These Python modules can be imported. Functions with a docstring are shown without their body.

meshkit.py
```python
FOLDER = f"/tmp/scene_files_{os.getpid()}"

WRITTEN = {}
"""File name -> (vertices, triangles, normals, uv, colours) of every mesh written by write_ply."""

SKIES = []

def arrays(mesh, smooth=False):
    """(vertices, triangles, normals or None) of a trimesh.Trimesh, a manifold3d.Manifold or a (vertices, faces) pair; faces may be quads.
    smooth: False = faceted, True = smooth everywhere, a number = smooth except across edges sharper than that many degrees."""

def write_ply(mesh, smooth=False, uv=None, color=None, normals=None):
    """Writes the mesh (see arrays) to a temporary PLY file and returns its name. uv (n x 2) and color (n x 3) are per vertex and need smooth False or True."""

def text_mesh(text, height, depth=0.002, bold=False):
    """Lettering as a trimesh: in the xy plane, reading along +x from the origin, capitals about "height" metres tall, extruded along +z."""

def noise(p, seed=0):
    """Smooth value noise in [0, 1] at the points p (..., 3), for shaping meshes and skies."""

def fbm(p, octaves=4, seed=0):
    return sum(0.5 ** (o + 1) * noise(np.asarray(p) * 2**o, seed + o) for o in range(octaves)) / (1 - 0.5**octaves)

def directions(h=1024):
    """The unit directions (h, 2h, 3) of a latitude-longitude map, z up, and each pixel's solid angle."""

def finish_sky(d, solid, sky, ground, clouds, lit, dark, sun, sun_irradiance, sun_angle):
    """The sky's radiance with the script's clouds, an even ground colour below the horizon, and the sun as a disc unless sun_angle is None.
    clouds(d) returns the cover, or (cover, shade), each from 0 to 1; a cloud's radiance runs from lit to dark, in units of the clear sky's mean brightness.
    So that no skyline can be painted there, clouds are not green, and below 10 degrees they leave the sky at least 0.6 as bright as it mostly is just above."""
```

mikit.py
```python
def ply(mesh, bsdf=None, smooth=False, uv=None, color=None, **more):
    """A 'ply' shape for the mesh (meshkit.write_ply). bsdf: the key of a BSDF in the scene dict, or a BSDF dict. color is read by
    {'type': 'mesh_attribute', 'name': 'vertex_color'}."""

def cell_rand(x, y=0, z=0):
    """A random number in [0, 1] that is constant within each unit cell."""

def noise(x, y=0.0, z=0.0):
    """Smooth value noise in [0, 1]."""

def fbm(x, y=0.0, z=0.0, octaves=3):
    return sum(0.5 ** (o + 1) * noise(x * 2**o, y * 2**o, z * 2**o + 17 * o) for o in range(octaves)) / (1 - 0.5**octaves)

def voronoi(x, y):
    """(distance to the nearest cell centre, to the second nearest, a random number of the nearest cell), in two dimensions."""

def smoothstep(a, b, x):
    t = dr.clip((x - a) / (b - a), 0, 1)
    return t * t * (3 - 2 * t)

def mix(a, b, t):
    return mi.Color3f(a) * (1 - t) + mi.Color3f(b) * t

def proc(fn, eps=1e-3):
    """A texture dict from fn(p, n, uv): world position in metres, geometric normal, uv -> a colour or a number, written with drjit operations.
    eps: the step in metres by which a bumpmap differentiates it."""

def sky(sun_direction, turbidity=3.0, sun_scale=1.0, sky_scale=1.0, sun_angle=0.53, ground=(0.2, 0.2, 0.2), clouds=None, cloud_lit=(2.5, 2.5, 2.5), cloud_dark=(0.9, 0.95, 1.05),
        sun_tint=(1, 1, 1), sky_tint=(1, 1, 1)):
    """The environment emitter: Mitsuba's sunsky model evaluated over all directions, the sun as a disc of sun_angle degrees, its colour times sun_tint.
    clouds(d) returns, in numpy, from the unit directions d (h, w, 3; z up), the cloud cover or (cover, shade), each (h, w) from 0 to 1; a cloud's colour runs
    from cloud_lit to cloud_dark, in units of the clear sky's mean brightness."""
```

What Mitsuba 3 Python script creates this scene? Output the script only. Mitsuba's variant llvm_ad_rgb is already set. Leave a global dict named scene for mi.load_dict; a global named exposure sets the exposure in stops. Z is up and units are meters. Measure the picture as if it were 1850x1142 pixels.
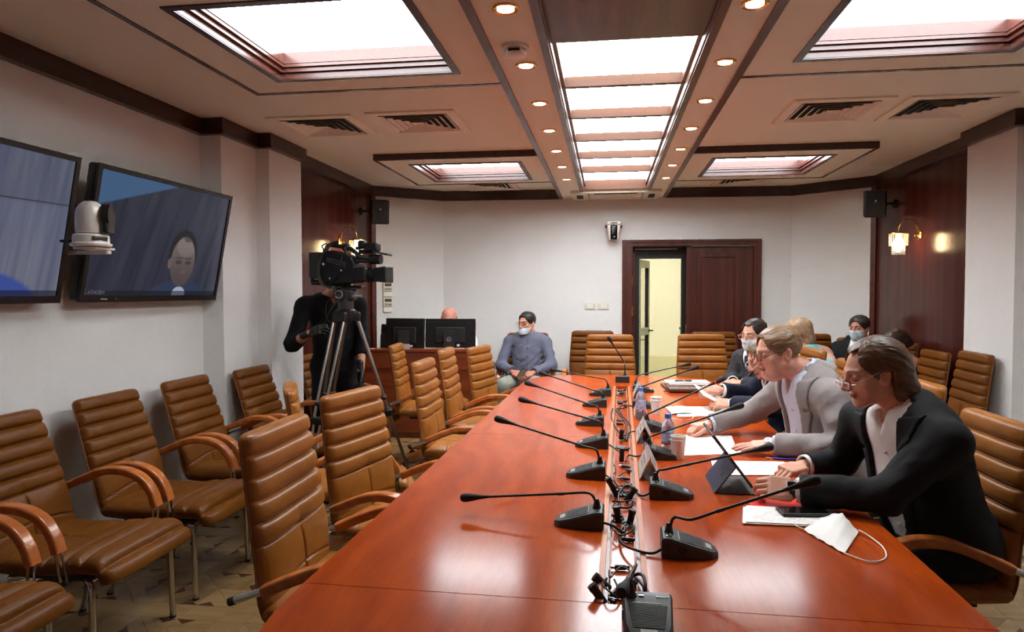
import math, random
import numpy as np, trimesh, mitsuba as mi, drjit as dr
import manifold3d as m3
import shapely, shapely.geometry as sg, shapely.ops as so
from shapely import affinity
import mikit, meshkit
from mikit import proc, noise, fbm, cell_rand, smoothstep, mix

T4 = mi.ScalarTransform4f
scene, labels = {'type': 'scene'}, {}
RNG = random.Random(7)

# ------------------------------------------------------------------ camera, light, exposure
EYE = np.array([0.0, 0.0, 1.50])
YAW, PITCH, ROLL = math.radians(7.91), math.radians(-1.97), math.radians(-0.12)
_f = np.array([-math.sin(YAW) * math.cos(PITCH), math.cos(YAW) * math.cos(PITCH), math.sin(PITCH)])
_r = np.array([math.cos(YAW), math.sin(YAW), 0.0])
_u = np.cross(_r, _f)
_u = -math.sin(ROLL) * _r + math.cos(ROLL) * _u
scene['camera'] = {'type': 'perspective', 'fov': 2 * math.degrees(math.atan(925 / 1236.0)), 'fov_axis': 'x', 'near_clip': 0.05, 'far_clip': 60.0,
                   'to_world': T4().look_at(origin=EYE.tolist(), target=(EYE + _f).tolist(), up=_u.tolist())}
exposure = 0.6
PANEL_L = [8.6, 9.2, 9.5]        # radiance of the lit ceiling panels
HALOGEN_L = [16.0, 12.0, 7.5]    # the small downlights
SCONCE_L = [34.0, 24.0, 13.0]
HALL_L = [3.5, 3.45, 3.1]       # ceiling lamp of the corridor behind the door

# ------------------------------------------------------------------ helpers
def rgb(r, g, b):
    """sRGB 0..255 to a linear colour."""
    c = np.array([r, g, b]) / 255.0
    return np.where(c <= 0.04045, c / 12.92, ((c + 0.055) / 1.055) ** 2.4).tolist()

def col(c): return {'type': 'rgb', 'value': list(c)}

def mat(key, color, rough=0.5, metallic=0.0, two=True, bump=None, bscale=0.001, **kw):
    tex = color if isinstance(color, dict) else col(color)
    b = {'type': 'principled', 'base_color': tex, 'roughness': rough if isinstance(rough, dict) else float(rough), 'metallic': float(metallic), **kw}
    if bump is not None:
        b = {'type': 'bumpmap', 'arbitrary': bump, 'scale': bscale, 'bsdf': b}
    if two:
        b = {'type': 'twosided', 'bsdf': b}
    scene[key] = b
    return key

def numbered(k):
    if k not in USED:
        USED.add(k); return k
    i = 1
    while f'{k}_{i:03d}' in USED: i += 1
    k = f'{k}_{i:03d}'; USED.add(k); return k
USED = set()

def thing(name, label, cat, group=None):
    k = numbered(name)
    labels[k] = {'label': label, 'category': cat}
    if group: labels[k]['group'] = group
    return k

def struct(name):
    labels[name] = {'kind': 'structure'}; USED.add(name); return name

def part(parent, name, mesh, m, smooth=False, label=None, kind=None, uv=None, color=None, **more):
    k = numbered(f'{parent}__{name}') if name else parent
    if isinstance(mesh, m3.Manifold):
        mm = mesh.to_mesh(); mesh = trimesh.Trimesh(mm.vert_properties[:, :3], mm.tri_verts, process=False)
    scene[k] = mikit.ply(mesh, m, smooth=smooth, uv=uv, color=color, **more)
    if label or kind:
        labels[k] = {}
        if label: labels[k]['label'] = label
        if kind: labels[k]['kind'] = kind
    return k

def solo(name, label, cat, mesh, m, smooth=False, group=None, **more):
    k = thing(name, label, cat, group)
    part(k, None, mesh, m, smooth, **more)
    return k

class Proto:
    """Parts of a repeated thing, each written once; stamp() puts a copy."""
    def __init__(self): self.parts = []
    def add(self, name, mesh, m, smooth=False, label=None, uv=None, color=None, **more):
        if isinstance(mesh, m3.Manifold):
            mm = mesh.to_mesh(); mesh = trimesh.Trimesh(mm.vert_properties[:, :3], mm.tri_verts, process=False)
        self.parts.append((name, mikit.ply(mesh, m, smooth=smooth, uv=uv, color=color, **more), label)); return self
    def stamp(self, name, M, label, cat, group=None):
        k = thing(name, label, cat, group)
        for n, d, lb in self.parts:
            segs = n.split('/')
            kk = numbered(k + '__' + '__'.join(segs)) if n else k
            scene[kk] = {**d, 'to_world': M}
            if lb: labels[kk] = {'label': lb}
        return k

def TR(x, y, z, rz=0.0, rx=0.0, ry=0.0, s=1.0):
    return T4().translate([x, y, z]).rotate([0, 0, 1], rz).rotate([1, 0, 0], rx).rotate([0, 1, 0], ry).scale(s)

def xf(mesh, x=0, y=0, z=0, rz=0.0, rx=0.0, ry=0.0):
    M = np.array(TR(x, y, z, rz, rx, ry).matrix, float)
    m = mesh.copy(); m.apply_transform(M); return m

def cat(*ms): return trimesh.util.concatenate([m for m in ms if m is not None])

def box(sx, sy, sz, c=(0, 0, 0)):
    b = trimesh.creation.box((sx, sy, sz)); b.apply_translation(c); return b

def bx(x0, x1, y0, y1, z0, z1): return box(x1 - x0, y1 - y0, z1 - z0, ((x0 + x1) / 2, (y0 + y1) / 2, (z0 + z1) / 2))

def rbox(sx, sy, sz, r, c=(0, 0, 0), seg=8):
    """A box with rounded edges (hull of spheres)."""
    s = m3.Manifold.sphere(r, seg)
    hx, hy, hz = sx / 2 - r, sy / 2 - r, sz / 2 - r
    m = m3.Manifold.batch_hull([s.translate((a * hx, b * hy, d * hz)) for a in (-1, 1) for b in (-1, 1) for d in (-1, 1)]).translate(c)
    mm = m.to_mesh(); return trimesh.Trimesh(mm.vert_properties[:, :3], mm.tri_verts, process=False)

def cyl(r, h, c=(0, 0, 0), n=20, axis='z', r2=None):
    r2 = r if r2 is None else r2
    m = m3.Manifold.cylinder(h, r, r2, n, True).to_mesh()
    m = trimesh.Trimesh(m.vert_properties[:, :3], m.tri_verts, process=False)
    if axis == 'x': m.apply_transform(trimesh.transformations.rotation_matrix(math.pi / 2, [0, 1, 0]))
    if axis == 'y': m.apply_transform(trimesh.transformations.rotation_matrix(-math.pi / 2, [1, 0, 0]))
    m.apply_translation(c); return m

def ball(r, c=(0, 0, 0), sub=2, s=(1, 1, 1)):
    m = trimesh.creation.icosphere(subdivisions=sub, radius=r); m.vertices *= s; m.apply_translation(c); return m

def lathe(prof, n=28, c=(0, 0, 0)):
    """Closed surface of revolution from (r, z) points, ends on the axis or open rims closed by a disc."""
    prof = list(prof)
    if prof[0][0] > 1e-6: prof = [(0, prof[0][1])] + prof
    if prof[-1][0] > 1e-6: prof = prof + [(0, prof[-1][1])]
    a = np.arange(n) * 2 * np.pi / n
    V, F = [[0, 0, prof[0][1]]], []
    for r, z in prof[1:-1]:
        V += [[r * np.cos(t), r * np.sin(t), z] for t in a]
    V.append([0, 0, prof[-1][1]])
    k = len(prof) - 2
    for j in range(n):
        F.append([0, 1 + (j + 1) % n, 1 + j])
        F.append([len(V) - 1, 1 + (k - 1) * n + j, 1 + (k - 1) * n + (j + 1) % n])
    for i in range(k - 1):
        for j in range(n):
            a0, a1 = 1 + i * n + j, 1 + i * n + (j + 1) % n
            F += [[a0, a1, a1 + n], [a0, a1 + n, a0 + n]]
    m = trimesh.Trimesh(np.array(V, float), np.array(F), process=False)
    if m.volume < 0: m.invert()
    m.apply_translation(c); return m

def loft(S, closed=True, caps=True):
    """S (n, m, 3): n loops of m points."""
    S = np.asarray(S, float); n, m = S.shape[:2]
    V = S.reshape(-1, 3); F = []
    i, j = np.meshgrid(np.arange(n - 1), np.arange(m if closed else m - 1), indexing='ij')
    a = i * m + j; b = i * m + (j + 1) % m
    F = np.vstack([np.stack([a, b, b + m], -1).reshape(-1, 3), np.stack([a, b + m, a + m], -1).reshape(-1, 3)])
    if caps and closed:
        c0, c1 = len(V), len(V) + 1
        V = np.vstack([V, S[0].mean(0), S[-1].mean(0)])
        J = np.arange(m)
        F = np.vstack([F, np.stack([np.full(m, c0), (J + 1) % m, J], -1), np.stack([np.full(m, c1), (n - 1) * m + J, (n - 1) * m + (J + 1) % m], -1)])
    t = trimesh.Trimesh(V, F, process=False)
    if closed and caps and t.volume < 0: t.invert()
    return t

def spline(pts, n):
    """Catmull-Rom through pts."""
    P = np.asarray(pts, float)
    P = np.vstack([2 * P[0] - P[1], P, 2 * P[-1] - P[-2]])
    d = np.r_[0, np.cumsum(np.linalg.norm(np.diff(P[1:-1], axis=0), axis=1))]
    out = []
    for s in np.linspace(0, d[-1], n):
        k = min(np.searchsorted(d, s, side='right') - 1, len(d) - 2)
        t = (s - d[k]) / max(d[k + 1] - d[k], 1e-9)
        p0, p1, p2, p3 = P[k:k + 4]
        out.append(0.5 * ((2 * p1) + (-p0 + p2) * t + (2 * p0 - 5 * p1 + 4 * p2 - p3) * t * t + (-p0 + 3 * p1 - 3 * p2 + p3) * t ** 3))
    return np.array(out)

def frames(P, up=(0, 0, 1)):
    t = np.gradient(P, axis=0); t /= np.linalg.norm(t, axis=1, keepdims=True) + 1e-12
    u = np.asarray(up, float); A = []
    a = np.cross(u, t[0])
    if np.linalg.norm(a) < 1e-3: a = np.cross([1, 0, 0.2], t[0])
    for k in range(len(P)):
        a = a - t[k] * (a @ t[k]); a /= np.linalg.norm(a); A.append(a.copy())
    A = np.array(A); return t, A, np.cross(t, A)

def tube(pts, r, n=10, steps=None, up=(0, 0, 1)):
    P = np.asarray(pts, float) if steps is None else spline(pts, steps)
    t, A, B = frames(P, up); R = np.broadcast_to(np.asarray(r, float), (len(P),)) if np.ndim(r) == 0 or len(np.atleast_1d(r)) == len(P) else np.interp(np.linspace(0, 1, len(P)), np.linspace(0, 1, len(r)), r)
    a = np.arange(n) * 2 * np.pi / n
    S = P[:, None] + R[:, None, None] * (np.cos(a)[None, :, None] * A[:, None] + np.sin(a)[None, :, None] * B[:, None])
    return loft(S)

def sweep(pts, shape, steps=None, up=(0, 0, 1)):
    """A closed 2-D outline (k, 2) swept along a path."""
    P = np.asarray(pts, float) if steps is None else spline(pts, steps)
    t, A, B = frames(P, up); s = np.asarray(shape, float)
    return loft(P[:, None] + s[None, :, 0, None] * A[:, None] + s[None, :, 1, None] * B[:, None])

def rrect(w, h, r, k=4):
    out = []
    for cx, cy, a0 in ((w / 2 - r, h / 2 - r, 0), (-w / 2 + r, h / 2 - r, 90), (-w / 2 + r, -h / 2 + r, 180), (w / 2 - r, -h / 2 + r, 270)):
        for i in range(k + 1):
            a = math.radians(a0 + 90 * i / k); out.append((cx + r * math.cos(a), cy + r * math.sin(a)))
    return np.array(out)

def extrude(poly, z0, z1):
    gs = [g for g in getattr(poly, 'geoms', [poly]) if g.area > 1e-8]
    out = []
    for g in gs:
        m = trimesh.creation.extrude_polygon(g, z1 - z0, engine='earcut'); m.apply_translation((0, 0, z0)); out.append(m)
    return cat(*out)

def slab(poly, z0, z1, ch=0.003):
    """An extrusion whose upper edge is eased in two small steps."""
    return cat(extrude(poly, z0, z1 - ch), extrude(poly.buffer(-ch * 0.35, join_style=2), z1 - ch, z1 - ch * 0.4), extrude(poly.buffer(-ch, join_style=2), z1 - ch * 0.4, z1))

def text(s, h, depth=0.0008, bold=False):
    return meshkit.text_mesh(s, h, depth, bold)

# ------------------------------------------------------------------ materials
def f_wall(p, n, uv):
    w = fbm(p.x * 60 + p.y * 60, p.z * 60, 0.0, 2)
    b = fbm(p.x * 1.3, p.y * 1.3, p.z * 1.3, 2)
    return mix(rgb(217, 215, 212), rgb(221, 219, 216), w) * (0.96 + 0.08 * b)
mat('mat_wallpaper', proc(f_wall), 0.75)
mat('mat_ceiling', rgb(220, 219, 204), 0.8)
mat('mat_hall_wall', rgb(224, 221, 202), 0.7)
mat('mat_hall_floor', rgb(214, 209, 186), 0.35)

def wood(c0, c1, scale=1.0, along='z', ring=22.0, c2=None):
    def f(p, n, uv):
        a = {'x': (p.y, p.z, p.x), 'y': (p.x, p.z, p.y), 'z': (p.x, p.y, p.z)}[along]
        q = fbm(a[0] * 9 * scale, a[1] * 9 * scale, a[2] * 0.9 * scale, 3)
        g = 0.5 + 0.5 * dr.sin((a[0] + a[1]) * ring * scale * 2 + q * 11)
        fine = noise(a[0] * 260 * scale, a[1] * 260 * scale, a[2] * 9 * scale)
        return mix(c0, c1, dr.clip(0.55 * g + 0.45 * fine, 0, 1)) * (0.86 + 0.28 * q)
    return proc(f)
mat('mat_cornice', wood(rgb(44, 19, 13), rgb(58, 26, 17), 1.0, 'y'), 0.28, clearcoat=0.3, clearcoat_gloss=0.85)
mat('mat_panel_wood', wood(rgb(58, 22, 16), rgb(74, 30, 21), 0.7, 'z'), 0.2, specular=0.17, clearcoat=0.06, clearcoat_gloss=0.95)
mat('mat_door_wood', wood(rgb(58, 20, 13), rgb(80, 30, 18), 0.8, 'z'), 0.3, clearcoat=0.3, clearcoat_gloss=0.85)
mat('mat_frame_wood', wood(rgb(66, 30, 21), rgb(84, 41, 29), 1.0, 'x'), 0.25, clearcoat=0.4, clearcoat_gloss=0.9)
mat('mat_bar_wood', wood(rgb(66, 32, 10), rgb(82, 43, 15), 1.0, 'x'), 0.4, specular=0.3)
mat('mat_channel', wood(rgb(70, 46, 36), rgb(92, 62, 48), 1.0, 'y'), 0.35)
mat('mat_trim_line', rgb(74, 48, 40), 0.4)

def f_table(p, n, uv):
    q = fbm(p.x * 5, p.y * 1.7, 3.1, 3)
    g = 0.5 + 0.5 * dr.sin(p.x * 34 + p.y * 5 + q * 15)
    fine = noise(p.x * 210, p.y * 16, 0.0)
    fl = fbm(p.x * 16, p.y * 6, 7.7, 3)
    c = mix(rgb(142, 48, 10), rgb(173, 71, 19), dr.clip(0.35 * g + 0.30 * fine + 0.5 * fl - 0.08, 0, 1))
    return c * (0.86 + 0.26 * q)
mat('mat_table', proc(f_table), 0.16, specular=0.32, clearcoat=0.2, clearcoat_gloss=0.96)
mat('mat_table_rail', wood(rgb(170, 92, 50), rgb(196, 118, 70), 1.0, 'y'), 0.35, specular=0.25)
mat('mat_table_dark', wood(rgb(84, 32, 16), rgb(108, 44, 22), 1.0, 'y'), 0.3, clearcoat=0.4)
mat('mat_arm_wood', wood(rgb(158, 84, 36), rgb(184, 106, 50), 1.4, 'y'), 0.2, clearcoat=0.8, clearcoat_gloss=0.94)
mat('mat_desk', wood(rgb(112, 48, 24), rgb(134, 62, 32), 0.9, 'x'), 0.28, clearcoat=0.5, clearcoat_gloss=0.9)

def f_leather(p, n, uv):
    q = fbm(p.x * 7, p.y * 7, p.z * 7, 3)
    m = noise(p.x * 160, p.y * 160, p.z * 160)
    w = fbm(p.x * 22, p.y * 22, p.z * 22, 3)
    return mix(rgb(128, 75, 26), rgb(156, 96, 38), dr.clip((q - 0.5) * 1.1 + 0.5 + (w - 0.5) * 0.4 + (m - 0.5) * 0.15, 0, 1))
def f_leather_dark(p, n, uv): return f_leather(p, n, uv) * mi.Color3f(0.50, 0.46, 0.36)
def b_leather(p, n, uv):
    return fbm(p.x * 45, p.y * 45, p.z * 45, 3) * 0.8 + noise(p.x * 300, p.y * 300, p.z * 300) * 0.2
mat('mat_leather', proc(f_leather), 0.36, specular=0.35, bump=proc(b_leather, 2e-3), bscale=0.0012)
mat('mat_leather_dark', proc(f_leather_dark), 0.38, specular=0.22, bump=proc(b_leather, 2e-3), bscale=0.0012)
mat('mat_piping', rgb(120, 66, 28), 0.45)
mat('mat_chrome', rgb(205, 205, 205), 0.12, 1.0)
mat('mat_steel', rgb(170, 165, 158), 0.3, 1.0)
mat('mat_brass', rgb(214, 170, 84), 0.18, 1.0)
mat('mat_black', rgb(16, 16, 17), 0.4)
mat('mat_black_matt', rgb(11, 11, 12), 0.7)
mat('mat_black_gloss', rgb(9, 9, 10), 0.12)
mat('mat_charcoal', rgb(42, 42, 42), 0.42)
mat('mat_grille', rgb(58, 58, 57), 0.5)
mat('mat_silver', rgb(176, 176, 172), 0.35, 0.4)
mat('mat_white_plastic', rgb(226, 222, 214), 0.35)
mat('mat_cream_plastic', rgb(206, 200, 178), 0.4)
mat('mat_vent', rgb(226, 216, 200), 0.5)
mat('mat_vent_dark', rgb(24, 20, 17), 0.8)
mat('mat_oak_a', wood(rgb(122, 95, 58), rgb(142, 112, 72), 1.2, 'x'), 0.3, clearcoat=0.35)
mat('mat_oak_b', wood(rgb(112, 86, 51), rgb(131, 102, 64), 1.2, 'y'), 0.3, clearcoat=0.35)
mat('mat_oak_c', wood(rgb(130, 103, 66), rgb(148, 119, 79), 1.0, 'x'), 0.3, clearcoat=0.35)
mat('mat_inlay', rgb(76, 36, 24), 0.3, clearcoat=0.3)
mat('mat_subfloor', rgb(60, 44, 28), 0.7)
# ------------------------------------------------------------------ the room
ROOM = [(-2.77, -2.2), (2.95, -2.2), (2.95, 4.45), (2.80, 4.45), (2.80, 4.93), (2.66, 4.93), (2.66, 5.56), (2.745, 5.56), (2.745, 7.52), (2.06, 8.10),
        (-1.92, 7.93), (-2.61, 7.37), (-2.61, 5.40), (-2.51, 5.40), (-2.51, 4.86), (-2.615, 4.86), (-2.615, 4.39), (-2.77, 4.39)]
CEIL, SLABZ, BEAMZ = 2.69, 2.64, 2.59
room = sg.Polygon(ROOM)
shell = room.buffer(0.14, join_style=2)

def wall_seg(i, j=None):
    """The wall prism outside the edges i..j of the room outline."""
    pts = ROOM[i:(j or i + 1) + 1] if (j or i + 1) < len(ROOM) else ROOM[i:] + ROOM[:1]
    return sg.LineString(pts).buffer(0.12, join_style=2, cap_style=2).difference(room)

DOOR = (0.171, 1.726)                      # outer edges of the door casing
def back_y(x): return 7.93 + (x + 1.92) * (0.17 / 3.98)
BACK_ANG = math.degrees(math.atan2(0.17, 3.98))

struct('wall_left')
part('wall_left', 'plaster', extrude(so.unary_union([wall_seg(17), wall_seg(16), wall_seg(15), wall_seg(14), wall_seg(13), wall_seg(12)]), 0, CEIL), 'mat_wallpaper')
part('wall_left', 'wood_panel', extrude(wall_seg(11), 0, CEIL), 'mat_panel_wood', label='glossy dark red wood panelling')
part('wall_left', 'corner_post', xf(box(0.05, 0.028, 2.59), -2.585, 7.375, 1.295, 39), 'mat_frame_wood')
struct('wall_right')
part('wall_right', 'plaster', extrude(so.unary_union([wall_seg(1), wall_seg(2), wall_seg(3), wall_seg(4), wall_seg(5), wall_seg(6)]), 0, CEIL), 'mat_wallpaper')
part('wall_right', 'wood_panel', extrude(wall_seg(7), 0, CEIL), 'mat_panel_wood', label='glossy dark red wood panelling')
part('wall_right', 'corner_post', xf(box(0.05, 0.028, 2.59), 2.725, 7.535, 1.295, -40), 'mat_frame_wood')
struct('wall_front')
part('wall_front', 'plaster', extrude(wall_seg(0), 0, CEIL), 'mat_wallpaper')
struct('wall_back')
bw = so.unary_union([wall_seg(8), wall_seg(9), wall_seg(10)])
part('wall_back', 'plaster', cat(extrude(bw.difference(sg.box(DOOR[0] + 0.04, 7, DOOR[1] - 0.04, 9)), 0, CEIL), extrude(bw.intersection(sg.box(DOOR[0] + 0.04, 7, DOOR[1] - 0.04, 9)), 2.06, CEIL)), 'mat_wallpaper')

# cornice boards
ring = room.difference(room.buffer(-0.035, join_style=2))
lip = room.difference(room.buffer(-0.05, join_style=2))
beam_cut = sg.box(-0.54, 6, 0.66, 9)
for n, sel in enumerate((sg.box(-4, -3, -1.0, 9), sg.box(1.0, -3, 4, 9)), 1):
    sel2 = sg.box(-4, -3, -0.54, 9) if n == 1 else sg.box(0.66, -3, 4, 9)
    struct(f'trim_{n}')
    part(f'trim_{n}', 'board', extrude(ring.intersection(sel2), 2.592, CEIL), 'mat_cornice')
    part(f'trim_{n}', 'lip', extrude(lip.intersection(sel2), 2.578, 2.592), 'mat_cornice')
sk = room.difference(room.buffer(-0.018, join_style=2))
struct('baseboard_left'); part('baseboard_left', 'board', extrude(sk.intersection(sg.box(-4, -3, -1.0, 9)), 0.004, 0.09), 'mat_cornice')
struct('baseboard_right'); part('baseboard_right', 'board', extrude(sk.intersection(sg.box(1.75, -3, 4, 9)), 0.004, 0.09), 'mat_cornice')

# ------------------------------------------------------------------ ceiling
SLABS = [(-1.99, -0.545, 2.36, 3.735), (-1.985, -0.545, 5.72, 7.09), (0.665, 2.11, 2.43, 3.805), (0.665, 2.12, 5.81, 7.215)]
OPEN = [(-1.745, -0.778, 2.565, 3.505), (-1.732, -0.766, 5.962, 6.885), (0.928, 1.890, 2.625, 3.565), (0.905, 1.868, 6.050, 6.968)]
CHAN = (-0.256, 0.420, 0.6, 7.36)
holes = so.unary_union([sg.box(o[0], o[2], o[1], o[3]) for o in OPEN] + [sg.box(CHAN[0], CHAN[2], CHAN[1], CHAN[3])])
struct('ceiling')
part('ceiling', 'field', extrude(shell.difference(holes), CEIL, CEIL + 0.05), 'mat_ceiling')
part('ceiling', 'field_cover', extrude(shell, CEIL + 0.16, CEIL + 0.2), 'mat_ceiling')
beam = sg.box(-0.54, -2.2, 0.66, 8.10).intersection(room)
part('ceiling', 'beam', extrude(beam.difference(holes), BEAMZ, CEIL), 'mat_ceiling')
for s in (-1, 1):
    x = -0.528 if s < 0 else 0.648
    part('ceiling', 'beam_moulding', bx(x - 0.019, x + 0.019, -2.1, 7.98, BEAMZ - 0.012, BEAMZ), 'mat_channel')
for (x0, x1, y0, y1), o in zip(SLABS, OPEN):
    pl = sg.box(x0, y0, x1, y1)
    part('ceiling', 'dropped_slab', extrude(pl.difference(sg.box(o[0], o[2], o[1], o[3])), SLABZ, CEIL), 'mat_ceiling')
    left = x0 < 0
    e = 0.012
    edge = pl.buffer(e, join_style=2).difference(pl.buffer(-0.016, join_style=2))
    edge = edge.intersection(sg.box(-3, 0, -0.548, 9) if left else sg.box(0.668, 0, 3, 9))
    part('ceiling', 'slab_edge_trim', extrude(edge, SLABZ - 0.004, CEIL), 'mat_cornice')

def light_frame(o, k):
    """Stepped wooden reveal round a lit opening, rising to the diffuser."""
    pl = sg.box(o[0], o[2], o[1], o[3])
    prof = [(0.022, -0.014, SLABZ - 0.006, SLABZ + 0.002), (0.0, 0.016, SLABZ, SLABZ + 0.030), (0.0, 0.034, SLABZ + 0.030, SLABZ + 0.052), (0.0, 0.050, SLABZ + 0.052, SLABZ + 0.068)]
    for a, b, z0, z1 in prof:
        rg = pl.buffer(a, join_style=2).difference(pl.buffer(-b if b > 0 else b, join_style=2))
        part(k, 'frame_step', extrude(rg, z0, z1), 'mat_cornice' if a > 0 else 'mat_frame_wood')
    rg = pl.difference(pl.buffer(-0.054, join_style=2))
    part(k, 'frame_lining', extrude(rg, SLABZ + 0.068, SLABZ + 0.125), 'mat_frame_wood')
    d = bx(o[0], o[1], o[2], o[3], SLABZ + 0.125, SLABZ + 0.130)
    part(k, 'diffuser', d, 'mat_white_plastic', label='glowing white diffuser', emitter={'type': 'area', 'radiance': col(PANEL_L)})
names = ['near lit ceiling panel in a stepped wood frame, over the wall screens', 'far lit ceiling panel in a stepped wood frame, left of the light strip',
         'near lit ceiling panel in a stepped wood frame, at the upper right', 'far lit ceiling panel in a stepped wood frame, right of the light strip']
for o, nm in zip(OPEN, names):
    light_frame(o, thing('ceiling_light', nm, 'ceiling light'))

k = thing('strip_light', 'long lit ceiling strip divided by wooden cross bars, running above the table', 'ceiling light')
x0, x1, y0, y1 = CHAN
for s, x in ((-1, x0), (1, x1)):
    part(k, 'side_board', bx(x - (0.0 if s < 0 else 0.007), x + (0.007 if s < 0 else 0.0), y0, y1, BEAMZ - 0.002, 2.684), 'mat_channel')
    part(k, 'side_ledge', bx(x + 0.007 if s < 0 else x - 0.024, x + 0.024 if s < 0 else x - 0.007, y0, y1, BEAMZ + 0.045, CEIL - 0.006), 'mat_channel')
    part(k, 'edge_moulding', bx(x - 0.036 if s < 0 else x + 0.0, x if s < 0 else x + 0.036, y0, y1 + 0.0, BEAMZ - 0.012, BEAMZ), 'mat_channel')
part(k, 'end_board', bx(x0, x1, 7.335, 7.36, BEAMZ, CEIL + 0.02), 'mat_bar_wood')
BARS = [3.82, 4.50, 5.18, 5.85, 6.53]
for y in BARS:
    part(k, 'cross_bar', bx(x0, x1, y, y + 0.035, 2.632, CEIL - 0.004), 'mat_bar_wood')
part(k, 'dark_board', bx(x0, x1, y0, 3.10, 2.615, 2.64), 'mat_channel', label='closed dark wood section of the strip')
for a, b in zip([3.10] + BARS, BARS + [7.335]):
    part(k, 'diffuser', bx(x0 + 0.001, x1 - 0.001, a + 0.035 if a > 3.2 else a, b, 2.686, 2.692), 'mat_white_plastic', label='glowing white diffuser', emitter={'type': 'area', 'radiance': col(PANEL_L)})

# downlights
dl = Proto()
rim = lathe([(0.034, 0.0), (0.048, -0.004), (0.052, -0.002), (0.052, 0.004), (0.034, 0.004)], 28)
dl.add('rim', rim, 'mat_brass', 30)
dl.add('lamp', cyl(0.034, 0.004, (0, 0, -0.0015), 24), 'mat_white_plastic', label='lit halogen bulb', emitter={'type': 'area', 'radiance': col(HALOGEN_L)})
for s, x, ys in ((0, -0.388, [2.634 + 0.6655 * i for i in range(-1, 7)]), (1, 0.55, [2.724 + 0.66 * i for i in range(-1, 7)])):
    for i, y in enumerate(ys):
        dl.stamp('downlight', TR(x, y, BEAMZ - 0.004), f"brass-rimmed downlight {'left' if s == 0 else 'right'} of the light strip, {['nearest', 'second', 'third', 'fourth', 'fifth', 'sixth', 'seventh', 'farthest'][i]} of its row", 'downlight', f"downlights {'left' if s == 0 else 'right'} of the light strip")

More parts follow.
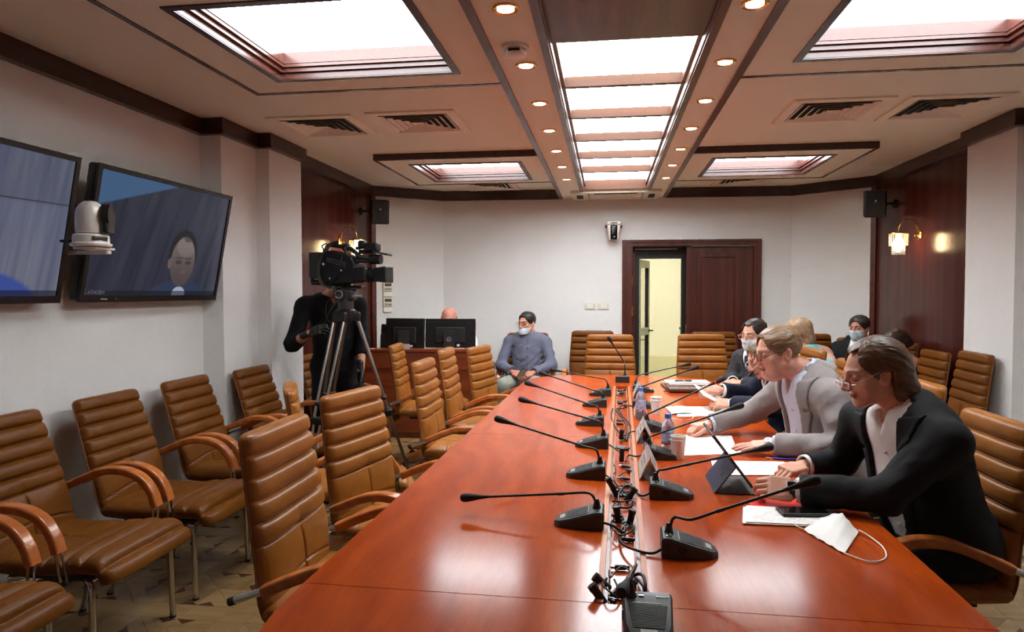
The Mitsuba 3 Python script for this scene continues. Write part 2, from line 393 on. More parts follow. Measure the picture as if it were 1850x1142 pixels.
# air vents: square louvred diffusers
vp = Proto()
S = 0.30
fr = sg.box(-S, -S, S, S).difference(sg.box(-0.235, -0.235, 0.235, 0.235))
vp.add('frame', cat(extrude(fr, -0.012, 0.0), *[cyl(0.006, 0.004, (a * 0.275, b * 0.275, -0.013), 8) for a in (-1, 1) for b in (-1, 1)]), 'mat_vent')
vp.add('backing', bx(-0.236, 0.236, -0.236, 0.236, -0.003, 0.0), 'mat_vent_dark')
for i in range(5):
    a = 0.232 - 0.045 * i
    # sloping louvre ring: a frustum sheet
    loops = []
    for q, z in ((a, -0.016), (a + 0.002, -0.0165), (a - 0.022, -0.002), (a - 0.024, -0.0025)):
        loops.append([(-q, -q, z), (q, -q, z), (q, q, z), (-q, q, z)])
    lp = np.array([loops[0], loops[1], loops[2], loops[3], loops[0]])
    vp.add('louvre', loft(lp, caps=False), 'mat_vent')
vp.add('centre_plate', bx(-0.022, 0.022, -0.022, 0.022, -0.010, -0.004), 'mat_vent')
for x, y, nm in [(-1.995, 4.70, 'square louvred air vent, outermost of the pair near the left wall'), (-1.29, 4.68, 'square louvred air vent in the left ceiling, the one nearer the centre strip'),
                 (1.445, 4.77, 'square louvred air vent in the right ceiling, the one nearer the centre strip'), (2.13, 4.79, 'square louvred air vent, outermost of the pair near the right wall'),
                 (-1.29, 7.56, 'square louvred air vent behind the far left light panel'), (1.43, 7.60, 'square louvred air vent behind the far right light panel')]:
    vp.stamp('air_vent', TR(x, y, CEIL), nm, 'air vent')
solo('ceiling_speaker', 'flat round ceiling speaker beside the far right air vent', 'speaker', lathe([(0.1, 0.0), (0.1, -0.006), (0.085, -0.008), (0.0, -0.009)], 28, (1.02, 7.52, CEIL)), 'mat_vent', 30)
k = thing('smoke_detector', 'round white smoke detector on the ceiling beside the downlights', 'smoke detector')
part(k, 'base', lathe([(0.062, 0.0), (0.062, -0.014), (0.057, -0.018)], 28, (-0.405, 3.04, BEAMZ)), 'mat_white_plastic', 30)
part(k, 'head', lathe([(0.05, -0.018), (0.052, -0.03), (0.045, -0.045), (0.03, -0.05)], 28, (-0.405, 3.04, BEAMZ)), 'mat_white_plastic', 30)
part(k, 'slot', bx(-0.43, -0.38, 2.985, 2.995, BEAMZ - 0.036, BEAMZ - 0.026), 'mat_vent_dark')

# air conditioner cassette at the far end of the beam
k = thing('air_conditioner', 'cream ceiling air conditioner cassette at the far end of the light strip', 'air conditioner')
ax0, ax1, ay0, ay1 = -0.39, 0.57, 7.40, 7.98
part(k, 'panel', slab(sg.box(ax0, ay0, ax1, 7.97).intersection(room), BEAMZ - 0.03, BEAMZ), 'mat_cream_plastic')
zz = BEAMZ - 0.03
part(k, 'intake_grille', cat(*[bx(-0.14, 0.32, 7.58 + i * 0.035, 7.60 + i * 0.035, zz - 0.006, zz) for i in range(7)]), 'mat_vent')
part(k, 'slot', bx(-0.14, 0.32, 7.455, 7.50, zz - 0.002, zz), 'mat_vent_dark')
for s in (-1, 1):
    c = 0.09 + s * 0.39
    part(k, 'side_slot', bx(c - 0.035, c + 0.035, 7.56, 7.84, zz - 0.002, zz), 'mat_vent_dark')
    part(k, 'joint', bx(0.09 + s * 0.29 - 0.003, 0.09 + s * 0.29 + 0.003, 7.45, 7.9, zz - 0.001, zz), 'mat_vent_dark')

# ------------------------------------------------------------------ floor: parquet of oak blocks with dark triangle inlays
struct('floor')
part('floor', 'base', extrude(shell, -0.06, -0.004), 'mat_subfloor')
MOD, BLK = 0.5135, 0.374
OX, OY = -1.955, 3.1875
pieces = []   # (polygon, kind)
hyp, apx = 0.095, 0.042
for ix in range(-4, 11):
    for iy in range(-11, 11):
        cx, cy = OX + ix * MOD, OY + iy * MOD
        blk = sg.box(cx - BLK / 2, cy - BLK / 2, cx + BLK / 2, cy + BLK / 2)
        if not blk.buffer(0.2).intersects(room): continue
        tris = []
        for r in range(4):
            for s in (-1, 1):
                t = sg.Polygon([(s * hyp / 2 - hyp / 2, BLK / 2), (s * hyp / 2 + hyp / 2, BLK / 2), (s * hyp / 2, BLK / 2 - apx)])
                tris.append(affinity.translate(affinity.rotate(t, 90 * r, origin=(0, 0)), cx, cy))
        pieces += [(t, 'inlay') for t in tris]
        rest = blk.difference(so.unary_union(tris).buffer(1e-5))
        q = BLK / 2
        # diagonal boards, four fields that turn about the centre
        for r in range(4):
            fld = affinity.translate(affinity.rotate(sg.Polygon([(0, 0), (q, 0), (q, q), (0, q)]), 90 * r, origin=(0, 0)), cx, cy).intersection(rest)
            d = 1 if r % 2 == 0 else -1
            for j in range(-2, 2):
                w = 0.134
                strip = affinity.translate(affinity.rotate(sg.box(-1, j * w, 1, (j + 1) * w), 45 * d, origin=(0, 0)), cx, cy)
                g = fld.intersection(strip)
                pieces += [(h, 'oak') for h in getattr(g, 'geoms', [g]) if h.area > 2e-4]
        gap = MOD - BLK
        for (a0, b0, a1, b1) in ((cx - BLK / 2, cy + BLK / 2, cx, cy + BLK / 2 + gap), (cx, cy + BLK / 2, cx + BLK / 2, cy + BLK / 2 + gap),
                                 (cx + BLK / 2, cy - BLK / 2, cx + BLK / 2 + gap, cy), (cx + BLK / 2, cy, cx + BLK / 2 + gap, cy + BLK / 2),
                                 (cx + BLK / 2, cy + BLK / 2, cx + BLK / 2 + gap, cy + BLK / 2 + gap)):
            pieces.append((sg.box(a0, b0, a1, b1), 'oak'))
def seen(g):
    c = g.centroid
    v = np.array([c.x, c.y, 0]) - EYE
    d = v @ _f
    if d < 0.5: return 99
    px, py = 925 + 1236 * (v @ _r) / d, 571 - 1236 * (v @ _u) / d
    if not (-30 < px < 1880 and py < 1170) or (-0.7 < c.x < 0.9 and 0.9 < c.y < 6.2): return 99
    return float(np.linalg.norm(v)) - (1.0 if c.x < -0.9 else 0)
pieces = [(g.intersection(room), kd) for g, kd in pieces]
pieces = sorted([(seen(g), i, g, kd) for i, (g, kd) in enumerate(pieces) if g.area > 1e-4 and g.geom_type == 'Polygon'], key=lambda t: t[:2])
cnt, far = {'oak': 0, 'inlay': 0}, {}
frnd = random.Random(3)
for s, i, g, kd in pieces:
    g = g.buffer(-0.0006, join_style=2)
    if g.is_empty or g.geom_type != 'Polygon': continue
    m = extrude(g, -0.006, 0.0 + (0.0002 if kd == 'oak' else 0.0))
    mt = 'mat_inlay' if kd == 'inlay' else frnd.choice(['mat_oak_a', 'mat_oak_a', 'mat_oak_b', 'mat_oak_c'])
    if s < 90 and cnt[kd] < 300:
        cnt[kd] += 1
        part('floor', 'oak_board' if kd == 'oak' else 'triangle_inlay', m, mt)
    else:
        far.setdefault(mt, []).append(m)
for mt, ms in far.items():
    part('floor', 'far_inlays' if mt == 'mat_inlay' else 'far_boards', cat(*ms), mt, kind='stuff')
# ------------------------------------------------------------------ door in the back wall and the corridor behind it
WB = np.array(TR(-1.92, 7.93, 0, BACK_ANG).matrix, float)
def wb(m):
    m = m.copy(); m.apply_transform(WB); return m
def lx(X): return (X + 1.92) / math.cos(math.radians(BACK_ANG))
struct('door_1')
o0, o1, i0, i1, ih, oh = lx(0.171), lx(1.726), lx(0.285), lx(1.650), 2.028, 2.10
for a, b, d0, d1 in ((o0, o0 + 0.045, -0.035, 0.0), (o0 + 0.045, i0, -0.022, 0.14)):
    part('door_1', 'casing', wb(bx(a, b, d0, d1, 0, oh if d0 < -0.03 else ih)), 'mat_door_wood')
for a, b, d0, d1 in ((o1 - 0.045, o1, -0.035, 0.0), (i1, o1 - 0.045, -0.022, 0.14)):
    part('door_1', 'casing', wb(bx(a, b, d0, d1, 0, oh if d0 < -0.03 else ih)), 'mat_door_wood')
part('door_1', 'casing', wb(bx(o0 + 0.045, o1 - 0.045, -0.035, 0.0, oh - 0.03, oh)), 'mat_door_wood')
part('door_1', 'casing', wb(bx(o0 + 0.045, o1 - 0.045, -0.022, 0.14, ih, oh - 0.03)), 'mat_door_wood')
l0, l1 = lx(0.925), i1 - 0.004
leaf = part('door_1', 'leaf', wb(bx(l0, l1, 0.03, 0.07, 0.01, ih - 0.004)), 'mat_door_wood', label='closed right leaf with a raised panel')
p0, p1 = lx(1.06), lx(1.45)
for a, b, z0, z1 in ((p0 - 0.045, p0, 0.25, 1.90), (p1, p1 + 0.045, 0.25, 1.90), (p0 - 0.045, p1 + 0.045, 1.90, 1.945), (p0 - 0.045, p1 + 0.045, 0.205, 0.25)):
    part(leaf, 'moulding', wb(bx(a, b, 0.012, 0.03, z0, z1)), 'mat_door_wood')
part(leaf, 'panel', wb(rbox(p1 - p0 - 0.03, 0.02, 1.62, 0.008, ((p0 + p1) / 2, 0.028, 1.075))), 'mat_door_wood')
part(leaf, 'meeting_strip', wb(bx(l0 - 0.02, l0 + 0.03, 0.018, 0.03, 0.01, ih - 0.01)), 'mat_door_wood')
part(leaf, 'latch', wb(bx(l0 - 0.022, l0 - 0.02, 0.035, 0.06, 1.0, 1.12)), 'mat_brass')
for z in (1.62, 1.28, 0.4):
    part('door_1', 'hinge', wb(bx(i0 - 0.004, i0 + 0.008, -0.024, 0.02, z - 0.055, z + 0.055)), 'mat_brass')
# left leaf, swung open into the corridor
part('door_1', 'open_leaf', wb(bx(i0 + 0.002, i0 + 0.042, 0.12, 0.80, 0.01, ih - 0.06)), 'mat_door_wood', label='left leaf swung open into the corridor')
# second, black frame with a glazed metal door behind the first
struct('door_2')
q0, q1 = lx(0.335), lx(0.93)
mat('mat_black_frame', rgb(24, 20, 17), 0.45)
mat('mat_green_metal', rgb(172, 174, 148), 0.4)
Yd = 0.20
part('door_2', 'jamb', wb(bx(q0 - 0.03, q0 + 0.05, Yd, Yd + 0.06, 0, 2.06)), 'mat_black_frame')
part('door_2', 'jamb', wb(bx(lx(0.872), q1 + 0.05, Yd - 0.02, Yd + 0.04, 0, 2.06)), 'mat_black_frame')
part('door_2', 'head', wb(bx(q0 - 0.03, q1 + 0.05, Yd, Yd + 0.06, 1.895, 2.06)), 'mat_black_frame')
part('door_2', 'head_strip', wb(bx(q0, q1 - 0.1, Yd - 0.008, Yd, 2.0, 2.012)), 'mat_silver')
D2 = lambda m: wb(xf(m, q0 + 0.05, Yd + 0.05, 0, 70))
ld = part('door_2', 'leaf', D2(cat(bx(0, 0.055, 0, 0.04, 0.02, 1.89), bx(0.46, 0.52, 0, 0.04, 0.02, 1.89), bx(0.055, 0.46, 0, 0.04, 0.02, 0.12), bx(0.055, 0.46, 0, 0.04, 1.80, 1.89), bx(0.055, 0.46, 0, 0.04, 0.97, 1.06))), 'mat_green_metal', label='glazed pale metal door standing open')
scene['mat_pane'] = {'type': 'thindielectric', 'int_ior': 1.5}
for z0, z1 in ((0.12, 0.97), (1.06, 1.80)):
    part(ld, 'pane', D2(bx(0.055, 0.46, 0.018, 0.022, z0, z1)), 'mat_pane')
    part(ld, 'gasket', D2(cat(bx(0.055, 0.075, -0.002, 0.042, z0, z1), bx(0.44, 0.46, -0.002, 0.042, z0, z1))), 'mat_black_frame')
part(ld, 'handle', D2(cat(tube([(0.49, -0.002, 1.02), (0.49, -0.05, 1.02), (0.40, -0.055, 1.02)], 0.008, 8), cyl(0.02, 0.006, (0.49, -0.004, 1.02), 16, 'y'))), 'mat_black')
part(ld, 'handle', D2(tube([(0.49, 0.042, 0.90), (0.49, 0.09, 0.90), (0.40, 0.095, 0.90)], 0.008, 8)), 'mat_black')
# corridor
struct('wall_hall')
HY = 12.4
part('wall_hall', 'far_wall', bx(-2.6, 3.0, HY, HY + 0.1, 0, 2.7), 'mat_hall_wall')
mat('mat_hall_dado', rgb(206, 200, 164), 0.5)
part('wall_hall', 'dado', bx(-2.6, 3.0, HY - 0.02, HY, 0, 0.36), 'mat_hall_dado')
part('wall_hall', 'side_wall', bx(-2.7, -2.6, 8.3, HY + 0.1, 0, 2.7), 'mat_hall_wall')
part('wall_hall', 'side_wall', bx(3.0, 3.1, 8.3, HY + 0.1, 0, 2.7), 'mat_hall_wall')
part('wall_hall', 'soffit', bx(-2.7, 3.1, 8.24, HY + 0.1, 2.7, 2.75), 'mat_hall_wall')
part('floor', 'hall_floor', bx(-2.7, 3.1, 8.24, HY + 0.1, -0.05, 0.0), 'mat_hall_floor')
k = thing('hall_light', 'square ceiling light of the corridor behind the open door', 'ceiling light')
part(k, 'diffuser', bx(-0.4, 1.8, 9.3, 11.5, 2.685, 2.699), 'mat_white_plastic', emitter={'type': 'area', 'radiance': col(HALL_L)})
k = thing('hall_cabinet', 'pale low cabinet in the corridor at the right edge of the doorway', 'cabinet')
part(k, 'body', rbox(0.5, 0.45, 0.98, 0.012, (1.26, 9.6, 0.49)), 'mat_green_metal')
part(k, 'top', rbox(0.52, 0.47, 0.03, 0.008, (1.26, 9.6, 0.995)), 'mat_black_frame')

# ------------------------------------------------------------------ conference table (its own frame, turned 1.15 degrees)
TAB = -1.15
TM = np.array(TR(0, 0, 0, TAB).matrix, float)
def tw(m):
    m = m.copy(); m.apply_transform(TM); return m
V0, V1, V2, V3 = 1.64, 3.545, 5.50, 6.28
END = [(-0.810, 0.0), (-0.806, 0.16), (-0.778, 0.34), (-0.715, 0.50), (-0.60, 0.62), (-0.44, 0.70), (-0.23, 0.75), (0.01, 0.765)]
endpoly = np.array([(x, V2 + y) for x, y in END] + [(0.02 - x, V2 + y) for x, y in END[-2::-1]])
far_end = sg.Polygon(endpoly)
near_end = sg.Polygon([(x, V0 - (y - V2)) for x, y in endpoly])
T0, T1 = -0.056, 0.072
k = thing('conference_table', 'long glossy red-brown wooden conference table with a cable trough along its middle', 'table')
def top(poly, label=None): part(k, 'top_panel', tw(slab(poly.buffer(-0.0003, join_style=2), 0.718, 0.75, 0.0012)), 'mat_table', label=label)
for v0, v1 in ((V0, V1), (V1, V2)):
    top(sg.box(-0.810, v0, T0, v1)); top(sg.box(T1, v0, 0.830, v1))
top(far_end); top(near_end)
edge = so.unary_union([far_end, near_end, sg.box(-0.810, V0 - 0.01, 0.830, V2 + 0.01)])
part(k, 'edge_band', tw(extrude(edge.buffer(0.004, join_style=1).difference(edge.buffer(-0.03)), 0.700, 0.7435)), 'mat_table_dark')
for s in (-1, 1):
    a = T0 if s < 0 else T1
    part(k, 'trough_rail', tw(bx(min(a, a - s * 0.016), max(a, a - s * 0.016), V0, V2, 0.712, 0.753)), 'mat_table_rail')
    part(k, 'trough_lining', tw(bx(min(a - s * 0.016, a - s * 0.026), max(a - s * 0.016, a - s * 0.026), V0, V2, 0.712, 0.744)), 'mat_table_dark')
    part(k, 'trough_lining', tw(bx(min(a - s * 0.026, a - s * 0.031), max(a - s * 0.026, a - s * 0.031), V0, V2, 0.712, 0.736)), 'mat_table_rail')
part(k, 'trough_floor', tw(bx(T0, T1, V0, V2, 0.70, 0.727)), 'mat_table')
for v in (2.32, 2.62, 3.42, 4.15, 4.85, 5.3):
    part(k, 'cable_grommet', tw(lathe([(0.026, 0.0), (0.03, 0.004), (0.028, 0.006), (0.0, 0.004)], 24, (0.0, v, 0.727))), 'mat_charcoal', 30)
for v in (1.75, 3.55, 5.35):
    part(k, 'pedestal', tw(bx(-0.42, 0.44, v - 0.03, v + 0.03, 0.004, 0.718)), 'mat_table_dark')
part(k, 'modesty_board', tw(bx(-0.01, 0.03, 1.78, 5.32, 0.25, 0.70)), 'mat_table_dark')

# ------------------------------------------------------------------ chairs
def back_mesh():
    """Reclined backrest: five horizontal rolls above two plain panels with a seam between them."""
    sp = spline([(-0.282, 0.395), (-0.304, 0.46), (-0.330, 0.57), (-0.366, 0.69), (-0.412, 0.83), (-0.456, 0.962)], 180)
    s = np.linspace(0, 1, 180)
    t = np.gradient(sp, axis=0); t /= np.linalg.norm(t, axis=1, keepdims=True)
    nf = np.stack([t[:, 1], -t[:, 0]], 1)          # front normal (y, z)
    hw = np.interp(s, [0, 0.1, 0.45, 0.9, 1.0], [0.238, 0.250, 0.252, 0.232, 0.226])
    xs = np.r_[np.linspace(-1, -0.90, 5), np.linspace(-0.8, -0.06, 6), -0.024, -0.01, 0, 0.01, 0.024, np.linspace(0.06, 0.8, 6), np.linspace(0.90, 1, 5)]
    S = []
    for i in range(180):
        v = s[i]
        if v > 0.40:
            ph = (v - 0.40) / 0.60 * 5
            roll = 1 - (1 - abs(math.sin(math.pi * ph))) ** 3.6
            T = 0.024 + 0.026 * roll * (0.80 + 0.20 * abs(math.sin(math.pi * ph)))
            if ph < 1: T -= 0.0
        else:
            u = v / 0.40
            T = 0.036 + 0.014 * math.sin(math.pi * min(u, 0.999)) ** 0.5
            roll = 1
        if i == 179 or i == 0: T *= 0.55
        endk = 1.0 if 2 < i < 177 else [0.75, 0.9, 0.97][min(i, 179 - i)]
        uu = min(max((v - 0.95) / 0.05, 0), 0.999)
        w = hw[i] * (1 - 0.012 * (1 - roll)) * (0.975 + 0.025 * endk) - 0.030 * (1 - math.sqrt(1 - uu * uu))
        F = []
        for x in xs:
            e = (1 - abs(x) ** 7) ** 0.5
            tt = T * e
            if v < 0.40:
                seam = math.exp(-(x * w / 0.0045) ** 2)
                tt -= 0.011 * seam * min(1, (0.40 - v) * 14)
                cur = 0.115 + 0.07 * (1 - x * x)            # curved seam low on the back
                tt -= 0.008 * math.exp(-((v - cur) / 0.008) ** 2) * e
            elif v < 0.52:
                pinch = math.exp(-(x * w / 0.02) ** 2)
                tt -= 0.010 * pinch * (0.52 - v) / 0.12
            F.append((x * w, tt * endk))
        B = [(x * w, -0.026 * (1 - abs(x) ** 5) ** 0.5 * endk) for x in xs[::-1][1:-1:2]]
        S.append([(x, sp[i, 0] + d * nf[i, 0], sp[i, 1] + d * nf[i, 1]) for x, d in F + B])
    return loft(S)

def seat_mesh():
    """Upholstered seat: plain rear, three rolls along the front."""
    n = 140
    sp = spline([(-0.285, 0.420), (-0.14, 0.412), (0.04, 0.420), (0.16, 0.432), (0.235, 0.428), (0.272, 0.400), (0.276, 0.372)], n)
    s = np.linspace(0, 1, n)
    t = np.gradient(sp, axis=0); t /= np.linalg.norm(t, axis=1, keepdims=True)
    nu = np.stack([-t[:, 1], t[:, 0]], 1)
    xs = np.r_[np.linspace(-1, -0.90, 5), np.linspace(-0.8, -0.06, 6), -0.024, -0.01, 0, 0.01, 0.024, np.linspace(0.06, 0.8, 6), np.linspace(0.90, 1, 5)]
    S = []
    for i in range(n):
        v = s[i]
        if v > 0.48:
            ph = (v - 0.48) / 0.52 * 3.6
            roll = 1 - (1 - abs(math.sin(math.pi * min(ph, 3.5)))) ** 2.2
            T = 0.018 + 0.032 * roll
        else:
            T = 0.034 + 0.010 * math.sin(math.pi * v / 0.48) ** 0.5
        endk = 1.0 if 2 < i < n - 3 else [0.6, 0.85, 0.96][min(i, n - 1 - i)]
        w = 0.258 + 0.014 * v
        F = []
        for x in xs:
            e = (1 - abs(x) ** 6) ** 0.5
            tt = T * e
            if v < 0.48:
                tt -= 0.009 * math.exp(-(x * w / 0.0045) ** 2) * min(1, (0.48 - v) * 14)
                tt -= 0.007 * math.exp(-((v - 0.16 - 0.16 * (1 - x * x)) / 0.012) ** 2) * e
            F.append((x * w, tt * endk))
        B = [(x * w, -0.052 * (1 - abs(x) ** 6) ** 0.5 * endk) for x in xs[::-1][1:-1:2]]
        S.append([(x, sp[i, 0] + d * nu[i, 0], sp[i, 1] + d * nu[i, 1]) for x, d in F + B])
    return loft(S)

BACK, SEAT = back_mesh(), seat_mesh()
def piping():
    sp = spline([(-0.282, 0.395), (-0.304, 0.46), (-0.330, 0.57), (-0.366, 0.69), (-0.412, 0.83), (-0.456, 0.962)], 40)
    hw = np.interp(np.linspace(0, 1, 40), [0, 0.1, 0.45, 0.9, 1.0], [0.238, 0.250, 0.252, 0.232, 0.226])
    return [tube([(sx * (hw[i] + 0.0005), sp[i, 0], sp[i, 1]) for i in range(1, 39)], 0.0035, 6) for sx in (-1, 1)]
ARM_PATH = [(-0.345, 0.584), (-0.25, 0.626), (-0.15, 0.660), (-0.05, 0.662), (0.035, 0.630), (0.085, 0.570), (0.110, 0.500)]
def arm_wood(sx):
    return sweep([(sx * 0.290, y, z) for y, z in ARM_PATH], rrect(0.054, 0.036, 0.010, 3), 26)
def arm_metal(sx):
    x = sx * 0.290
    ms = [tube([(x - 0.012, 0.106, 0.51), (x - sx * 0.02, 0.125, 0.375)], 0.005, 8), tube([(x + 0.012, 0.102, 0.515), (x - sx * 0.02, 0.095, 0.375)], 0.005, 8)]
    return cat(*ms)
def arm_rod(sx):
    x = sx * 0.290
    return cat(tube([(x, -0.325, 0.592), (x, -0.445, 0.548)], 0.012, 12), tube([(x, -0.40, 0.566), (sx * 0.24, -0.35, 0.575)], 0.007, 8))
def arm_cap(sx):
    return tube([(sx * 0.29, -0.443, 0.5487), (sx * 0.29, -0.462, 0.5418)], 0.0135, 12)

def chair_upper(P, lift=0.0, lm='mat_leather', upright=0.0):
    dy = 0.09 if upright else 0.0
    ma = lambda m: xf(m, 0, dy, min(lift, 0.0))
    Rb = trimesh.transformations.rotation_matrix(math.radians(-upright), [1, 0, 0], [0, -0.29, 0.42])
    tilt = lambda m: (lambda q: (q.apply_transform(Rb), q)[1])(m.copy())
    mv = lambda m: xf(m, 0, 0, lift)
    P.add('backrest', mv(tilt(BACK)), lm, 60)
    for m in piping(): P.add('backrest/piping', mv(tilt(m)), 'mat_piping', True)
    P.add('seat', mv(SEAT), lm, 60)
    for sx in (-1, 1):
        P.add('armrest', ma(arm_wood(sx)), 'mat_arm_wood', 40, 'curved glossy wooden armrest')
        P.add('arm_support', ma(arm_metal(sx)), 'mat_chrome', 40)
        P.add('arm_rod', ma(arm_rod(sx)), 'mat_chrome', 40)
        P.add('rod_cap', ma(arm_cap(sx)), 'mat_black', 40)
    P.add('seat_pan', mv(bx(-0.20, 0.20, -0.20, 0.19, 0.352, 0.375)), 'mat_black')

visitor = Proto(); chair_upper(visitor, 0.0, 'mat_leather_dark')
for sx in (-1, 1):
    visitor.add('leg', tube([(sx * 0.225, 0.17, 0.368), (sx * 0.238, 0.195, 0.36), (sx * 0.243, 0.205, 0.33), (sx * 0.245, 0.21, 0.008)], 0.0125, 12, 16), 'mat_chrome', True)
    visitor.add('leg', tube([(sx * 0.225, -0.12, 0.368), (sx * 0.238, -0.15, 0.36), (sx * 0.243, -0.165, 0.33), (sx * 0.245, -0.25, 0.008)], 0.0125, 12, 16), 'mat_chrome', True)
    for y in (0.21, -0.25): visitor.add('foot', cyl(0.015, 0.008, (sx * 0.245, y, 0.0045), 14), 'mat_black')
visitor.add('frame', cat(tube([(-0.23, 0.18, 0.362), (0.23, 0.18, 0.362)], 0.011, 10), tube([(-0.23, -0.13, 0.362), (0.23, -0.13, 0.362)], 0.011, 10)), 'mat_chrome', True)

EXEC = {}
def exec_proto(lift, dark=False):
    lift = round(lift, 3)
    if (lift, dark) in EXEC: return EXEC[lift, dark]
    P = Proto(); chair_upper(P, lift, 'mat_leather_dark' if dark else 'mat_leather', 9.0)
    P.add('mechanism', rbox(0.24, 0.26, 0.05, 0.012, (0, 0.0, 0.345 + lift)), 'mat_black', 30)
    P.add('gas_column', cat(cyl(0.028, 0.20 + lift, (0, 0, 0.23 + lift / 2), 18), cyl(0.04, 0.09, (0, 0, 0.125), 18)), 'mat_black', 30)
    for i in range(5):
        a = math.radians(72 * i + 20)
        c, s = math.cos(a), math.sin(a)
        P.add('star_leg', sweep([(0.03 * c, 0.03 * s, 0.105), (0.17 * c, 0.17 * s, 0.098), (0.315 * c, 0.315 * s, 0.075)], rrect(0.05, 0.028, 0.008, 2), 8), 'mat_arm_wood', 40)
        P.add('caster', cat(cyl(0.026, 0.022, (0.30 * c - 0.015 * s, 0.30 * s + 0.015 * c, 0.0265), 16, 'y'), cyl(0.026, 0.022, (0.30 * c + 0.015 * s, 0.30 * s - 0.015 * c, 0.0265), 16, 'y'), cyl(0.008, 0.05, (0.30 * c, 0.30 * s, 0.05), 8)), 'mat_black', 30)
    EXEC[lift, dark] = P
    return P

def place_visitor(x, y, rz, label, group='tan leather visitor chairs in a row along the left wall'):
    visitor.stamp('visitor_chair', TR(x, y, 0, rz), label, 'chair', group)
def place_exec(x, y, rz, lift, label, group):
    a = math.radians(rz); x, y = x + 0.086 * math.sin(a), y - 0.086 * math.cos(a)
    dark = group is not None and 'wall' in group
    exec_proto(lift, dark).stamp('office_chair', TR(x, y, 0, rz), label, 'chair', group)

for y, lb in ((1.93, 'tan leather visitor chair cut off by the bottom left corner of the picture'), (2.63, 'tan leather visitor chair under the left wall screen, second from the corner of the picture'),
              (3.30, 'tan leather visitor chair with chrome legs below the gap between the two wall screens'), (3.985, 'tan leather visitor chair under the right wall screen'),
              (4.63, 'farthest visitor chair of the left wall row, below the right edge of the wall screen')):
    place_visitor(-2.20 if y < 4.3 else -2.11 + 0.0, y, -90, lb)
place_visitor(-2.15, 5.68, -90, 'tan leather visitor chair behind the camera tripod, in front of the operator desk', None)
place_visitor(2.47, 3.42, 90, 'tan leather visitor chair cut off by the right edge of the picture', None)

GL = 'tan leather office chairs along the left side of the table'
place_exec(-0.70, 2.24, -90, 0.065, 'nearest office chair on the left side of the table, large in the foreground', GL)
place_exec(-0.745, 2.94, -103, 0.065, 'second office chair from the front on the left side of the table', GL)
place_exec(-0.76, 4.38, -90, 0.075, 'third office chair on the left side of the table, alone past the gap', GL)
place_exec(-0.78, 5.12, -88, 0.09, 'fourth office chair on the left side of the table, seen narrow before the operator desk', GL)
place_exec(-0.66, 5.66, -103, 0.06, 'office chair at the far left table corner, nearest the seated man in blue', GL)
place_exec(-1.42, 5.92, -84, 0.06, 'office chair standing away from the table in front of the operator desk monitors', None)
place_exec(-1.36, 3.80, -64, 0.0, 'office chair turned away, seen edge-on beside the left wall pillar', None)

GH = 'tan leather office chairs at the far end of the table'
place_exec(0.03, 6.50, 180, 0.095, 'office chair at the head of the table, left of the doorway', GH)
place_exec(0.975, 6.64, 184, 0.095, 'office chair at the far end of the table, right of the doorway', GH)
GB = 'tan leather office chairs against the back wall'
place_exec(-0.16, 7.24, 180, 0.09, 'office chair against the back wall behind the one at the head of the table', GB)
place_exec(1.16, 7.18, 182, 0.09, 'office chair against the closed door leaf', GB)
place_exec(1.95, 6.64, 180, 0.105, 'office chair of the blond woman near the right back corner', GB)
place_exec(2.24, 6.96, 140, 0.05, 'office chair under the masked man in the right back corner', GB)
place_exec(-0.86, 7.28, 184, 0.06, 'office chair under the seated man in the blue-grey shirt', GB)
GR = 'tan leather office chairs along the right wall'
place_exec(2.19, 6.50, 96, 0.07, 'office chair by the right wood panelling under the dark-haired woman', GR)
place_exec(2.17, 5.89, 90, 0.045, 'office chair by the right wall partly hidden behind its neighbour', GR)
place_exec(2.16, 5.28, 88, 0.085, 'office chair against the white pillar on the right', GR)
GT = 'tan leather office chairs along the right side of the table'
place_exec(0.98, 2.72, 90, 0.06, 'nearest office chair on the right, under the long-haired man in the dark suit', GT)
place_exec(1.10, 3.62, 90, 0.08, 'office chair behind the man in the light grey jacket', GT)
place_exec(1.10, 4.60, 90, 0.08, 'office chair of the man in the navy suit, mostly hidden', GT)
place_exec(1.14, 5.52, 95, 0.08, 'office chair of the masked man at the table, hidden behind him', GT)
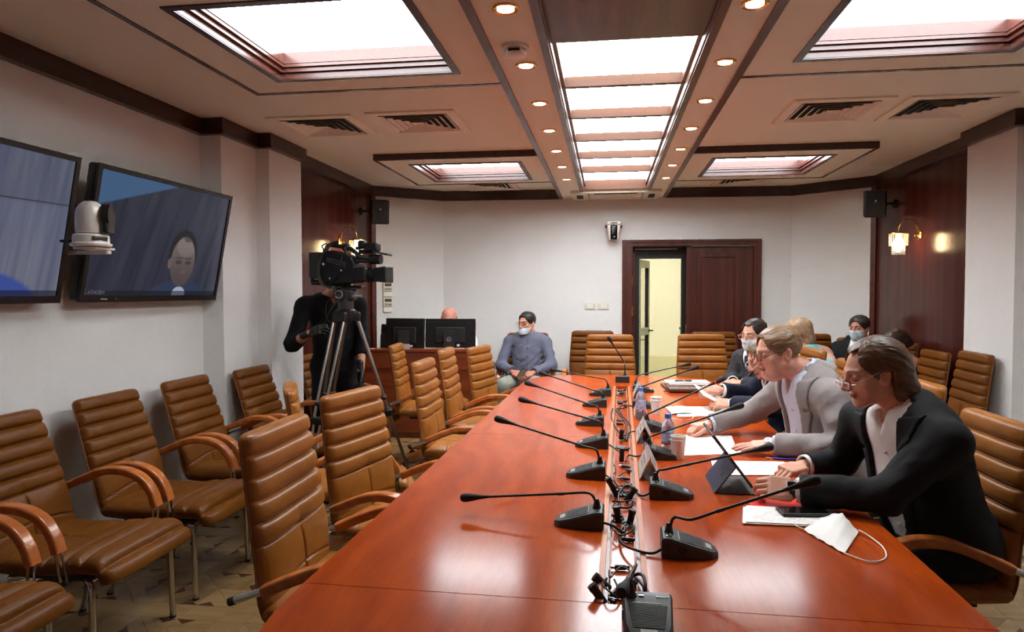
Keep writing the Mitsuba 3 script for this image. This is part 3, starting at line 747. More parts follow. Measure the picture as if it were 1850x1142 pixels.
# ------------------------------------------------------------------ wall screens
def lin(c): return mi.Color3f(rgb(*c))
def ell(u, v, cu, cv, ru, rv): return dr.sqrt(dr.square((u - cu) / ru) + dr.square((v - cv) / rv))
def soft(d, e=0.06): return 1 - smoothstep(1 - e, 1 + e, d)
def f_screen_right(p, n, uv):
    u, v = uv.x, 1 - uv.y                       # v runs downwards
    st = fbm(u * 34 + v * 5, v * 1.5, 0.0, 3)
    c = mix(rgb(30, 33, 46), rgb(58, 60, 74), dr.clip(st * 0.8 + u * 0.35 - 0.1, 0, 1))
    c = mix(c, rgb(96, 92, 104), smoothstep(0.9, 0.98, u) * 0.25)
    wedge = smoothstep(0.0, 0.02, 0.29 - v - u * 0.52)
    c = mix(c, rgb(58, 86, 118), wedge)
    suit = soft(ell(u, v, 0.66, 1.06, 0.27, 0.20))
    c = mix(c, rgb(44, 54, 76), suit)
    c = mix(c, rgb(150, 160, 178), soft(ell(u, v, 0.665, 0.985, 0.055, 0.07)))
    c = mix(c, rgb(34, 32, 36), soft(ell(u, v, 0.66, 0.62, 0.118, 0.245)))
    face = soft(ell(u, v, 0.665, 0.68, 0.102, 0.235))
    fc = mix(rgb(74, 66, 68), rgb(118, 106, 102), smoothstep(0.85, 0.5, v) * (0.6 + 0.4 * soft(ell(u, v, 0.68, 0.53, 0.08, 0.1))))
    c = mix(c, fc, face)
    c = mix(c, rgb(52, 50, 56), face * soft(ell(u, v, 0.685, 0.455, 0.035, 0.035)) * 0.7)
    for eu in (0.63, 0.71):
        c = mix(c, rgb(58, 48, 48), face * soft(ell(u, v, eu, 0.685, 0.028, 0.020)) * 0.8)
        c = mix(c, rgb(62, 52, 52), face * soft(ell(u, v, eu, 0.645, 0.036, 0.010)) * 0.7)
    c = mix(c, rgb(98, 80, 76), face * soft(ell(u, v, 0.68, 0.775, 0.022, 0.02)) * 0.8)
    c = mix(c, rgb(96, 62, 60), face * soft(ell(u, v, 0.675, 0.83, 0.036, 0.010)) * 0.9)
    c = mix(c, rgb(108, 88, 82), soft(ell(u, v, 0.558, 0.70, 0.016, 0.05)) * 0.8)
    return mix(c, rgb(22, 24, 32), smoothstep(0.955, 0.96, v) * 0.75) * 0.66
def f_screen_left(p, n, uv):
    u, v = uv.x, 1 - uv.y
    st = fbm(u * 40 + v * 2, v * 1.2, 3.0, 3)
    c = mix(rgb(66, 74, 102), rgb(116, 118, 132), dr.clip(st * 0.9 + (u - 0.6) * 0.3, 0, 1))
    c = c * (0.9 + 0.2 * smoothstep(0.33, 0.36, v)) * (1 - 0.5 * soft(ell(u, v, 0.6, 0.345 - 0.02 * u, 0.6, 0.006)))
    c = mix(c, rgb(58, 78, 150), soft(ell(u, v, 0.52, 1.10, 0.40, 0.30)))
    c = mix(c, rgb(30, 30, 40), soft(ell(u, v, 0.50, 0.62, 0.17, 0.27)))
    c = mix(c, rgb(130, 120, 112), soft(ell(u, v, 0.50, 0.68, 0.15, 0.27)))
    hd = soft(ell(u, v, 0.50, 0.68, 0.15, 0.27))
    for eu in (0.44, 0.56):
        c = mix(c, rgb(60, 50, 48), hd * soft(ell(u, v, eu, 0.66, 0.034, 0.020)) * 0.8)
        c = mix(c, rgb(62, 54, 52), hd * soft(ell(u, v, eu, 0.615, 0.045, 0.012)) * 0.7)
    c = mix(c, rgb(104, 88, 82), hd * soft(ell(u, v, 0.50, 0.75, 0.026, 0.022)) * 0.8)
    c = mix(c, rgb(104, 70, 66), hd * soft(ell(u, v, 0.50, 0.83, 0.05, 0.012)) * 0.9)
    c = mix(c, rgb(100, 92, 86), hd * smoothstep(0.50, 0.64, u) * 0.5)
    c = mix(c, rgb(90, 120, 130), soft(ell(u, v, 0.645, 0.72, 0.02, 0.06)))
    return mix(c, rgb(24, 26, 38), smoothstep(0.955, 0.96, v) * 0.75) * 0.55
mat('mat_display', rgb(10, 10, 11), 0.35, specular=0.15)
def tv(name_label, yc, fn):
    k = thing('wall_screen', name_label, 'television')
    w, h, d = 1.235, 0.720, 0.055
    M = TR(-2.612, yc, 1.808, 0, 0, 11.0)
    add = lambda n, m, mt, **kw: part(k, n, m, mt, to_world=M, **kw)
    fr = sg.box(-w / 2, -h / 2, w / 2, h / 2).difference(sg.box(-w / 2 + 0.026, -h / 2 + 0.034, w / 2 - 0.026, h / 2 - 0.026))
    R = trimesh.transformations.euler_matrix(math.pi / 2, 0, math.pi / 2, 'sxyz')      # plane xy -> world yz, normal +x
    f = extrude(fr, -0.006, 0.010); f.apply_transform(R); add('bezel', f, 'mat_black')
    add('housing', rbox(d, w - 0.004, h - 0.004, 0.012, (-d / 2 - 0.004, 0, 0)), 'mat_black', smooth=30)
    y0, y1, z0, z1 = -w / 2 + 0.025, w / 2 - 0.025, -h / 2 + 0.033, h / 2 - 0.025
    q = trimesh.Trimesh([[0.001, y0, z0], [0.001, y1, z0], [0.001, y1, z1], [0.001, y0, z1]], [[0, 1, 2], [0, 2, 3]], process=False)
    part(k, 'display', q, 'mat_display', uv=np.array([[0, 0], [1, 0], [1, 1], [0, 1]], float), to_world=M, label='lit display', emitter={'type': 'area', 'radiance': proc(fn)})
    add('maker_plate', box(0.001, 0.05, 0.006, (0.0107, -w / 2 + 0.17, -h / 2 + 0.017)), 'mat_silver')
    add('power_light', ball(0.003, (0.0105, -w / 2 + 0.26, -h / 2 + 0.017), 1), 'mat_white_plastic')
    add('mount', cat(bx(-0.062, -0.055, -0.25, 0.25, -0.2, 0.2), bx(-0.16, -0.06, -0.2, -0.17, -0.12, 0.05), bx(-0.16, -0.06, 0.17, 0.2, -0.12, 0.05)), 'mat_black')
    return k, M, w, h
kr, Mr, w_, h_ = tv('wall screen showing a balding man in a dark suit', 3.775, f_screen_right)
mat('mat_screen_text', rgb(120, 120, 128), 0.5)
t = text('Lebedev', 0.026, 0.0006); t.apply_transform(trimesh.transformations.euler_matrix(math.pi / 2, 0, math.pi / 2, 'sxyz')); t.apply_translation((0.0015, -w_ / 2 + 0.035, -h_ / 2 + 0.042))
part(kr, 'name_caption', t, 'mat_screen_text', to_world=Mr)
tv('wall screen cut off by the left picture edge, showing a blue suit before grey wood', 2.418, f_screen_left)

# pan-tilt cameras
def lens(r, l): return lathe([(0, 0), (r, 0), (r, l), (r * 0.85, l + 0.004), (r * 0.8, l - 0.008), (0, l - 0.012)], 24)
k = thing('conference_camera', 'white pan-tilt camera on a bracket between the two wall screens', 'camera')
M = TR(-2.47, 3.005, 1.725, -66)
part(k, 'base', lathe([(0.086, 0.0), (0.09, 0.006), (0.09, 0.014), (0.08, 0.018), (0.078, 0.052), (0.072, 0.06), (0.04, 0.062)], 36), 'mat_white_plastic', 30, to_world=M)
part(k, 'base_panel', xf(rbox(0.012, 0.07, 0.022, 0.004), 0.052, 0.052, 0.036, 45), 'mat_black', 30, to_world=M)
part(k, 'head', lathe([(0.060, 0.064), (0.064, 0.07), (0.066, 0.09), (0.066, 0.15), (0.061, 0.178), (0.049, 0.201), (0.028, 0.217), (0.0, 0.222)], 36), 'mat_white_plastic', 40, to_world=M)
part(k, 'yoke', cat(xf(cyl(0.062, 0.034, (0, 0, 0), 28, 'y'), 0.0, 0.074, 0.145), rbox(0.11, 0.034, 0.09, 0.012, (0, 0.074, 0.105))), 'mat_black', 40, to_world=M)
part(k, 'lens', xf(lens(0.034, 0.03), -0.055, 0, 0.14, 0, 0, -90), 'mat_black_gloss', 40, to_world=M)
part(k, 'bracket', cat(bx(-2.765, -2.45, 3.075, 3.115, 1.695, 1.712), bx(-2.765, -2.755, 3.05, 3.14, 1.63, 1.78), bx(-2.53, -2.41, 2.96, 3.09, 1.712, 1.722)), 'mat_white_plastic')
part(k, 'cable_plug', cat(*[cyl(0.007, 0.05, (-2.56, 2.95 + 0.014 * i, 1.75), 8, 'x') for i in range(4)]), 'mat_black')

k = thing('conference_camera', 'small white pan-tilt camera with a black lens face, left of the door casing top', 'camera')
M = TR(0.072, back_y(0.07) - 0.085, 2.20, BACK_ANG)
part(k, 'base', rbox(0.165, 0.15, 0.05, 0.014, (0, 0, 0.085)), 'mat_white_plastic', 40, to_world=M)
part(k, 'housing', m3.Manifold.batch_hull([m3.Manifold.sphere(0.012, 12).translate(p) for p in ((-0.066, -0.05, 0.06), (0.066, -0.05, 0.06), (-0.066, 0.05, 0.06), (0.066, 0.05, 0.06), (-0.04, -0.05, -0.085), (0.04, -0.05, -0.085), (-0.04, 0.05, -0.085), (0.04, 0.05, -0.085))]), 'mat_white_plastic', 40, to_world=M)
part(k, 'lens_face', rbox(0.078, 0.03, 0.165, 0.014, (0, -0.062, -0.02)), 'mat_black_gloss', 40, to_world=M)
part(k, 'lens', xf(lens(0.024, 0.016), 0, -0.072, -0.06, 0, 90), 'mat_black_gloss', 40, to_world=M)
part(k, 'slot', box(0.07, 0.004, 0.012, (0, -0.0755, 0.085)), 'mat_black', to_world=M)
part(k, 'knob', cat(cyl(0.016, 0.02, (-0.085, 0, 0.05), 14, 'x'), cyl(0.016, 0.02, (0.085, 0, 0.05), 14, 'x')), 'mat_black', 30, to_world=M)
part(k, 'bracket', bx(-0.06, 0.06, 0.05, 0.085, 0.06, 0.12), 'mat_white_plastic', to_world=M)

# loudspeakers
def speaker(label, x, y, z, rz, wx, wy, dz):
    k = thing('wall_speaker', label, 'speaker')
    M = TR(x, y, z, rz, 10)
    part(k, 'cabinet', rbox(0.19, 0.17, 0.25, 0.012), 'mat_black', 30, to_world=M)
    part(k, 'grille', rbox(0.17, 0.02, 0.23, 0.008, (0, -0.088, 0)), 'mat_black_matt', 30, to_world=M)
    part(k, 'badge', box(0.016, 0.003, 0.016, (0, -0.0995, 0.03)), 'mat_silver', to_world=M)
    part(k, 'bracket', cat(tube([(x, y + 0.05, z + dz), ((x + wx) / 2, (y + wy) / 2, z + dz), (wx, wy, z + dz)], 0.014, 10), cyl(0.04, 0.02, (wx, wy, z + dz), 18, 'x'), ball(0.028, ((x + wx) / 2, (y + wy) / 2, z + dz), 2)), 'mat_black', 30)
speaker('black loudspeaker on the right wood panelling above the wall lamp', 2.545, 7.02, 2.345, -16, 2.73, 7.06, 0.0)
speaker('black loudspeaker on the left wood panelling above the video camera', -2.40, 7.04, 2.36, 26, -2.60, 7.06, 0.01)

# crystal wall lamps
mat('mat_crystal', rgb(250, 240, 225), 0.05, two=False, spec_trans=0.55, eta=1.5)
def sconce(label, X, Y, s):
    k = thing('wall_lamp', label, 'wall lamp')
    z0 = 2.0
    part(k, 'back_plate', xf(lathe([(0.045, 0), (0.045, 0.006), (0.036, 0.012), (0.018, 0.022), (0.0, 0.026)], 28), X, Y, z0, 0, 0, -90 * s), 'mat_brass', 30)
    part(k, 'finial', cat(ball(0.011, (X - s * 0.034, Y, z0 - 0.005)), ball(0.009, (X - s * 0.02, Y - 0.02, z0))), 'mat_brass', True)
    c = X - s * 0.175
    a = np.linspace(0, np.pi, 18)
    part(k, 'arm', tube([(X - s * 0.012, Y, z0 + 0.01)] + [((X - s * 0.012 + c) / 2 + s * (X * s - s * 0.012 * s - c * s) / 2 * 0 + (abs(X - c) - 0.012) / 2 * s * math.cos(t), Y, z0 + 0.03 + 0.115 * math.sin(t)) for t in a], 0.0055, 10), 'mat_brass', True)
    part(k, 'crown', lathe([(0.018, 0.034), (0.05, 0.026), (0.078, 0.02), (0.080, 0.012), (0.072, 0.010)], 32, (c, Y, z0 + 0.0)), 'mat_brass', 30)
    part(k, 'bulb', lathe([(0.014, 0.01), (0.030, -0.03), (0.036, -0.08), (0.030, -0.125), (0.0, -0.15)], 20, (c, Y, z0)), 'mat_white_plastic', 30, label='glowing bulb', emitter={'type': 'area', 'radiance': col(SCONCE_L)})
    dr_ = []
    oc = trimesh.creation.icosphere(subdivisions=0, radius=1.0)
    def bead(x, y, z, rx, rz):
        m = oc.copy(); m.vertices = m.vertices * (rx, rx, rz) + (x, y, z); return m
    tiers = [(0.076, 28, 0.006, -0.086, 7), (0.052, 20, -0.07, -0.165, 7)]
    for r, n, za, zb, rows in tiers:
        ms = []
        for i in range(n):
            t = 2 * np.pi * i / n
            for j in range(rows):
                z = za + (zb - za) * j / (rows - 1)
                ms.append(bead(c + r * math.cos(t), Y + r * math.sin(t), z0 + z, 0.0036, abs(zb - za) / rows * 0.5))
        part(k, 'crystal_tier', cat(*ms), 'mat_crystal', kind='stuff', label='ring of hanging crystal drops')
sconce('lit crystal wall lamp with a brass arm on the right wood panelling', 2.742, 6.52, 1)
sconce('crystal wall lamp on the left wood panelling, mostly hidden behind the video camera', -2.607, 6.46, -1)

# thermostats on the slanted wall, light switches on the back wall
WD = TR(-2.61, 7.37, 0, 39.06)
for zc, lb in ((1.565, 'upper cream thermostat on the slanted left wall'), (1.39, 'lower cream thermostat on the slanted left wall')):
    k = thing('thermostat', lb, 'thermostat')
    part(k, 'body', rbox(0.106, 0.022, 0.10, 0.006, (0.183, -0.011, zc)), 'mat_cream_plastic', 30, to_world=WD)
    part(k, 'display', box(0.078, 0.003, 0.032, (0.187, -0.0225, zc + 0.024)), 'mat_grille', to_world=WD, label='grey liquid crystal display')
    for i in range(4):
        for j in range(2):
            part(k, 'button', box(0.014, 0.003, 0.008, (0.155 + i * 0.021, -0.0232, zc - 0.018 - j * 0.014)), 'mat_charcoal' if i % 2 else 'mat_grille', to_world=WD)
    part(k, 'flap', xf(rbox(0.104, 0.012, 0.055, 0.004), 0.184, -0.014, zc - 0.083, 0, -6), 'mat_white_plastic', 30, to_world=WD)
for a, b, lb in ((-0.253, -0.138, 'left cream light switch plate on the back wall'), (-0.100, 0.021, 'right cream light switch plate on the back wall, next to the door')):
    k = thing('light_switch', lb, 'light switch')
    M = TR((a + b) / 2, back_y((a + b) / 2), 1.337, BACK_ANG)
    part(k, 'plate', rbox(b - a, 0.012, 0.074, 0.005, (0, -0.006, 0)), 'mat_cream_plastic', 30, to_world=M)
    for i in range(3):
        part(k, 'rocker', xf(rbox(0.020, 0.008, 0.046, 0.002), -0.022 + i * 0.022, -0.013, 0, 0, 4), 'mat_white_plastic', 30, to_world=M)

# ------------------------------------------------------------------ operator desk, monitors
k = thing('operator_desk', 'red-brown wooden operator desk with a raised front board in the left back corner', 'desk')
part(k, 'front_board', bx(-2.56, -1.22, 6.80, 6.83, 0.06, 0.90), 'mat_desk')
part(k, 'upper_band', bx(-2.565, -1.215, 6.785, 6.80, 0.72, 0.885), 'mat_desk')
part(k, 'cap', bx(-2.57, -1.21, 6.78, 6.96, 0.895, 0.917), 'mat_desk')
part(k, 'worktop', bx(-2.40, -1.22, 6.83, 7.38, 0.72, 0.745), 'mat_desk')
for x in (-2.40, -1.24): part(k, 'side_panel', bx(x, x + 0.025, 6.83, 7.36, 0.004, 0.72), 'mat_desk')
part(k, 'plinth', bx(-2.54, -1.24, 6.806, 6.83, 0.004, 0.06), 'mat_table_dark')
def monitor(label, x, y, z, w, h, rz, logo=False):
    k = thing('monitor', label, 'monitor')
    M = TR(x, y, z, rz, -4)
    part(k, 'shell', rbox(w, 0.03, h, 0.008), 'mat_black', 30, to_world=M)
    part(k, 'rear_bulge', rbox(w * 0.6, 0.03, h * 0.55, 0.012, (0, -0.02, -0.02)), 'mat_black_matt', 30, to_world=M)
    part(k, 'screen', box(w - 0.02, 0.002, h - 0.025, (0, 0.0155, 0.003)), 'mat_black_gloss', to_world=M)
    part(k, 'top_seam', box(w - 0.03, 0.002, 0.004, (0, -0.0155, h / 2 - 0.035)), 'mat_charcoal', to_world=M)
    zb = 0.746
    part(k, 'stand', cat(bx(x - 0.055, x + 0.055, y - 0.075, y - 0.045, zb + 0.012, z + 0.03), rbox(0.25, 0.19, 0.016, 0.006, (x, y - 0.0 + 0.04, zb + 0.008)), bx(x - 0.05, x + 0.05, y - 0.075, y - 0.01, z - 0.06, z + 0.03)), 'mat_charcoal')
    if logo:
        a = np.linspace(0, 2 * np.pi, 25)
        part(k, 'logo_ring', tube([(x + 0.022 * math.cos(t), y - 0.078, z - 0.06 + 0.022 * math.sin(t)) for t in a], 0.002, 6), 'mat_silver', True)
        t = text('hp', 0.016, 0.001); t.apply_transform(trimesh.transformations.rotation_matrix(math.pi / 2, [1, 0, 0])); t.apply_translation((x - 0.013, y - 0.0768, z - 0.066))
        part(k, 'logo_letters', t, 'mat_silver')
    part(k, 'sticker', xf(box(0.03, 0.002, 0.024), x + w * 0.17, y - 0.037, z - h / 2 + 0.03), 'mat_white_plastic')
monitor('black computer monitor seen from behind, in front of the bald man', -1.622, 6.99, 1.075, 0.535, 0.305, 0, True)
monitor('black computer monitor seen from behind, left of the bald man', -2.11, 6.99, 1.070, 0.44, 0.32, -8)
monitor('black computer monitor seen at a slant, at the left end of the operator desk', -2.36, 7.16, 1.02, 0.36, 0.27, -52)
solo('paper_card', 'small white card standing on the operator desk before the monitors', 'card', cat(xf(box(0.085, 0.002, 0.055), -2.06, 6.84, 0.944, 0, 14)), 'mat_white_plastic')
solo('paper_scrap', 'tiny white paper at the left end of the operator desk top', 'paper', box(0.04, 0.03, 0.004, (-2.42, 6.84, 0.9192)), 'mat_white_plastic')

# ------------------------------------------------------------------ television camera on its tripod
CX, CY, CZ = -1.838, 4.62, 1.70
k = thing('video_tripod', 'tall aluminium tripod with a black fluid head in front of the cameraman', 'tripod')
bowl = np.array([CX + 0.012, CY, 1.345])
part(k, 'bowl', cat(lathe([(0.062, -0.05), (0.075, -0.02), (0.075, 0.03), (0.05, 0.045)], 28, tuple(bowl)), *[xf(rbox(0.06, 0.10, 0.075, 0.012), bowl[0] + 0.07 * math.cos(a), bowl[1] + 0.07 * math.sin(a), bowl[2] - 0.015, math.degrees(a)) for a in (math.radians(-100), math.radians(20), math.radians(140))]), 'mat_black', 30)
part(k, 'fluid_head', cat(cyl(0.055, 0.075, (bowl[0], bowl[1], 1.425), 26), rbox(0.13, 0.105, 0.085, 0.02, (bowl[0] + 0.01, bowl[1], 1.485)), cyl(0.04, 0.03, (bowl[0] - 0.02, bowl[1] - 0.062, 1.49), 24, 'y')), 'mat_charcoal', 30)
part(k, 'head_badge', tube([(bowl[0] - 0.02 + 0.026 * math.cos(t), bowl[1] - 0.079, 1.49 + 0.026 * math.sin(t)) for t in np.linspace(0, 2 * np.pi, 25)], 0.0025, 6), 'mat_silver', True)
part(k, 'lever', tube([(bowl[0] + 0.06, bowl[1] - 0.04, 1.475), (bowl[0] + 0.14, bowl[1] - 0.06, 1.478)], 0.008, 8), 'mat_silver', True)
part(k, 'tension_knob', ball(0.016, (bowl[0] - 0.07, bowl[1] - 0.05, 1.53)), 'mat_silver', True)
part(k, 'camera_plate', rbox(0.24, 0.08, 0.022, 0.005, (bowl[0] + 0.01, bowl[1], 1.54)), 'mat_black', 30)
part(k, 'pan_bar', tube([(bowl[0] - 0.05, bowl[1] + 0.03, 1.47), (bowl[0] - 0.20, bowl[1] + 0.20, 1.36), (bowl[0] - 0.29, bowl[1] + 0.30, 1.25)], 0.011, 10), 'mat_black', True)
for a, ln in ((-104, 0.56), (16, 0.50), (138, 0.56)):
    a = math.radians(a); d = np.array([math.cos(a), math.sin(a), 0]); s = np.array([-d[1], d[0], 0])
    foot = bowl + d * ln; foot[2] = 0.0
    hip = bowl + d * 0.085 + np.array([0, 0, -0.045])
    knee = hip + (foot - hip) * 0.50
    lg = part(k, 'leg', cat(tube([hip + s * 0.042, knee + s * 0.036], 0.0105, 12), tube([hip - s * 0.042, knee - s * 0.036], 0.0105, 12)), 'mat_steel', True, label='aluminium twin-tube leg')
    part(lg, 'clamp', cat(xf(rbox(0.115, 0.05, 0.05, 0.012), *knee, math.degrees(a) + 90), xf(rbox(0.10, 0.035, 0.03, 0.01), *(hip + (foot - hip) * 0.42), math.degrees(a) + 90)), 'mat_black', 30)
    ft = hip + (foot - hip) * 0.985
    part(lg, 'lower_tube', cat(tube([knee + s * 0.026, ft + s * 0.010], 0.009, 10), tube([knee - s * 0.026, ft - s * 0.010], 0.009, 10)), 'mat_steel', True)
    part(lg, 'foot', ball(0.022, (foot[0], foot[1], 0.023), 2), 'mat_black', True)
part(k, 'cable', tube([(bowl[0] - 0.03, bowl[1] - 0.08, 1.50), (bowl[0] - 0.10, bowl[1] - 0.10, 1.42), (bowl[0] - 0.09, bowl[1] - 0.09, 1.30), (bowl[0] - 0.02, bowl[1] - 0.075, 1.33)], 0.004, 6, 20), 'mat_black', True)

k = thing('video_camera', 'black shoulder television camera with hood and viewfinder, on the tripod', 'video camera')
M = TR(CX, CY, CZ, -8)
A = lambda n, m, mt='mat_black', sm=30, **kw: part(k, n, m, mt, sm, to_world=M, **kw)
hull = lambda pts, r=0.012: m3.Manifold.batch_hull([m3.Manifold.sphere(r, 10).translate(p) for p in pts])
def boxpts(x0, x1, y0, y1, z0, z1): return [(x, y, z) for x in (x0, x1) for y in (y0, y1) for z in (z0, z1)]
A('body', hull([(x, y, z) for y in (-0.06, 0.06) for x, z in ((-0.15, -0.10), (-0.15, 0.07), (-0.06, 0.085), (0.09, 0.04), (0.11, 0.0), (0.11, -0.12), (-0.06, -0.13))]))
A('side_panel', hull([(x, -0.066, z) for x, z in ((-0.09, 0.045), (0.05, 0.01), (0.05, -0.02), (-0.09, 0.02))], 0.008), 'mat_charcoal')
A('battery', rbox(0.095, 0.10, 0.185, 0.012, (-0.205, 0, -0.005)), 'mat_charcoal')
A('shoulder_pad', hull(boxpts(-0.13, 0.02, -0.04, 0.04, -0.145, -0.125)), 'mat_black_matt')
A('handle', cat(tube([(-0.14, 0, 0.08), (-0.12, 0, 0.135), (-0.04, 0, 0.13), (0.06, 0, 0.105), (0.12, 0, 0.06)], 0.015, 10, 26), rbox(0.05, 0.04, 0.05, 0.01, (0.02, 0, 0.12))))
A('handle_bracket', cat(tube([(0.03, -0.03, 0.07), (0.03, -0.03, 0.125)], 0.009, 8), tube([(-0.16, 0, 0.10), (-0.10, 0.0, 0.15)], 0.008, 8)), 'mat_charcoal')
A('lens', cat(cyl(0.052, 0.13, (0.17, 0, -0.075), 28, 'x'), cyl(0.046, 0.04, (0.255, 0, -0.075), 28, 'x')))
A('lens_motor', rbox(0.10, 0.05, 0.10, 0.014, (0.16, -0.055, -0.075)))
A('lens_hood', hull([(x, y, z) for x, s in ((0.262, 0.8), (0.345, 1.0)) for y in (-0.055 * s, 0.055 * s) for z in (-0.075 - 0.048 * s, -0.075 + 0.048 * s)], 0.008))
A('viewfinder', cat(rbox(0.10, 0.075, 0.06, 0.012, (0.235, -0.02, 0.115)), cyl(0.034, 0.08, (0.265, -0.03, 0.03), 22, 'x'), rbox(0.12, 0.02, 0.03, 0.006, (0.19, -0.02, 0.085)), rbox(0.05, 0.06, 0.05, 0.01, (0.16, -0.02, 0.135))))
A('viewfinder_arm', cat(tube([(0.12, -0.04, 0.06), (0.19, -0.04, 0.045), (0.25, -0.03, 0.03)], 0.012, 8), tube([(0.10, 0, 0.11), (0.20, -0.02, 0.12)], 0.012, 8), rbox(0.10, 0.05, 0.045, 0.012, (0.155, -0.01, 0.03))), 'mat_charcoal')
A('flip_screen', xf(rbox(0.12, 0.075, 0.012, 0.004), 0.315, -0.03, 0.070, 0, 0, 12), 'mat_charcoal')
A('knob', cat(*[ball(r, p, 1) for r, p in ((0.011, (-0.12, -0.07, 0.0)), (0.007, (0.02, -0.072, -0.045)), (0.007, (-0.07, -0.07, -0.10)), (0.008, (0.2, -0.05, 0.15)), (0.007, (0.11, -0.065, -0.02)))]), 'mat_silver')
A('microphone', cat(cyl(0.02, 0.07, (-0.205, -0.02, -0.125), 16, 'x'), cyl(0.012, 0.02, (-0.235, -0.03, -0.105), 12)), 'mat_black')
mat('mat_strap', rgb(44, 44, 34), 0.7)
A('strap', sweep([(0.02, -0.085, -0.16), (-0.05, -0.095, -0.165), (-0.125, -0.095, -0.13), (-0.145, -0.09, -0.03), (-0.12, -0.082, 0.06), (-0.07, -0.05, 0.14), (-0.03, -0.02, 0.155)], rrect(0.006, 0.034, 0.002, 1), 30, up=(0, 1, 0)), 'mat_strap')
A('cable', cat(tube([(0.03, -0.07, 0.06), (0.02, -0.085, -0.02), (0.0, -0.085, -0.08), (-0.06, -0.085, -0.155), (0.0, -0.07, -0.165)], 0.0045, 8, 30), tube([(-0.14, -0.0, 0.09), (-0.165, -0.01, 0.13), (-0.12, -0.02, 0.15)], 0.004, 6, 16)), 'mat_black')

# ------------------------------------------------------------------ delegate microphones
def mic_base_mesh():
    def pl(s, z, x0=-0.079, x1=0.079):
        o = [(x0, -0.056 * s), (x0 + 0.02, -0.0575 * s), (0.03, -0.053 * s), (0.062, -0.042 * s), (x1, -0.022 * s), (x1 + 0.002, 0)]
        o = o + [(x, -y) for x, y in o[::-1][1:]]
        return [(x, y, z) for x, y in o]
    top = [(x, y, 0.056 - 0.042 * max(0, (x + 0.055) / 0.134) ** 1.15) for x, y, z in pl(0.90, 0, -0.074, 0.075)]
    mid = [(x, y, max(0.006, 0.050 - 0.042 * max(0, (x + 0.055) / 0.134) ** 1.15)) for x, y, z in pl(0.985, 0)]
    return m3.Manifold.hull_points(np.array(pl(1.0, 0.0012) + top + mid))
mb = mic_base_mesh()
def slope_z(x): return 0.056 - 0.042 * max(0, (x + 0.055) / 0.134) ** 1.15
def on_top(x0, x1, y0, y1, h=0.0012):
    P = [[x0, y0, slope_z(x0)], [x1, y0, slope_z(x1)], [x1, y1, slope_z(x1)], [x0, y1, slope_z(x0)]]
    P += [[x, y, z + h] for x, y, z in P]
    return trimesh.convex.convex_hull(np.array(P))
grl = cat(*[on_top(-0.024 + i * 0.0042, -0.0218 + i * 0.0042, -0.043 + i * 0.0006, 0.043 - i * 0.0006, 0.0014) for i in range(16)])
grc = cat(*[on_top(-0.024, 0.041, y - 0.0006, y + 0.0006, 0.0009) for y in np.linspace(-0.032, 0.032, 13)])
mic_proto = [('base', mb, 'mat_charcoal', 25), ('grille', cat(grl, grc), 'mat_grille', False), ('badge', on_top(0.046, 0.062, -0.018, 0.018), 'mat_silver', False),
             ('label_strip', on_top(-0.030, -0.0285, -0.034, 0.03), 'mat_silver', False)]
for i, (a, b) in enumerate(((-0.066, 0.014), (-0.066, 0.030), (-0.056, 0.014), (-0.056, 0.030))):
    mic_proto.append(('button', on_top(a, a + 0.006, -b - 0.006, -b + 0.006, 0.0022), 'mat_silver' if i % 3 else 'mat_grille', False))
mic_proto.append(('speaker_dial', cyl(0.012, 0.004, (-0.02, -0.0555, 0.026), 16, 'y'), 'mat_black', False))
MIC = Proto()
for n, m, mt, sm in mic_proto: MIC.add(n, m, mt, sm)
def mic(label, bx_, by_, rz, bend, head, group, neck=None, ring_=False):
    k = MIC.stamp('desk_microphone', TR(bx_, by_, 0.7502, rz), label, 'microphone', group)
    r = math.radians(rz)
    b = np.array(neck) if neck is not None else np.array([bx_ - 0.056 * math.cos(r), by_ - 0.056 * math.sin(r), 0.805])
    bend, head = np.array(bend), np.array(head)
    u = (head - bend) / np.linalg.norm(head - bend)
    part(k, 'socket', lathe([(0.014, 0.0), (0.012, 0.006), (0.009, 0.02), (0.006, 0.03)], 16, tuple(b)), 'mat_black', 30)
    up = np.array([0, 0, 1.0])
    pts = [b, b + up * 0.6 * (bend - b)[2] + 0.18 * (bend - b), bend - 0.02 * u + up * 0.0, bend + 0.06 * u, head - 0.20 * u, head - 0.06 * u]
    part(k, 'gooseneck', tube(pts, 0.0043, 10, 40), 'mat_black', True)
    part(k, 'neck_joint', tube([bend + 0.055 * u, bend + 0.075 * u], 0.0056, 10), 'mat_charcoal', True)
    P = [head - 0.085 * u, head - 0.06 * u, head - 0.03 * u, head - 0.012 * u, head + 0.004 * u, head + 0.013 * u, head + 0.016 * u]
    part(k, 'capsule', tube(P, np.array([0.0045, 0.0065, 0.0115, 0.0145, 0.0145, 0.0105, 0.004]), 16), 'mat_black_matt', 40, label='flared black microphone head')
    if ring_:
        mat('mat_red_ring', rgb(230, 30, 50), 0.4)
        part(k, 'light_ring', tube([head - 0.045 * u, head - 0.038 * u], 0.0108, 16), 'mat_red_ring', True, label='red light ring')
    return k
GMl = 'desk microphones along the left side of the cable trough'
GMr = 'desk microphones along the right side of the cable trough'
ordn = ['nearest', 'second', 'third', 'fourth', 'fifth', 'farthest']
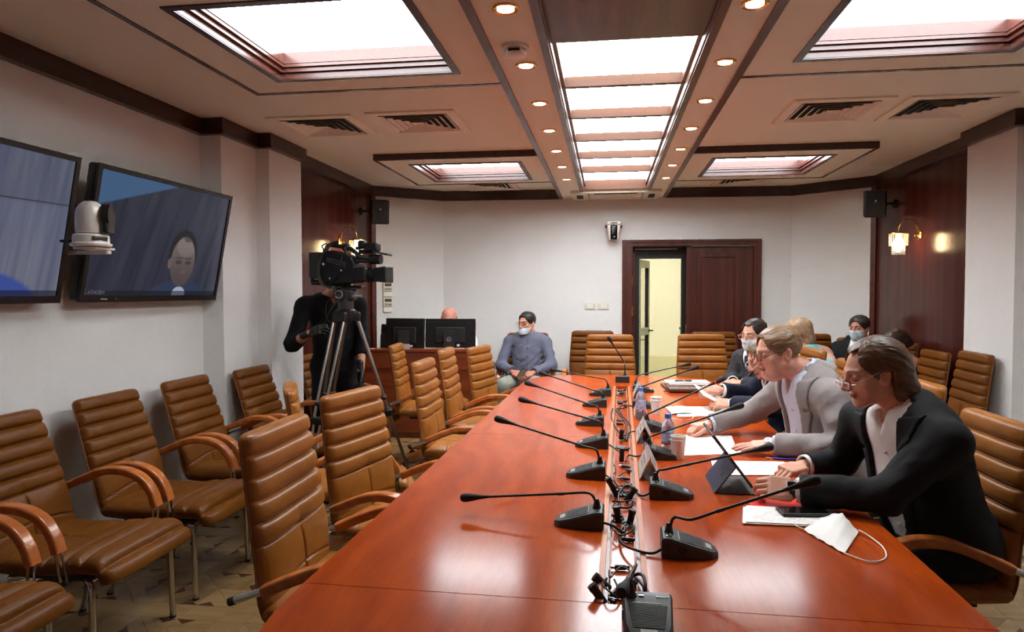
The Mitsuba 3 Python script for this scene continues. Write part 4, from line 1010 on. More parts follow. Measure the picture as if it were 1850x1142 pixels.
for i, (x, y, bend, head) in enumerate([(-0.087, 2.20, (-0.083, 2.22, 0.846), (-0.475, 2.25, 0.806)), (-0.083, 2.78, (-0.104, 2.80, 0.872), (-0.452, 2.82, 0.969)), (-0.071, 3.33, (-0.084, 3.35, 0.881), (-0.423, 3.38, 0.965)),
                                        (-0.095, 3.88, (-0.108, 3.92, 0.863), (-0.461, 3.95, 0.972)), (-0.079, 4.52, (-0.095, 4.57, 0.850), (-0.452, 4.72, 0.940)), (-0.047, 5.00, (-0.046, 5.04, 0.869), (-0.405, 5.07, 0.925))]):
    mic(f'black gooseneck desk microphone leaning left, {ordn[i]} on the left side of the trough', x, y, 179, bend, head, GMl)
for i, (x, y, bend, head) in enumerate([(0.235, 1.995, (0.255, 1.96, 0.866), (0.562, 1.944, 0.986)), (0.235, 2.55, (0.234, 2.56, 0.851), (0.586, 2.574, 0.936)), (0.245, 3.14, (0.225, 3.17, 0.850), (0.60, 3.193, 0.986)),
                                        (0.272, 3.76, (0.250, 3.77, 0.850), (0.614, 3.777, 1.033)), (0.245, 4.50, (0.255, 4.62, 0.880), (0.610, 4.80, 0.985)), (0.272, 5.22, (0.268, 5.30, 0.872), (0.622, 5.34, 0.951))]):
    mic(f'black gooseneck desk microphone leaning right, {ordn[i]} on the right side of the trough', x, y, -2, bend, head, GMr, ring_=(i == 3))
mic('black desk microphone at the far head of the table, its neck leaning left', 0.128, 5.80, 90, (0.133, 5.86, 0.927), (0.016, 5.82, 1.113), None, neck=(0.150, 5.752, 0.805))
kk = mic('large black desk microphone cut off by the bottom edge, its round head towards the camera', 0.092, 1.515, -91, (0.062, 1.605, 0.848), (0.034, 1.455, 0.864), None, neck=(0.055, 1.572, 0.805))
t = text('BOSCH', 0.006, 0.0006, True); t.apply_transform(trimesh.transformations.euler_matrix(0, 0, math.radians(0), 'sxyz')); t.apply_translation((0.112, 1.564, 0.8063))
part(kk, 'lettering', t, 'mat_silver')

# ------------------------------------------------------------------ cables, plugs and adapters in the trough
def wpt(u, v, z):
    p = TM @ np.array([u, v, z, 1.0]); return p[:3]
crnd = random.Random(11)
cables = [
    ('black cable from the nearest left microphone into the trough', [wpt(-0.055, 2.16, 0.772), wpt(-0.02, 2.15, 0.765), wpt(0.01, 2.16, 0.742), wpt(0.015, 2.24, 0.736)], 0.0042),
    ('black cable looping from the nearest right microphone into the trough', [wpt(0.125, 1.98, 0.770), wpt(0.09, 1.96, 0.758), wpt(0.045, 1.98, 0.757), wpt(0.005, 2.06, 0.745), wpt(0.0, 2.18, 0.737), wpt(0.02, 2.26, 0.738)], 0.0042),
    ('black cable curling from the second right microphone over the grommet', [wpt(0.115, 2.53, 0.770), wpt(0.075, 2.52, 0.757), wpt(0.03, 2.60, 0.770), wpt(-0.005, 2.56, 0.75), wpt(0.0, 2.44, 0.737), wpt(0.04, 2.46, 0.736), wpt(0.05, 2.60, 0.737), wpt(0.045, 2.70, 0.738)], 0.0042),
    ('black cable from the second left microphone into the trough', [wpt(-0.06, 2.74, 0.77), wpt(-0.03, 2.70, 0.76), wpt(0.0, 2.66, 0.738), wpt(0.01, 2.58, 0.736)], 0.003),
    ('black cable from the third left microphone into the trough', [wpt(-0.055, 3.29, 0.77), wpt(-0.01, 3.24, 0.752), wpt(0.01, 3.18, 0.737)], 0.0035),
    ('black cable from the third right microphone bending into the trough', [wpt(0.12, 3.12, 0.77), wpt(0.07, 3.13, 0.756), wpt(0.035, 3.16, 0.752), wpt(0.022, 3.10, 0.737)], 0.0038),
    ('black cable bundle loop in the far half of the trough', [wpt(-0.05, 4.4, 0.757), wpt(-0.055, 4.1, 0.757), wpt(-0.02, 3.8, 0.742), wpt(0.02, 3.65, 0.740), wpt(0.03, 3.85, 0.76), wpt(0.0, 4.1, 0.765), wpt(-0.03, 4.35, 0.76), wpt(0.02, 4.5, 0.742)], 0.0042),
    ('thick black cable winding along the middle of the trough', [wpt(-0.01, 4.45, 0.742), wpt(0.01, 4.2, 0.748), wpt(0.045, 4.0, 0.745), wpt(0.055, 3.8, 0.752), wpt(0.03, 3.62, 0.74), wpt(0.0, 3.5, 0.737)], 0.0042),
    ('black cable arching from the fourth right microphone into the trough', [wpt(0.135, 3.72, 0.77), wpt(0.08, 3.70, 0.757), wpt(0.04, 3.66, 0.752), wpt(0.03, 3.55, 0.737)], 0.0038),
    ('black cable from the fifth right microphone across the trough', [wpt(0.09, 4.46, 0.765), wpt(0.06, 4.52, 0.757), wpt(0.01, 4.55, 0.755), wpt(-0.02, 4.40, 0.738)], 0.0038),
    ('tangled black cable at the far end of the trough', [wpt(-0.03, 5.1, 0.74), wpt(0.0, 4.98, 0.75), wpt(0.03, 5.1, 0.745), wpt(0.0, 5.25, 0.75), wpt(0.02, 5.35, 0.74), wpt(0.03, 5.2, 0.738)], 0.004),
    ('thin black cord with loops near the front of the trough', [wpt(-0.03, 1.86, 0.742), wpt(-0.025, 1.80, 0.748), wpt(0.0, 1.86, 0.752), wpt(0.03, 1.84, 0.748), wpt(0.035, 1.77, 0.742), wpt(0.0, 1.74, 0.745), wpt(-0.03, 1.70, 0.742)], 0.0024),
    ('thin black cord running between two plugs in the trough', [wpt(-0.005, 2.38, 0.74), wpt(0.01, 2.33, 0.736), wpt(0.0, 2.28, 0.737), wpt(0.03, 2.24, 0.738), wpt(0.045, 2.20, 0.74), wpt(0.04, 2.15, 0.745)], 0.0026),
    ('thin black cord curling past the second name plate in the trough', [wpt(0.02, 2.92, 0.738), wpt(-0.01, 2.84, 0.737), wpt(0.01, 2.78, 0.74), wpt(0.04, 2.72, 0.738), wpt(0.03, 2.64, 0.737)], 0.0024),
    ('thin black cord by the left rail of the trough', [wpt(-0.03, 3.05, 0.738), wpt(-0.02, 2.95, 0.737), wpt(-0.03, 2.86, 0.738), wpt(-0.02, 2.76, 0.737)], 0.002),
    ('black cord looping above the rail beside the large near microphone', [wpt(-0.035, 1.80, 0.745), wpt(-0.045, 1.72, 0.762), wpt(-0.03, 1.66, 0.775), wpt(-0.005, 1.65, 0.762), wpt(0.0, 1.72, 0.745), wpt(-0.015, 1.80, 0.742)], 0.0026),
    ('thick black cord arching over the plugs behind the near microphone head', [wpt(0.01, 1.70, 0.745), wpt(0.03, 1.72, 0.785), wpt(0.055, 1.70, 0.80), wpt(0.06, 1.66, 0.78), wpt(0.045, 1.67, 0.745)], 0.0042),
    ('short black cord joining two upright connectors near the front grommet', [wpt(-0.02, 2.30, 0.74), wpt(-0.03, 2.20, 0.752), wpt(0.0, 2.12, 0.748), wpt(0.04, 2.20, 0.742), wpt(0.03, 2.28, 0.742)], 0.003),
    ('thin black cord snaking between the second left and second right microphones', [wpt(-0.03, 2.50, 0.738), wpt(0.01, 2.46, 0.75), wpt(0.04, 2.52, 0.745), wpt(0.0, 2.60, 0.755), wpt(-0.03, 2.66, 0.742), wpt(0.02, 2.72, 0.738)], 0.0028),
    ('black cord leading back from the large near microphone', [wpt(0.08, 1.60, 0.775), wpt(0.075, 1.66, 0.762), wpt(0.05, 1.76, 0.758), wpt(0.03, 1.83, 0.742)], 0.0042),
]
for lb, pts, r in cables:
    solo('microphone_cable', lb, 'cable', tube(pts, r, 8, 60), 'mat_black', True, group='cables in the table trough')
def plug(u, v, ang, lb, big=False, z=0.728):
    k = thing('cable_plug', lb, 'plug', 'loose plugs in the table trough')
    M = T4(np.array(TM) @ np.array(TR(u, v, z + 0.0075, ang).matrix, float))
    part(k, 'grip', cat(cyl(0.0072, 0.03, (0, 0, 0), 14, 'y'), cyl(0.0055, 0.012, (0, -0.02, 0), 12, 'y')) if not big else cat(cyl(0.0115, 0.045, (0, 0, 0.004), 16, 'y'), cyl(0.0085, 0.016, (0, -0.03, 0.004), 14, 'y')), 'mat_black', 30, to_world=M)
    part(k, 'tip', cyl(0.0042, 0.014, (0, 0.021, 0), 12, 'y') if not big else cyl(0.0075, 0.012, (0, 0.028, 0.004), 12, 'y'), 'mat_chrome', 30, to_world=M)
ORD = ['first', 'second', 'third', 'fourth', 'fifth', 'sixth', 'seventh', 'eighth', 'ninth', 'tenth', 'eleventh', 'twelfth', 'thirteenth', 'fourteenth', 'fifteenth', 'sixteenth', 'seventeenth', 'eighteenth', 'nineteenth', 'twentieth', 'twenty-first', 'twenty-second', 'twenty-third', 'last']
for i, (u, v, a, big) in enumerate(sorted([(0.0, 1.90, 95, 0), (-0.035, 1.85, 10, 1), (0.012, 1.79, 170, 0), (0.038, 1.80, -20, 0), (0.0, 1.72, -100, 1), (-0.03, 1.70, 40, 0), (0.03, 2.12, -100, 0), (-0.015, 2.45, 150, 0), (-0.02, 2.34, 80, 0), (0.005, 2.64, 70, 0), (0.03, 2.72, -60, 0), (0.045, 2.58, 0, 1),
                                    (0.012, 2.82, 80, 0), (0.035, 2.95, 200, 0), (0.02, 3.02, 60, 0), (0.035, 3.36, -60, 0), (0.02, 3.62, 110, 1), (-0.01, 4.0, 60, 0), (0.03, 4.62, 20, 1), (0.0, 4.75, -40, 1), (0.035, 4.85, 100, 0), (0.0, 5.2, 45, 1), (-0.02, 5.36, 90, 1), (0.03, 5.42, 130, 1)], key=lambda t: t[1])):
    plug(u, v, a, f'black plug with a metal tip in the trough, {ORD[i]} from the near end')
def adapter(u, v, hgt, tilt, lb):
    k = thing('cable_adapter', lb, 'adapter')
    M = T4(np.array(TM) @ np.array(TR(u, v, 0.733, 0, 0, tilt).matrix, float))
    part(k, 'sleeve', cat(cyl(0.0105, hgt, (0, 0, hgt / 2), 18), cyl(0.012, 0.014, (0, 0, hgt - 0.007), 18)), 'mat_black', 30, to_world=M)
    part(k, 'collar', cyl(0.0085, 0.012, (0, 0, 0.004), 16), 'mat_silver', 30, to_world=M)
adapter(-0.006, 2.28, 0.055, -8, 'upright black cable connector beside the nearest grommet')
adapter(0.030, 2.27, 0.050, 12, 'leaning black cable connector right of its upright neighbour')
adapter(-0.012, 2.58, 0.075, -28, 'tilted black connector behind the second left microphone')
adapter(0.004, 3.12, 0.060, 3, 'upright black connector in the middle of the trough beside the name plate')
adapter(0.0, 3.60, 0.05, 10, 'upright connector in the far middle of the trough')
adapter(0.012, 1.70, 0.06, 14, 'black connector standing behind the large near microphone head')
adapter(-0.028, 1.76, 0.05, -50, 'black connector lying by the left rail near the front of the trough')
adapter(0.02, 2.52, 0.06, 35, 'tilted black connector right of the second grommet')
adapter(-0.035, 1.665, 0.06, -35, 'black connector leaning beside the large near microphone head')

# ------------------------------------------------------------------ name plates, bottles, cups
mat('mat_acrylic', rgb(158, 152, 146), 0.18, specular=0.6)
mat('mat_print', rgb(140, 134, 130), 0.5)
mat('mat_insert', rgb(176, 170, 164), 0.5)
def name_plate(u, v, L, label):
    k = thing('name_plate', label, 'name plate', None)
    h, w, t = 0.088, 0.042, 0.0028
    tri = lambda s: trimesh.convex.convex_hull(np.array([[s * w, y, 0.0] for y in (0, L)] + [[s * (w - t * 1.2), y, 0.0] for y in (0, L)] + [[0, y, h] for y in (0, L)] + [[s * -0.001, y, h - 0.006] for y in (0, L)]))
    M = T4(np.array(TM) @ np.array(TR(u, v, 0.7505).matrix, float))
    for s in (-1, 1):
        side = part(k, 'side', tri(s), 'mat_acrylic', to_world=M)
        a = math.degrees(math.atan2(w, h))
        ins = xf(box(0.0006, L * 0.86, h * 0.62), s * (w / 2 + 0.0008), L / 2, h / 2, 0, 0, -s * a)
        part(side, 'paper_insert', ins, 'mat_insert', to_world=M)
        r = random.Random(int(v * 100) + s)
        bars = []
        for ln, (hh, y0, y1) in enumerate(((0.013, 0.22, 0.78), (0.009, 0.28, 0.72))):
            y = L * y0
            while y < L * y1:
                wd = r.uniform(0.004, 0.011); zc = (0.012 if ln == 0 else -0.012)
                bars.append(xf(xf(box(0.0004, wd * 0.55, hh), 0, 0, 0), *(np.array([s * (w / 2 + 0.0014), y, h / 2]) + np.array([-s * math.sin(math.radians(a)) * zc, 0, math.cos(math.radians(a)) * zc])), 0, 0, -s * a)); y += wd + 0.004
        part(side, 'print', cat(*bars), 'mat_print', kind='stuff', to_world=M)
name_plate(0.116, 2.75, 0.29, 'acrylic tent name plate nearest the camera on the table')
name_plate(0.118, 3.42, 0.29, 'acrylic tent name plate between the two water bottles')
name_plate(0.122, 4.16, 0.29, 'acrylic tent name plate behind the farther water bottle')
name_plate(0.130, 4.96, 0.26, 'farthest acrylic tent name plate on the table')

mat('mat_bottle', rgb(206, 214, 232), 0.08, two=False, spec_trans=0.72, eta=1.33)
mat('mat_blue_cap', rgb(84, 122, 206), 0.4)
def f_label(p, n, uv):
    z = (p.z - 0.75) / 0.19
    r = noise(p.x * 300 + p.y * 300, p.z * 260)
    c = mix(rgb(190, 198, 216), rgb(110, 130, 190), smoothstep(0.55, 0.75, r))
    low = smoothstep(0.36, 0.30, z)
    return mix(c, mix(rgb(200, 190, 200), rgb(150, 60, 70), smoothstep(0.45, 0.6, r)), low)
mat('mat_label', proc(f_label), 0.4)
for x, y, lb in ((0.281, 3.215, 'clear water bottle with a blue cap in front of the grey-jacketed man'), (0.198, 4.085, 'clear water bottle with a blue cap farther along the table')):
    k = thing('water_bottle', lb, 'bottle', None)
    M = TR(x, y, 0.7505)
    prof = [(0.026, 0.0), (0.0295, 0.006), (0.030, 0.03), (0.0285, 0.036), (0.030, 0.042), (0.030, 0.115), (0.0285, 0.12), (0.0295, 0.126), (0.027, 0.142), (0.017, 0.160), (0.0125, 0.166), (0.0125, 0.172)]
    part(k, 'body', lathe(prof, 28), 'mat_bottle', 30, to_world=M)
    part(k, 'label', lathe([(0.0303, 0.048), (0.0305, 0.049), (0.0305, 0.108), (0.0303, 0.109)], 28), 'mat_label', 30, to_world=M)
    part(k, 'cap', lathe([(0.0148, 0.168), (0.0152, 0.170), (0.0150, 0.186), (0.0135, 0.188)], 24), 'mat_blue_cap', 30, to_world=M)
mat('mat_cup', rgb(238, 232, 224), 0.35)
cupm = lathe([(0.0, 0.0), (0.0235, 0.0), (0.0245, 0.002), (0.0335, 0.083), (0.0355, 0.085), (0.036, 0.088), (0.0345, 0.090), (0.0325, 0.087), (0.0225, 0.004), (0.0, 0.003)], 32)
for x, y, a in ((0.318, 3.125, 'before the grey-jacketed man'), (0.300, 4.27, 'beside the farther bottle')):
    solo('plastic_cup', f'outer white plastic cup of the pair {a}', 'cup', cupm, 'mat_cup', 30, to_world=TR(x, y, 0.7505))
    solo('plastic_cup', f'inner white plastic cup nested in the pair {a}', 'cup', cupm, 'mat_cup', 30, to_world=TR(x + 0.001, y + 0.002, 0.7665))

# ------------------------------------------------------------------ papers and things on the table
def f_paper(p, n, uv):
    v = uv.y * 26; row = dr.floor(v); fv = v - row
    w = noise(uv.x * 30, row * 7.3)
    on = smoothstep(0.25, 0.35, fv) * smoothstep(0.75, 0.65, fv) * smoothstep(0.34, 0.42, w) * smoothstep(0.07, 0.09, uv.x) * smoothstep(0.93, 0.91, uv.x) * smoothstep(0.05, 0.06, uv.y) * smoothstep(0.93, 0.92, uv.y)
    on = on * smoothstep(0.18, 0.22, noise(row * 3.1, 5.0))
    return mix(rgb(240, 236, 230), rgb(120, 118, 120), on * 0.6)
mat('mat_paper', proc(f_paper), 0.7)
mat('mat_plain_paper', rgb(236, 232, 226), 0.7)
def sheet(quad, z, th=0.0006, bulge=0.0, seed=0, n=10):
    """A sheet over four floor points (start, along text width, across, back), slightly waved; uv for the print."""
    q = np.array(quad, float); V, U = [], []
    for j in range(n + 1):
        for i in range(n + 1):
            a, b = i / n, j / n
            p = (q[0] * (1 - a) + q[1] * a) * (1 - b) + (q[3] * (1 - a) + q[2] * a) * b
            w = bulge * (math.sin(math.pi * a) * 0.5 + 0.5 * math.sin(2.2 * b + seed)) * b
            V.append([p[0], p[1], z + max(0, w)]); U.append([a, 1 - b])
    V = np.array(V); N = len(V); F = []
    for j in range(n):
        for i in range(n):
            a = j * (n + 1) + i; F += [[a, a + 1, a + n + 2], [a, a + n + 2, a + n + 1]]
    F = np.array(F)
    m = trimesh.Trimesh(V, F, process=False)
    if m.face_normals[0][2] < 0: F = F[:, ::-1]
    B = V - [0, 0, th]
    edge = [(i, i + 1) for i in range(n)] + [(i * (n + 1) + n, (i + 1) * (n + 1) + n) for i in range(n)] + [((n) * (n + 1) + i + 1, n * (n + 1) + i) for i in range(n)] + [((i + 1) * (n + 1), i * (n + 1)) for i in range(n)]
    E = []
    for a, b in edge: E += [[a, a + N, b + N], [a, b + N, b]]
    return trimesh.Trimesh(np.vstack([V, B]), np.vstack([F, F[:, ::-1] + N, E]), process=False), np.vstack([U, U])
def paper(label, quad, z, group=None, mt='mat_paper', **kw):
    m, uv = sheet(quad, z, **kw)
    return solo('paper_sheet', label, 'paper', m, mt, True, group, uv=uv)
paper('printed sheet under the hand of the grey-jacketed man', [(0.402, 3.655), (0.375, 3.36), (0.615, 3.37), (0.646, 3.672)], 0.7525, th=0.001)
paper('second printed sheet, nearer the white cups', [(0.345, 3.47), (0.345, 3.19), (0.634, 3.27), (0.61, 3.52)], 0.7515, th=0.001)
for i, (dx, dy, lb) in enumerate(((0.0, 0.0, 'top printed sheet behind the tablet'), (-0.015, 0.02, 'lower printed sheet showing at the edge behind the tablet'))):
    paper(lb, [(0.456 + dx, 2.857 + dy), (0.724 + dx, 2.895 + dy), (0.79 + dx, 3.11 + dy), (0.474 + dx, 3.09 + dy)], 0.7535 - 0.0014 * i, th=0.0012)
for i, (dx, dy, lb) in enumerate(((0.0, 0.0, 'uppermost printed sheet under the phone'), (-0.012, -0.006, 'middle sheet of the stack under the phone'), (0.012, -0.004, 'lowest sheet of the stack under the phone'))):
    paper(lb, [(0.446 + dx, 2.268 + dy), (0.715 + dx, 2.268 + dy), (0.745 + dx, 2.43 + dy), (0.481 + dx, 2.445 + dy)], 0.7585 - 0.0028 * i, th=0.0022, bulge=0.0)
mat('mat_red_folder', rgb(214, 40, 36), 0.4)
solo('red_folder', 'bright red folder under the wrist of the long-haired man', 'folder', sheet([(0.50, 2.450), (0.69, 2.452), (0.70, 2.56), (0.495, 2.52)], 0.7535, 0.0025)[0], 'mat_red_folder')
k = thing('mobile_phone', 'black mobile phone lying on the paper stack', 'phone')
M = TR(0.652, 2.378, 0.7592 + 0.0055, 5)
part(k, 'body', rbox(0.158, 0.078, 0.011, 0.004), 'mat_black', 30, to_world=M)
part(k, 'display', box(0.146, 0.07, 0.001, (0, 0, 0.0058)), 'mat_black_gloss', to_world=M)
k = thing('ballpoint_pen', 'blue ballpoint pen beyond the printed sheets of the long-haired man', 'pen')
mat('mat_blue_pen', rgb(44, 52, 170), 0.35)
M = TR(0.775, 3.165, 0.7555, -10)
part(k, 'barrel', cyl(0.0048, 0.10, (0.012, 0, 0), 12, 'x'), 'mat_blue_pen', 30, to_world=M)
part(k, 'tip', cyl(0.0040, 0.03, (-0.052, 0, 0), 12, 'x', r2=0.0012), 'mat_silver', 30, to_world=M)
part(k, 'clip', cat(bx(0.03, 0.068, -0.0015, 0.0015, 0.0045, 0.0065), cyl(0.003, 0.012, (0.067, 0, 0), 10, 'x')), 'mat_blue_pen', to_world=M)

# tablet in its folding cover
mat('mat_navy_cover', rgb(36, 42, 68), 0.55)
k = thing('tablet', 'tablet computer in a navy folding cover, propped up before the long-haired man', 'tablet')
ta, tb = np.array([0.390, 2.60, 0.968]), np.array([0.535, 2.60, 0.775])
L = np.linalg.norm(ta - tb); ang = math.degrees(math.atan2(ta[2] - tb[2], ta[0] - tb[0]))
TMx = TR((ta[0] + tb[0]) / 2, 2.725, (ta[2] + tb[2]) / 2, 0, 0, -ang)
part(k, 'slab', rbox(L, 0.25, 0.009, 0.004), 'mat_black', 30, to_world=TMx)
part(k, 'screen', box(L - 0.02, 0.236, 0.001, (0, 0, -0.0048)), 'mat_black_gloss', to_world=TMx)
part(k, 'edge_keys', cat(box(0.03, 0.002, 0.003, (0.06, -0.1255, 0)), box(0.012, 0.002, 0.003, (0.02, -0.1255, 0))), 'mat_silver', to_world=TMx)
fl = np.array([[0.398, 2.60, 0.7525], [0.398, 2.85, 0.7525], [0.472, 2.85, 0.852], [0.472, 2.60, 0.852]])
part(k, 'prop_flap', trimesh.convex.convex_hull(np.vstack([fl, fl + [0.004, 0, -0.002]])), 'mat_navy_cover', label='navy supporting flap of the cover')
part(k, 'cover_base', trimesh.convex.convex_hull(np.array([[x, y, z] for x in (0.398, 0.545) for y in (2.60, 2.85) for z in (0.7508, 0.7535)])), 'mat_black')
part(k, 'cover_back', trimesh.convex.convex_hull(np.vstack([fl[2:] + [0, 0, 0.0], fl[2:] + [0.06, 0, -0.078], fl[2:] + [0.004, 0, 0.003], fl[2:] + [0.064, 0, -0.075]])), 'mat_navy_cover')
zig = lambda pts: tube(pts, 0.0011, 6)
mk = []
for j in range(2):
    for i in range(3):
        y = 2.665 + i * 0.012; t0 = 0.42 + j * 0.10
        P = lambda yy, t: (0.398 + 0.074 * t - 0.0012, yy, 0.7525 + 0.0995 * t + 0.0006)
        mk.append(zig([P(y, t0 + 0.02 * (i % 2)), P(y + 0.008, t0 + 0.05), P(y, t0 + 0.08)]))
part(k, 'emblem', cat(*mk), 'mat_silver', kind='stuff')

# face masks lying on the table, leather folder, mouse-like bits
def f_mask(p, n, uv):
    return mix(rgb(196, 214, 224), rgb(224, 234, 240), 0.5 + 0.5 * dr.sin(uv.y * 30))
mat('mat_mask', rgb(206, 222, 232), 0.75)
mat('mat_mask_white', rgb(238, 236, 230), 0.7)
k = thing('face_mask', 'white disposable face mask lying on the table corner, nearest the camera', 'face mask')
q = np.array([(0.600, 2.215), (0.742, 2.435), (0.795, 2.225), (0.700, 2.015)])
q = np.array([(0.612, 2.225), (0.735, 2.40), (0.775, 2.225), (0.672, 2.035)])
V, n = [], 14
for j in range(n + 1):
    for i in range(n + 1):
        a, b = i / n, j / n
        p = (q[0] * (1 - a) + q[1] * a) * (1 - b) + (q[3] * (1 - a) + q[2] * a) * b
        z = 0.755 + 0.020 * math.sin(math.pi * a) ** 0.8 * math.sin(math.pi * b) ** 0.8 * 0.8 + 0.030 * a * a * (1 - abs(2 * b - 1)) + 0.0018 * math.cos(b * 26)
        V.append([p[0], p[1], z])
V = np.array(V); N = len(V)
F = np.array([[a, a + 1, a + n + 2] for j in range(n) for a in [j * (n + 1) + i for i in range(n)]] + [[a, a + n + 2, a + n + 1] for j in range(n) for a in [j * (n + 1) + i for i in range(n)]])
part(k, 'cloth', trimesh.Trimesh(np.vstack([V, V - [0, 0, 0.0012]]), np.vstack([F, F[:, ::-1] + N]), process=False), 'mat_mask_white', True)
part(k, 'ear_loop', tube([(0.672, 2.035, 0.756), (0.72, 1.985, 0.7545), (0.775, 2.02, 0.7535), (0.80, 2.10, 0.7535), (0.793, 2.18, 0.757), (0.775, 2.225, 0.762)], 0.0022, 8, 40), 'mat_mask_white', True)
part(k, 'ear_loop', tube([(0.612, 2.225, 0.757), (0.596, 2.26, 0.757), (0.615, 2.30, 0.756), (0.68, 2.32, 0.757), (0.71, 2.36, 0.760)], 0.0022, 8, 40), 'mat_mask_white', True)
k = thing('face_mask', 'pale blue face mask lying flat before the man in navy', 'face mask')
sh, uv = sheet([(0.395, 4.26), (0.375, 4.50), (0.50, 4.56), (0.525, 4.30)], 0.7565, 0.0012, bulge=0.012, seed=1)
part(k, 'cloth', sh, 'mat_mask', True)
part(k, 'ear_loop', tube([(0.395, 4.26, 0.755), (0.37, 4.16, 0.754), (0.43, 4.06, 0.754), (0.50, 4.12, 0.754), (0.525, 4.30, 0.757)], 0.0018, 6, 40), 'mat_mask_white', True)
paper('blank-looking sheet lying before the man in navy', [(0.424, 4.19), (0.777, 4.27), (0.735, 4.60), (0.43, 4.56)], 0.7518, mt='mat_plain_paper', th=0.001)
k = thing('leather_folder', 'open brown leather document folder on the far right of the table', 'folder')
mat('mat_brown_leather', rgb(84, 50, 38), 0.45)
M = TR(0.63, 5.43, 0.7505, 4)
part(k, 'cover', cat(rbox(0.37, 0.46, 0.012, 0.005, (0, 0, 0.0065)), rbox(0.37, 0.03, 0.03, 0.01, (0, -0.225, 0.018))), 'mat_brown_leather', 30, to_world=M)
part(k, 'flap', xf(rbox(0.37, 0.24, 0.010, 0.004), 0, -0.105, 0.030, 0, 4), 'mat_brown_leather', 30, to_world=M)
part(k, 'paper_block', box(0.33, 0.27, 0.018, (0.01, 0.08, 0.0325)), 'mat_plain_paper', to_world=M)
part(k, 'pocket_edge', box(0.36, 0.004, 0.004, (0, -0.226, 0.036)), 'mat_plain_paper', to_world=M)
part(k, 'strap', tube([(-0.18, -0.19, 0.012), (-0.21, -0.21, 0.01), (-0.22, -0.19, 0.006)], 0.004, 6), 'mat_brown_leather', to_world=M)
k = thing('fountain_pen', 'black pen with metal clip lying on the open leather folder', 'pen')
M = TR(0.60, 5.53, 0.7925 + 0.006, 3)
part(k, 'barrel', cyl(0.006, 0.13, (0, 0, 0), 12, 'x'), 'mat_black', 30, to_world=M)
part(k, 'clip', cat(bx(0.01, 0.05, -0.0016, 0.0016, 0.0058, 0.0078), cyl(0.0064, 0.012, (0.004, 0, 0), 12, 'x')), 'mat_silver', to_world=M)
# ------------------------------------------------------------------ people: distance fields turned into meshes
def nets(f, lo, hi, h):
    """Surface nets of f < 0 on a grid of step h, evaluated only near the surface."""
    lo, hi = np.asarray(lo, float) - 2 * h, np.asarray(hi, float) + 2 * h
    C = 4
    n = (np.ceil((hi - lo) / (h * C)).astype(int)) * C + 1
    ax = [lo[k] + h * np.arange(n[k]) for k in range(3)]
    cx = [a[::C] for a in ax]
    G = np.stack(np.meshgrid(*cx, indexing='ij'), -1).reshape(-1, 3)
    Dc = f(G).reshape([len(a) for a in cx])
    lim = h * C * 1.9 + 0.012
    m = np.minimum.reduce([np.abs(Dc[i:Dc.shape[0] - 1 + i, j:Dc.shape[1] - 1 + j, k:Dc.shape[2] - 1 + k]) for i in (0, 1) for j in (0, 1) for k in (0, 1)]) < lim
    D = np.repeat(np.repeat(np.repeat(Dc, C, 0), C, 1), C, 2)[:n[0], :n[1], :n[2]].copy()
    near = np.zeros(n, bool)
    b = np.repeat(np.repeat(np.repeat(m, C, 0), C, 1), C, 2)
    near[:b.shape[0], :b.shape[1], :b.shape[2]] |= b
    near[1:, :, :] |= near[:-1].copy(); near[:, 1:, :] |= near[:, :-1].copy(); near[:, :, 1:] |= near[:, :, :-1].copy()
    I = np.argwhere(near)
    D[near] = f(lo + I * h)
    S = D < 0
    s8 = [S[i:n[0] - 1 + i, j:n[1] - 1 + j, k:n[2] - 1 + k] for i in (0, 1) for j in (0, 1) for k in (0, 1)]
    cnt = np.sum(s8, axis=0)
    act = (cnt > 0) & (cnt < 8)
    cells = np.argwhere(act)
    idx = np.full(act.shape, -1, int); idx[act] = np.arange(len(cells))
    acc, num = np.zeros((len(cells), 3)), np.zeros(len(cells))
    corners = [(i, j, k) for i in (0, 1) for j in (0, 1) for k in (0, 1)]
    for a in range(8):
        for bb in range(a + 1, 8):
            ca, cb = np.array(corners[a]), np.array(corners[bb])
            if np.abs(ca - cb).sum() != 1: continue
            da = D[tuple((cells + ca).T)]; db = D[tuple((cells + cb).T)]
            x = (da < 0) != (db < 0)
            t = np.where(x, da / np.where(x, da - db, 1), 0)
            acc[x] += ca + (cb - ca) * t[x, None]; num += x
    V = lo + h * (cells + acc / num[:, None])
    F = []
    for d in range(3):
        e, g = (d + 1) % 3, (d + 2) % 3
        A = np.take(S, np.arange(n[d] - 1), d); B = np.take(S, np.arange(1, n[d]), d)
        E = np.argwhere(A != B)
        E = E[(E[:, e] > 0) & (E[:, g] > 0) & (E[:, e] < n[e] - 1) & (E[:, g] < n[g] - 1)]
        if not len(E): continue
        q = []
        for de, dg in ((-1, -1), (0, -1), (0, 0), (-1, 0)):
            c = E.copy(); c[:, e] += de; c[:, g] += dg; q.append(idx[tuple(c.T)])
        q = np.stack(q, 1)
        flip = ~A[tuple(E.T)]
        q[flip] = q[flip][:, ::-1]
        F.append(q)
    F = np.vstack(F)
    F = np.vstack([F[:, [0, 1, 2]], F[:, [0, 2, 3]]])
    return trimesh.Trimesh(V, F, process=False)

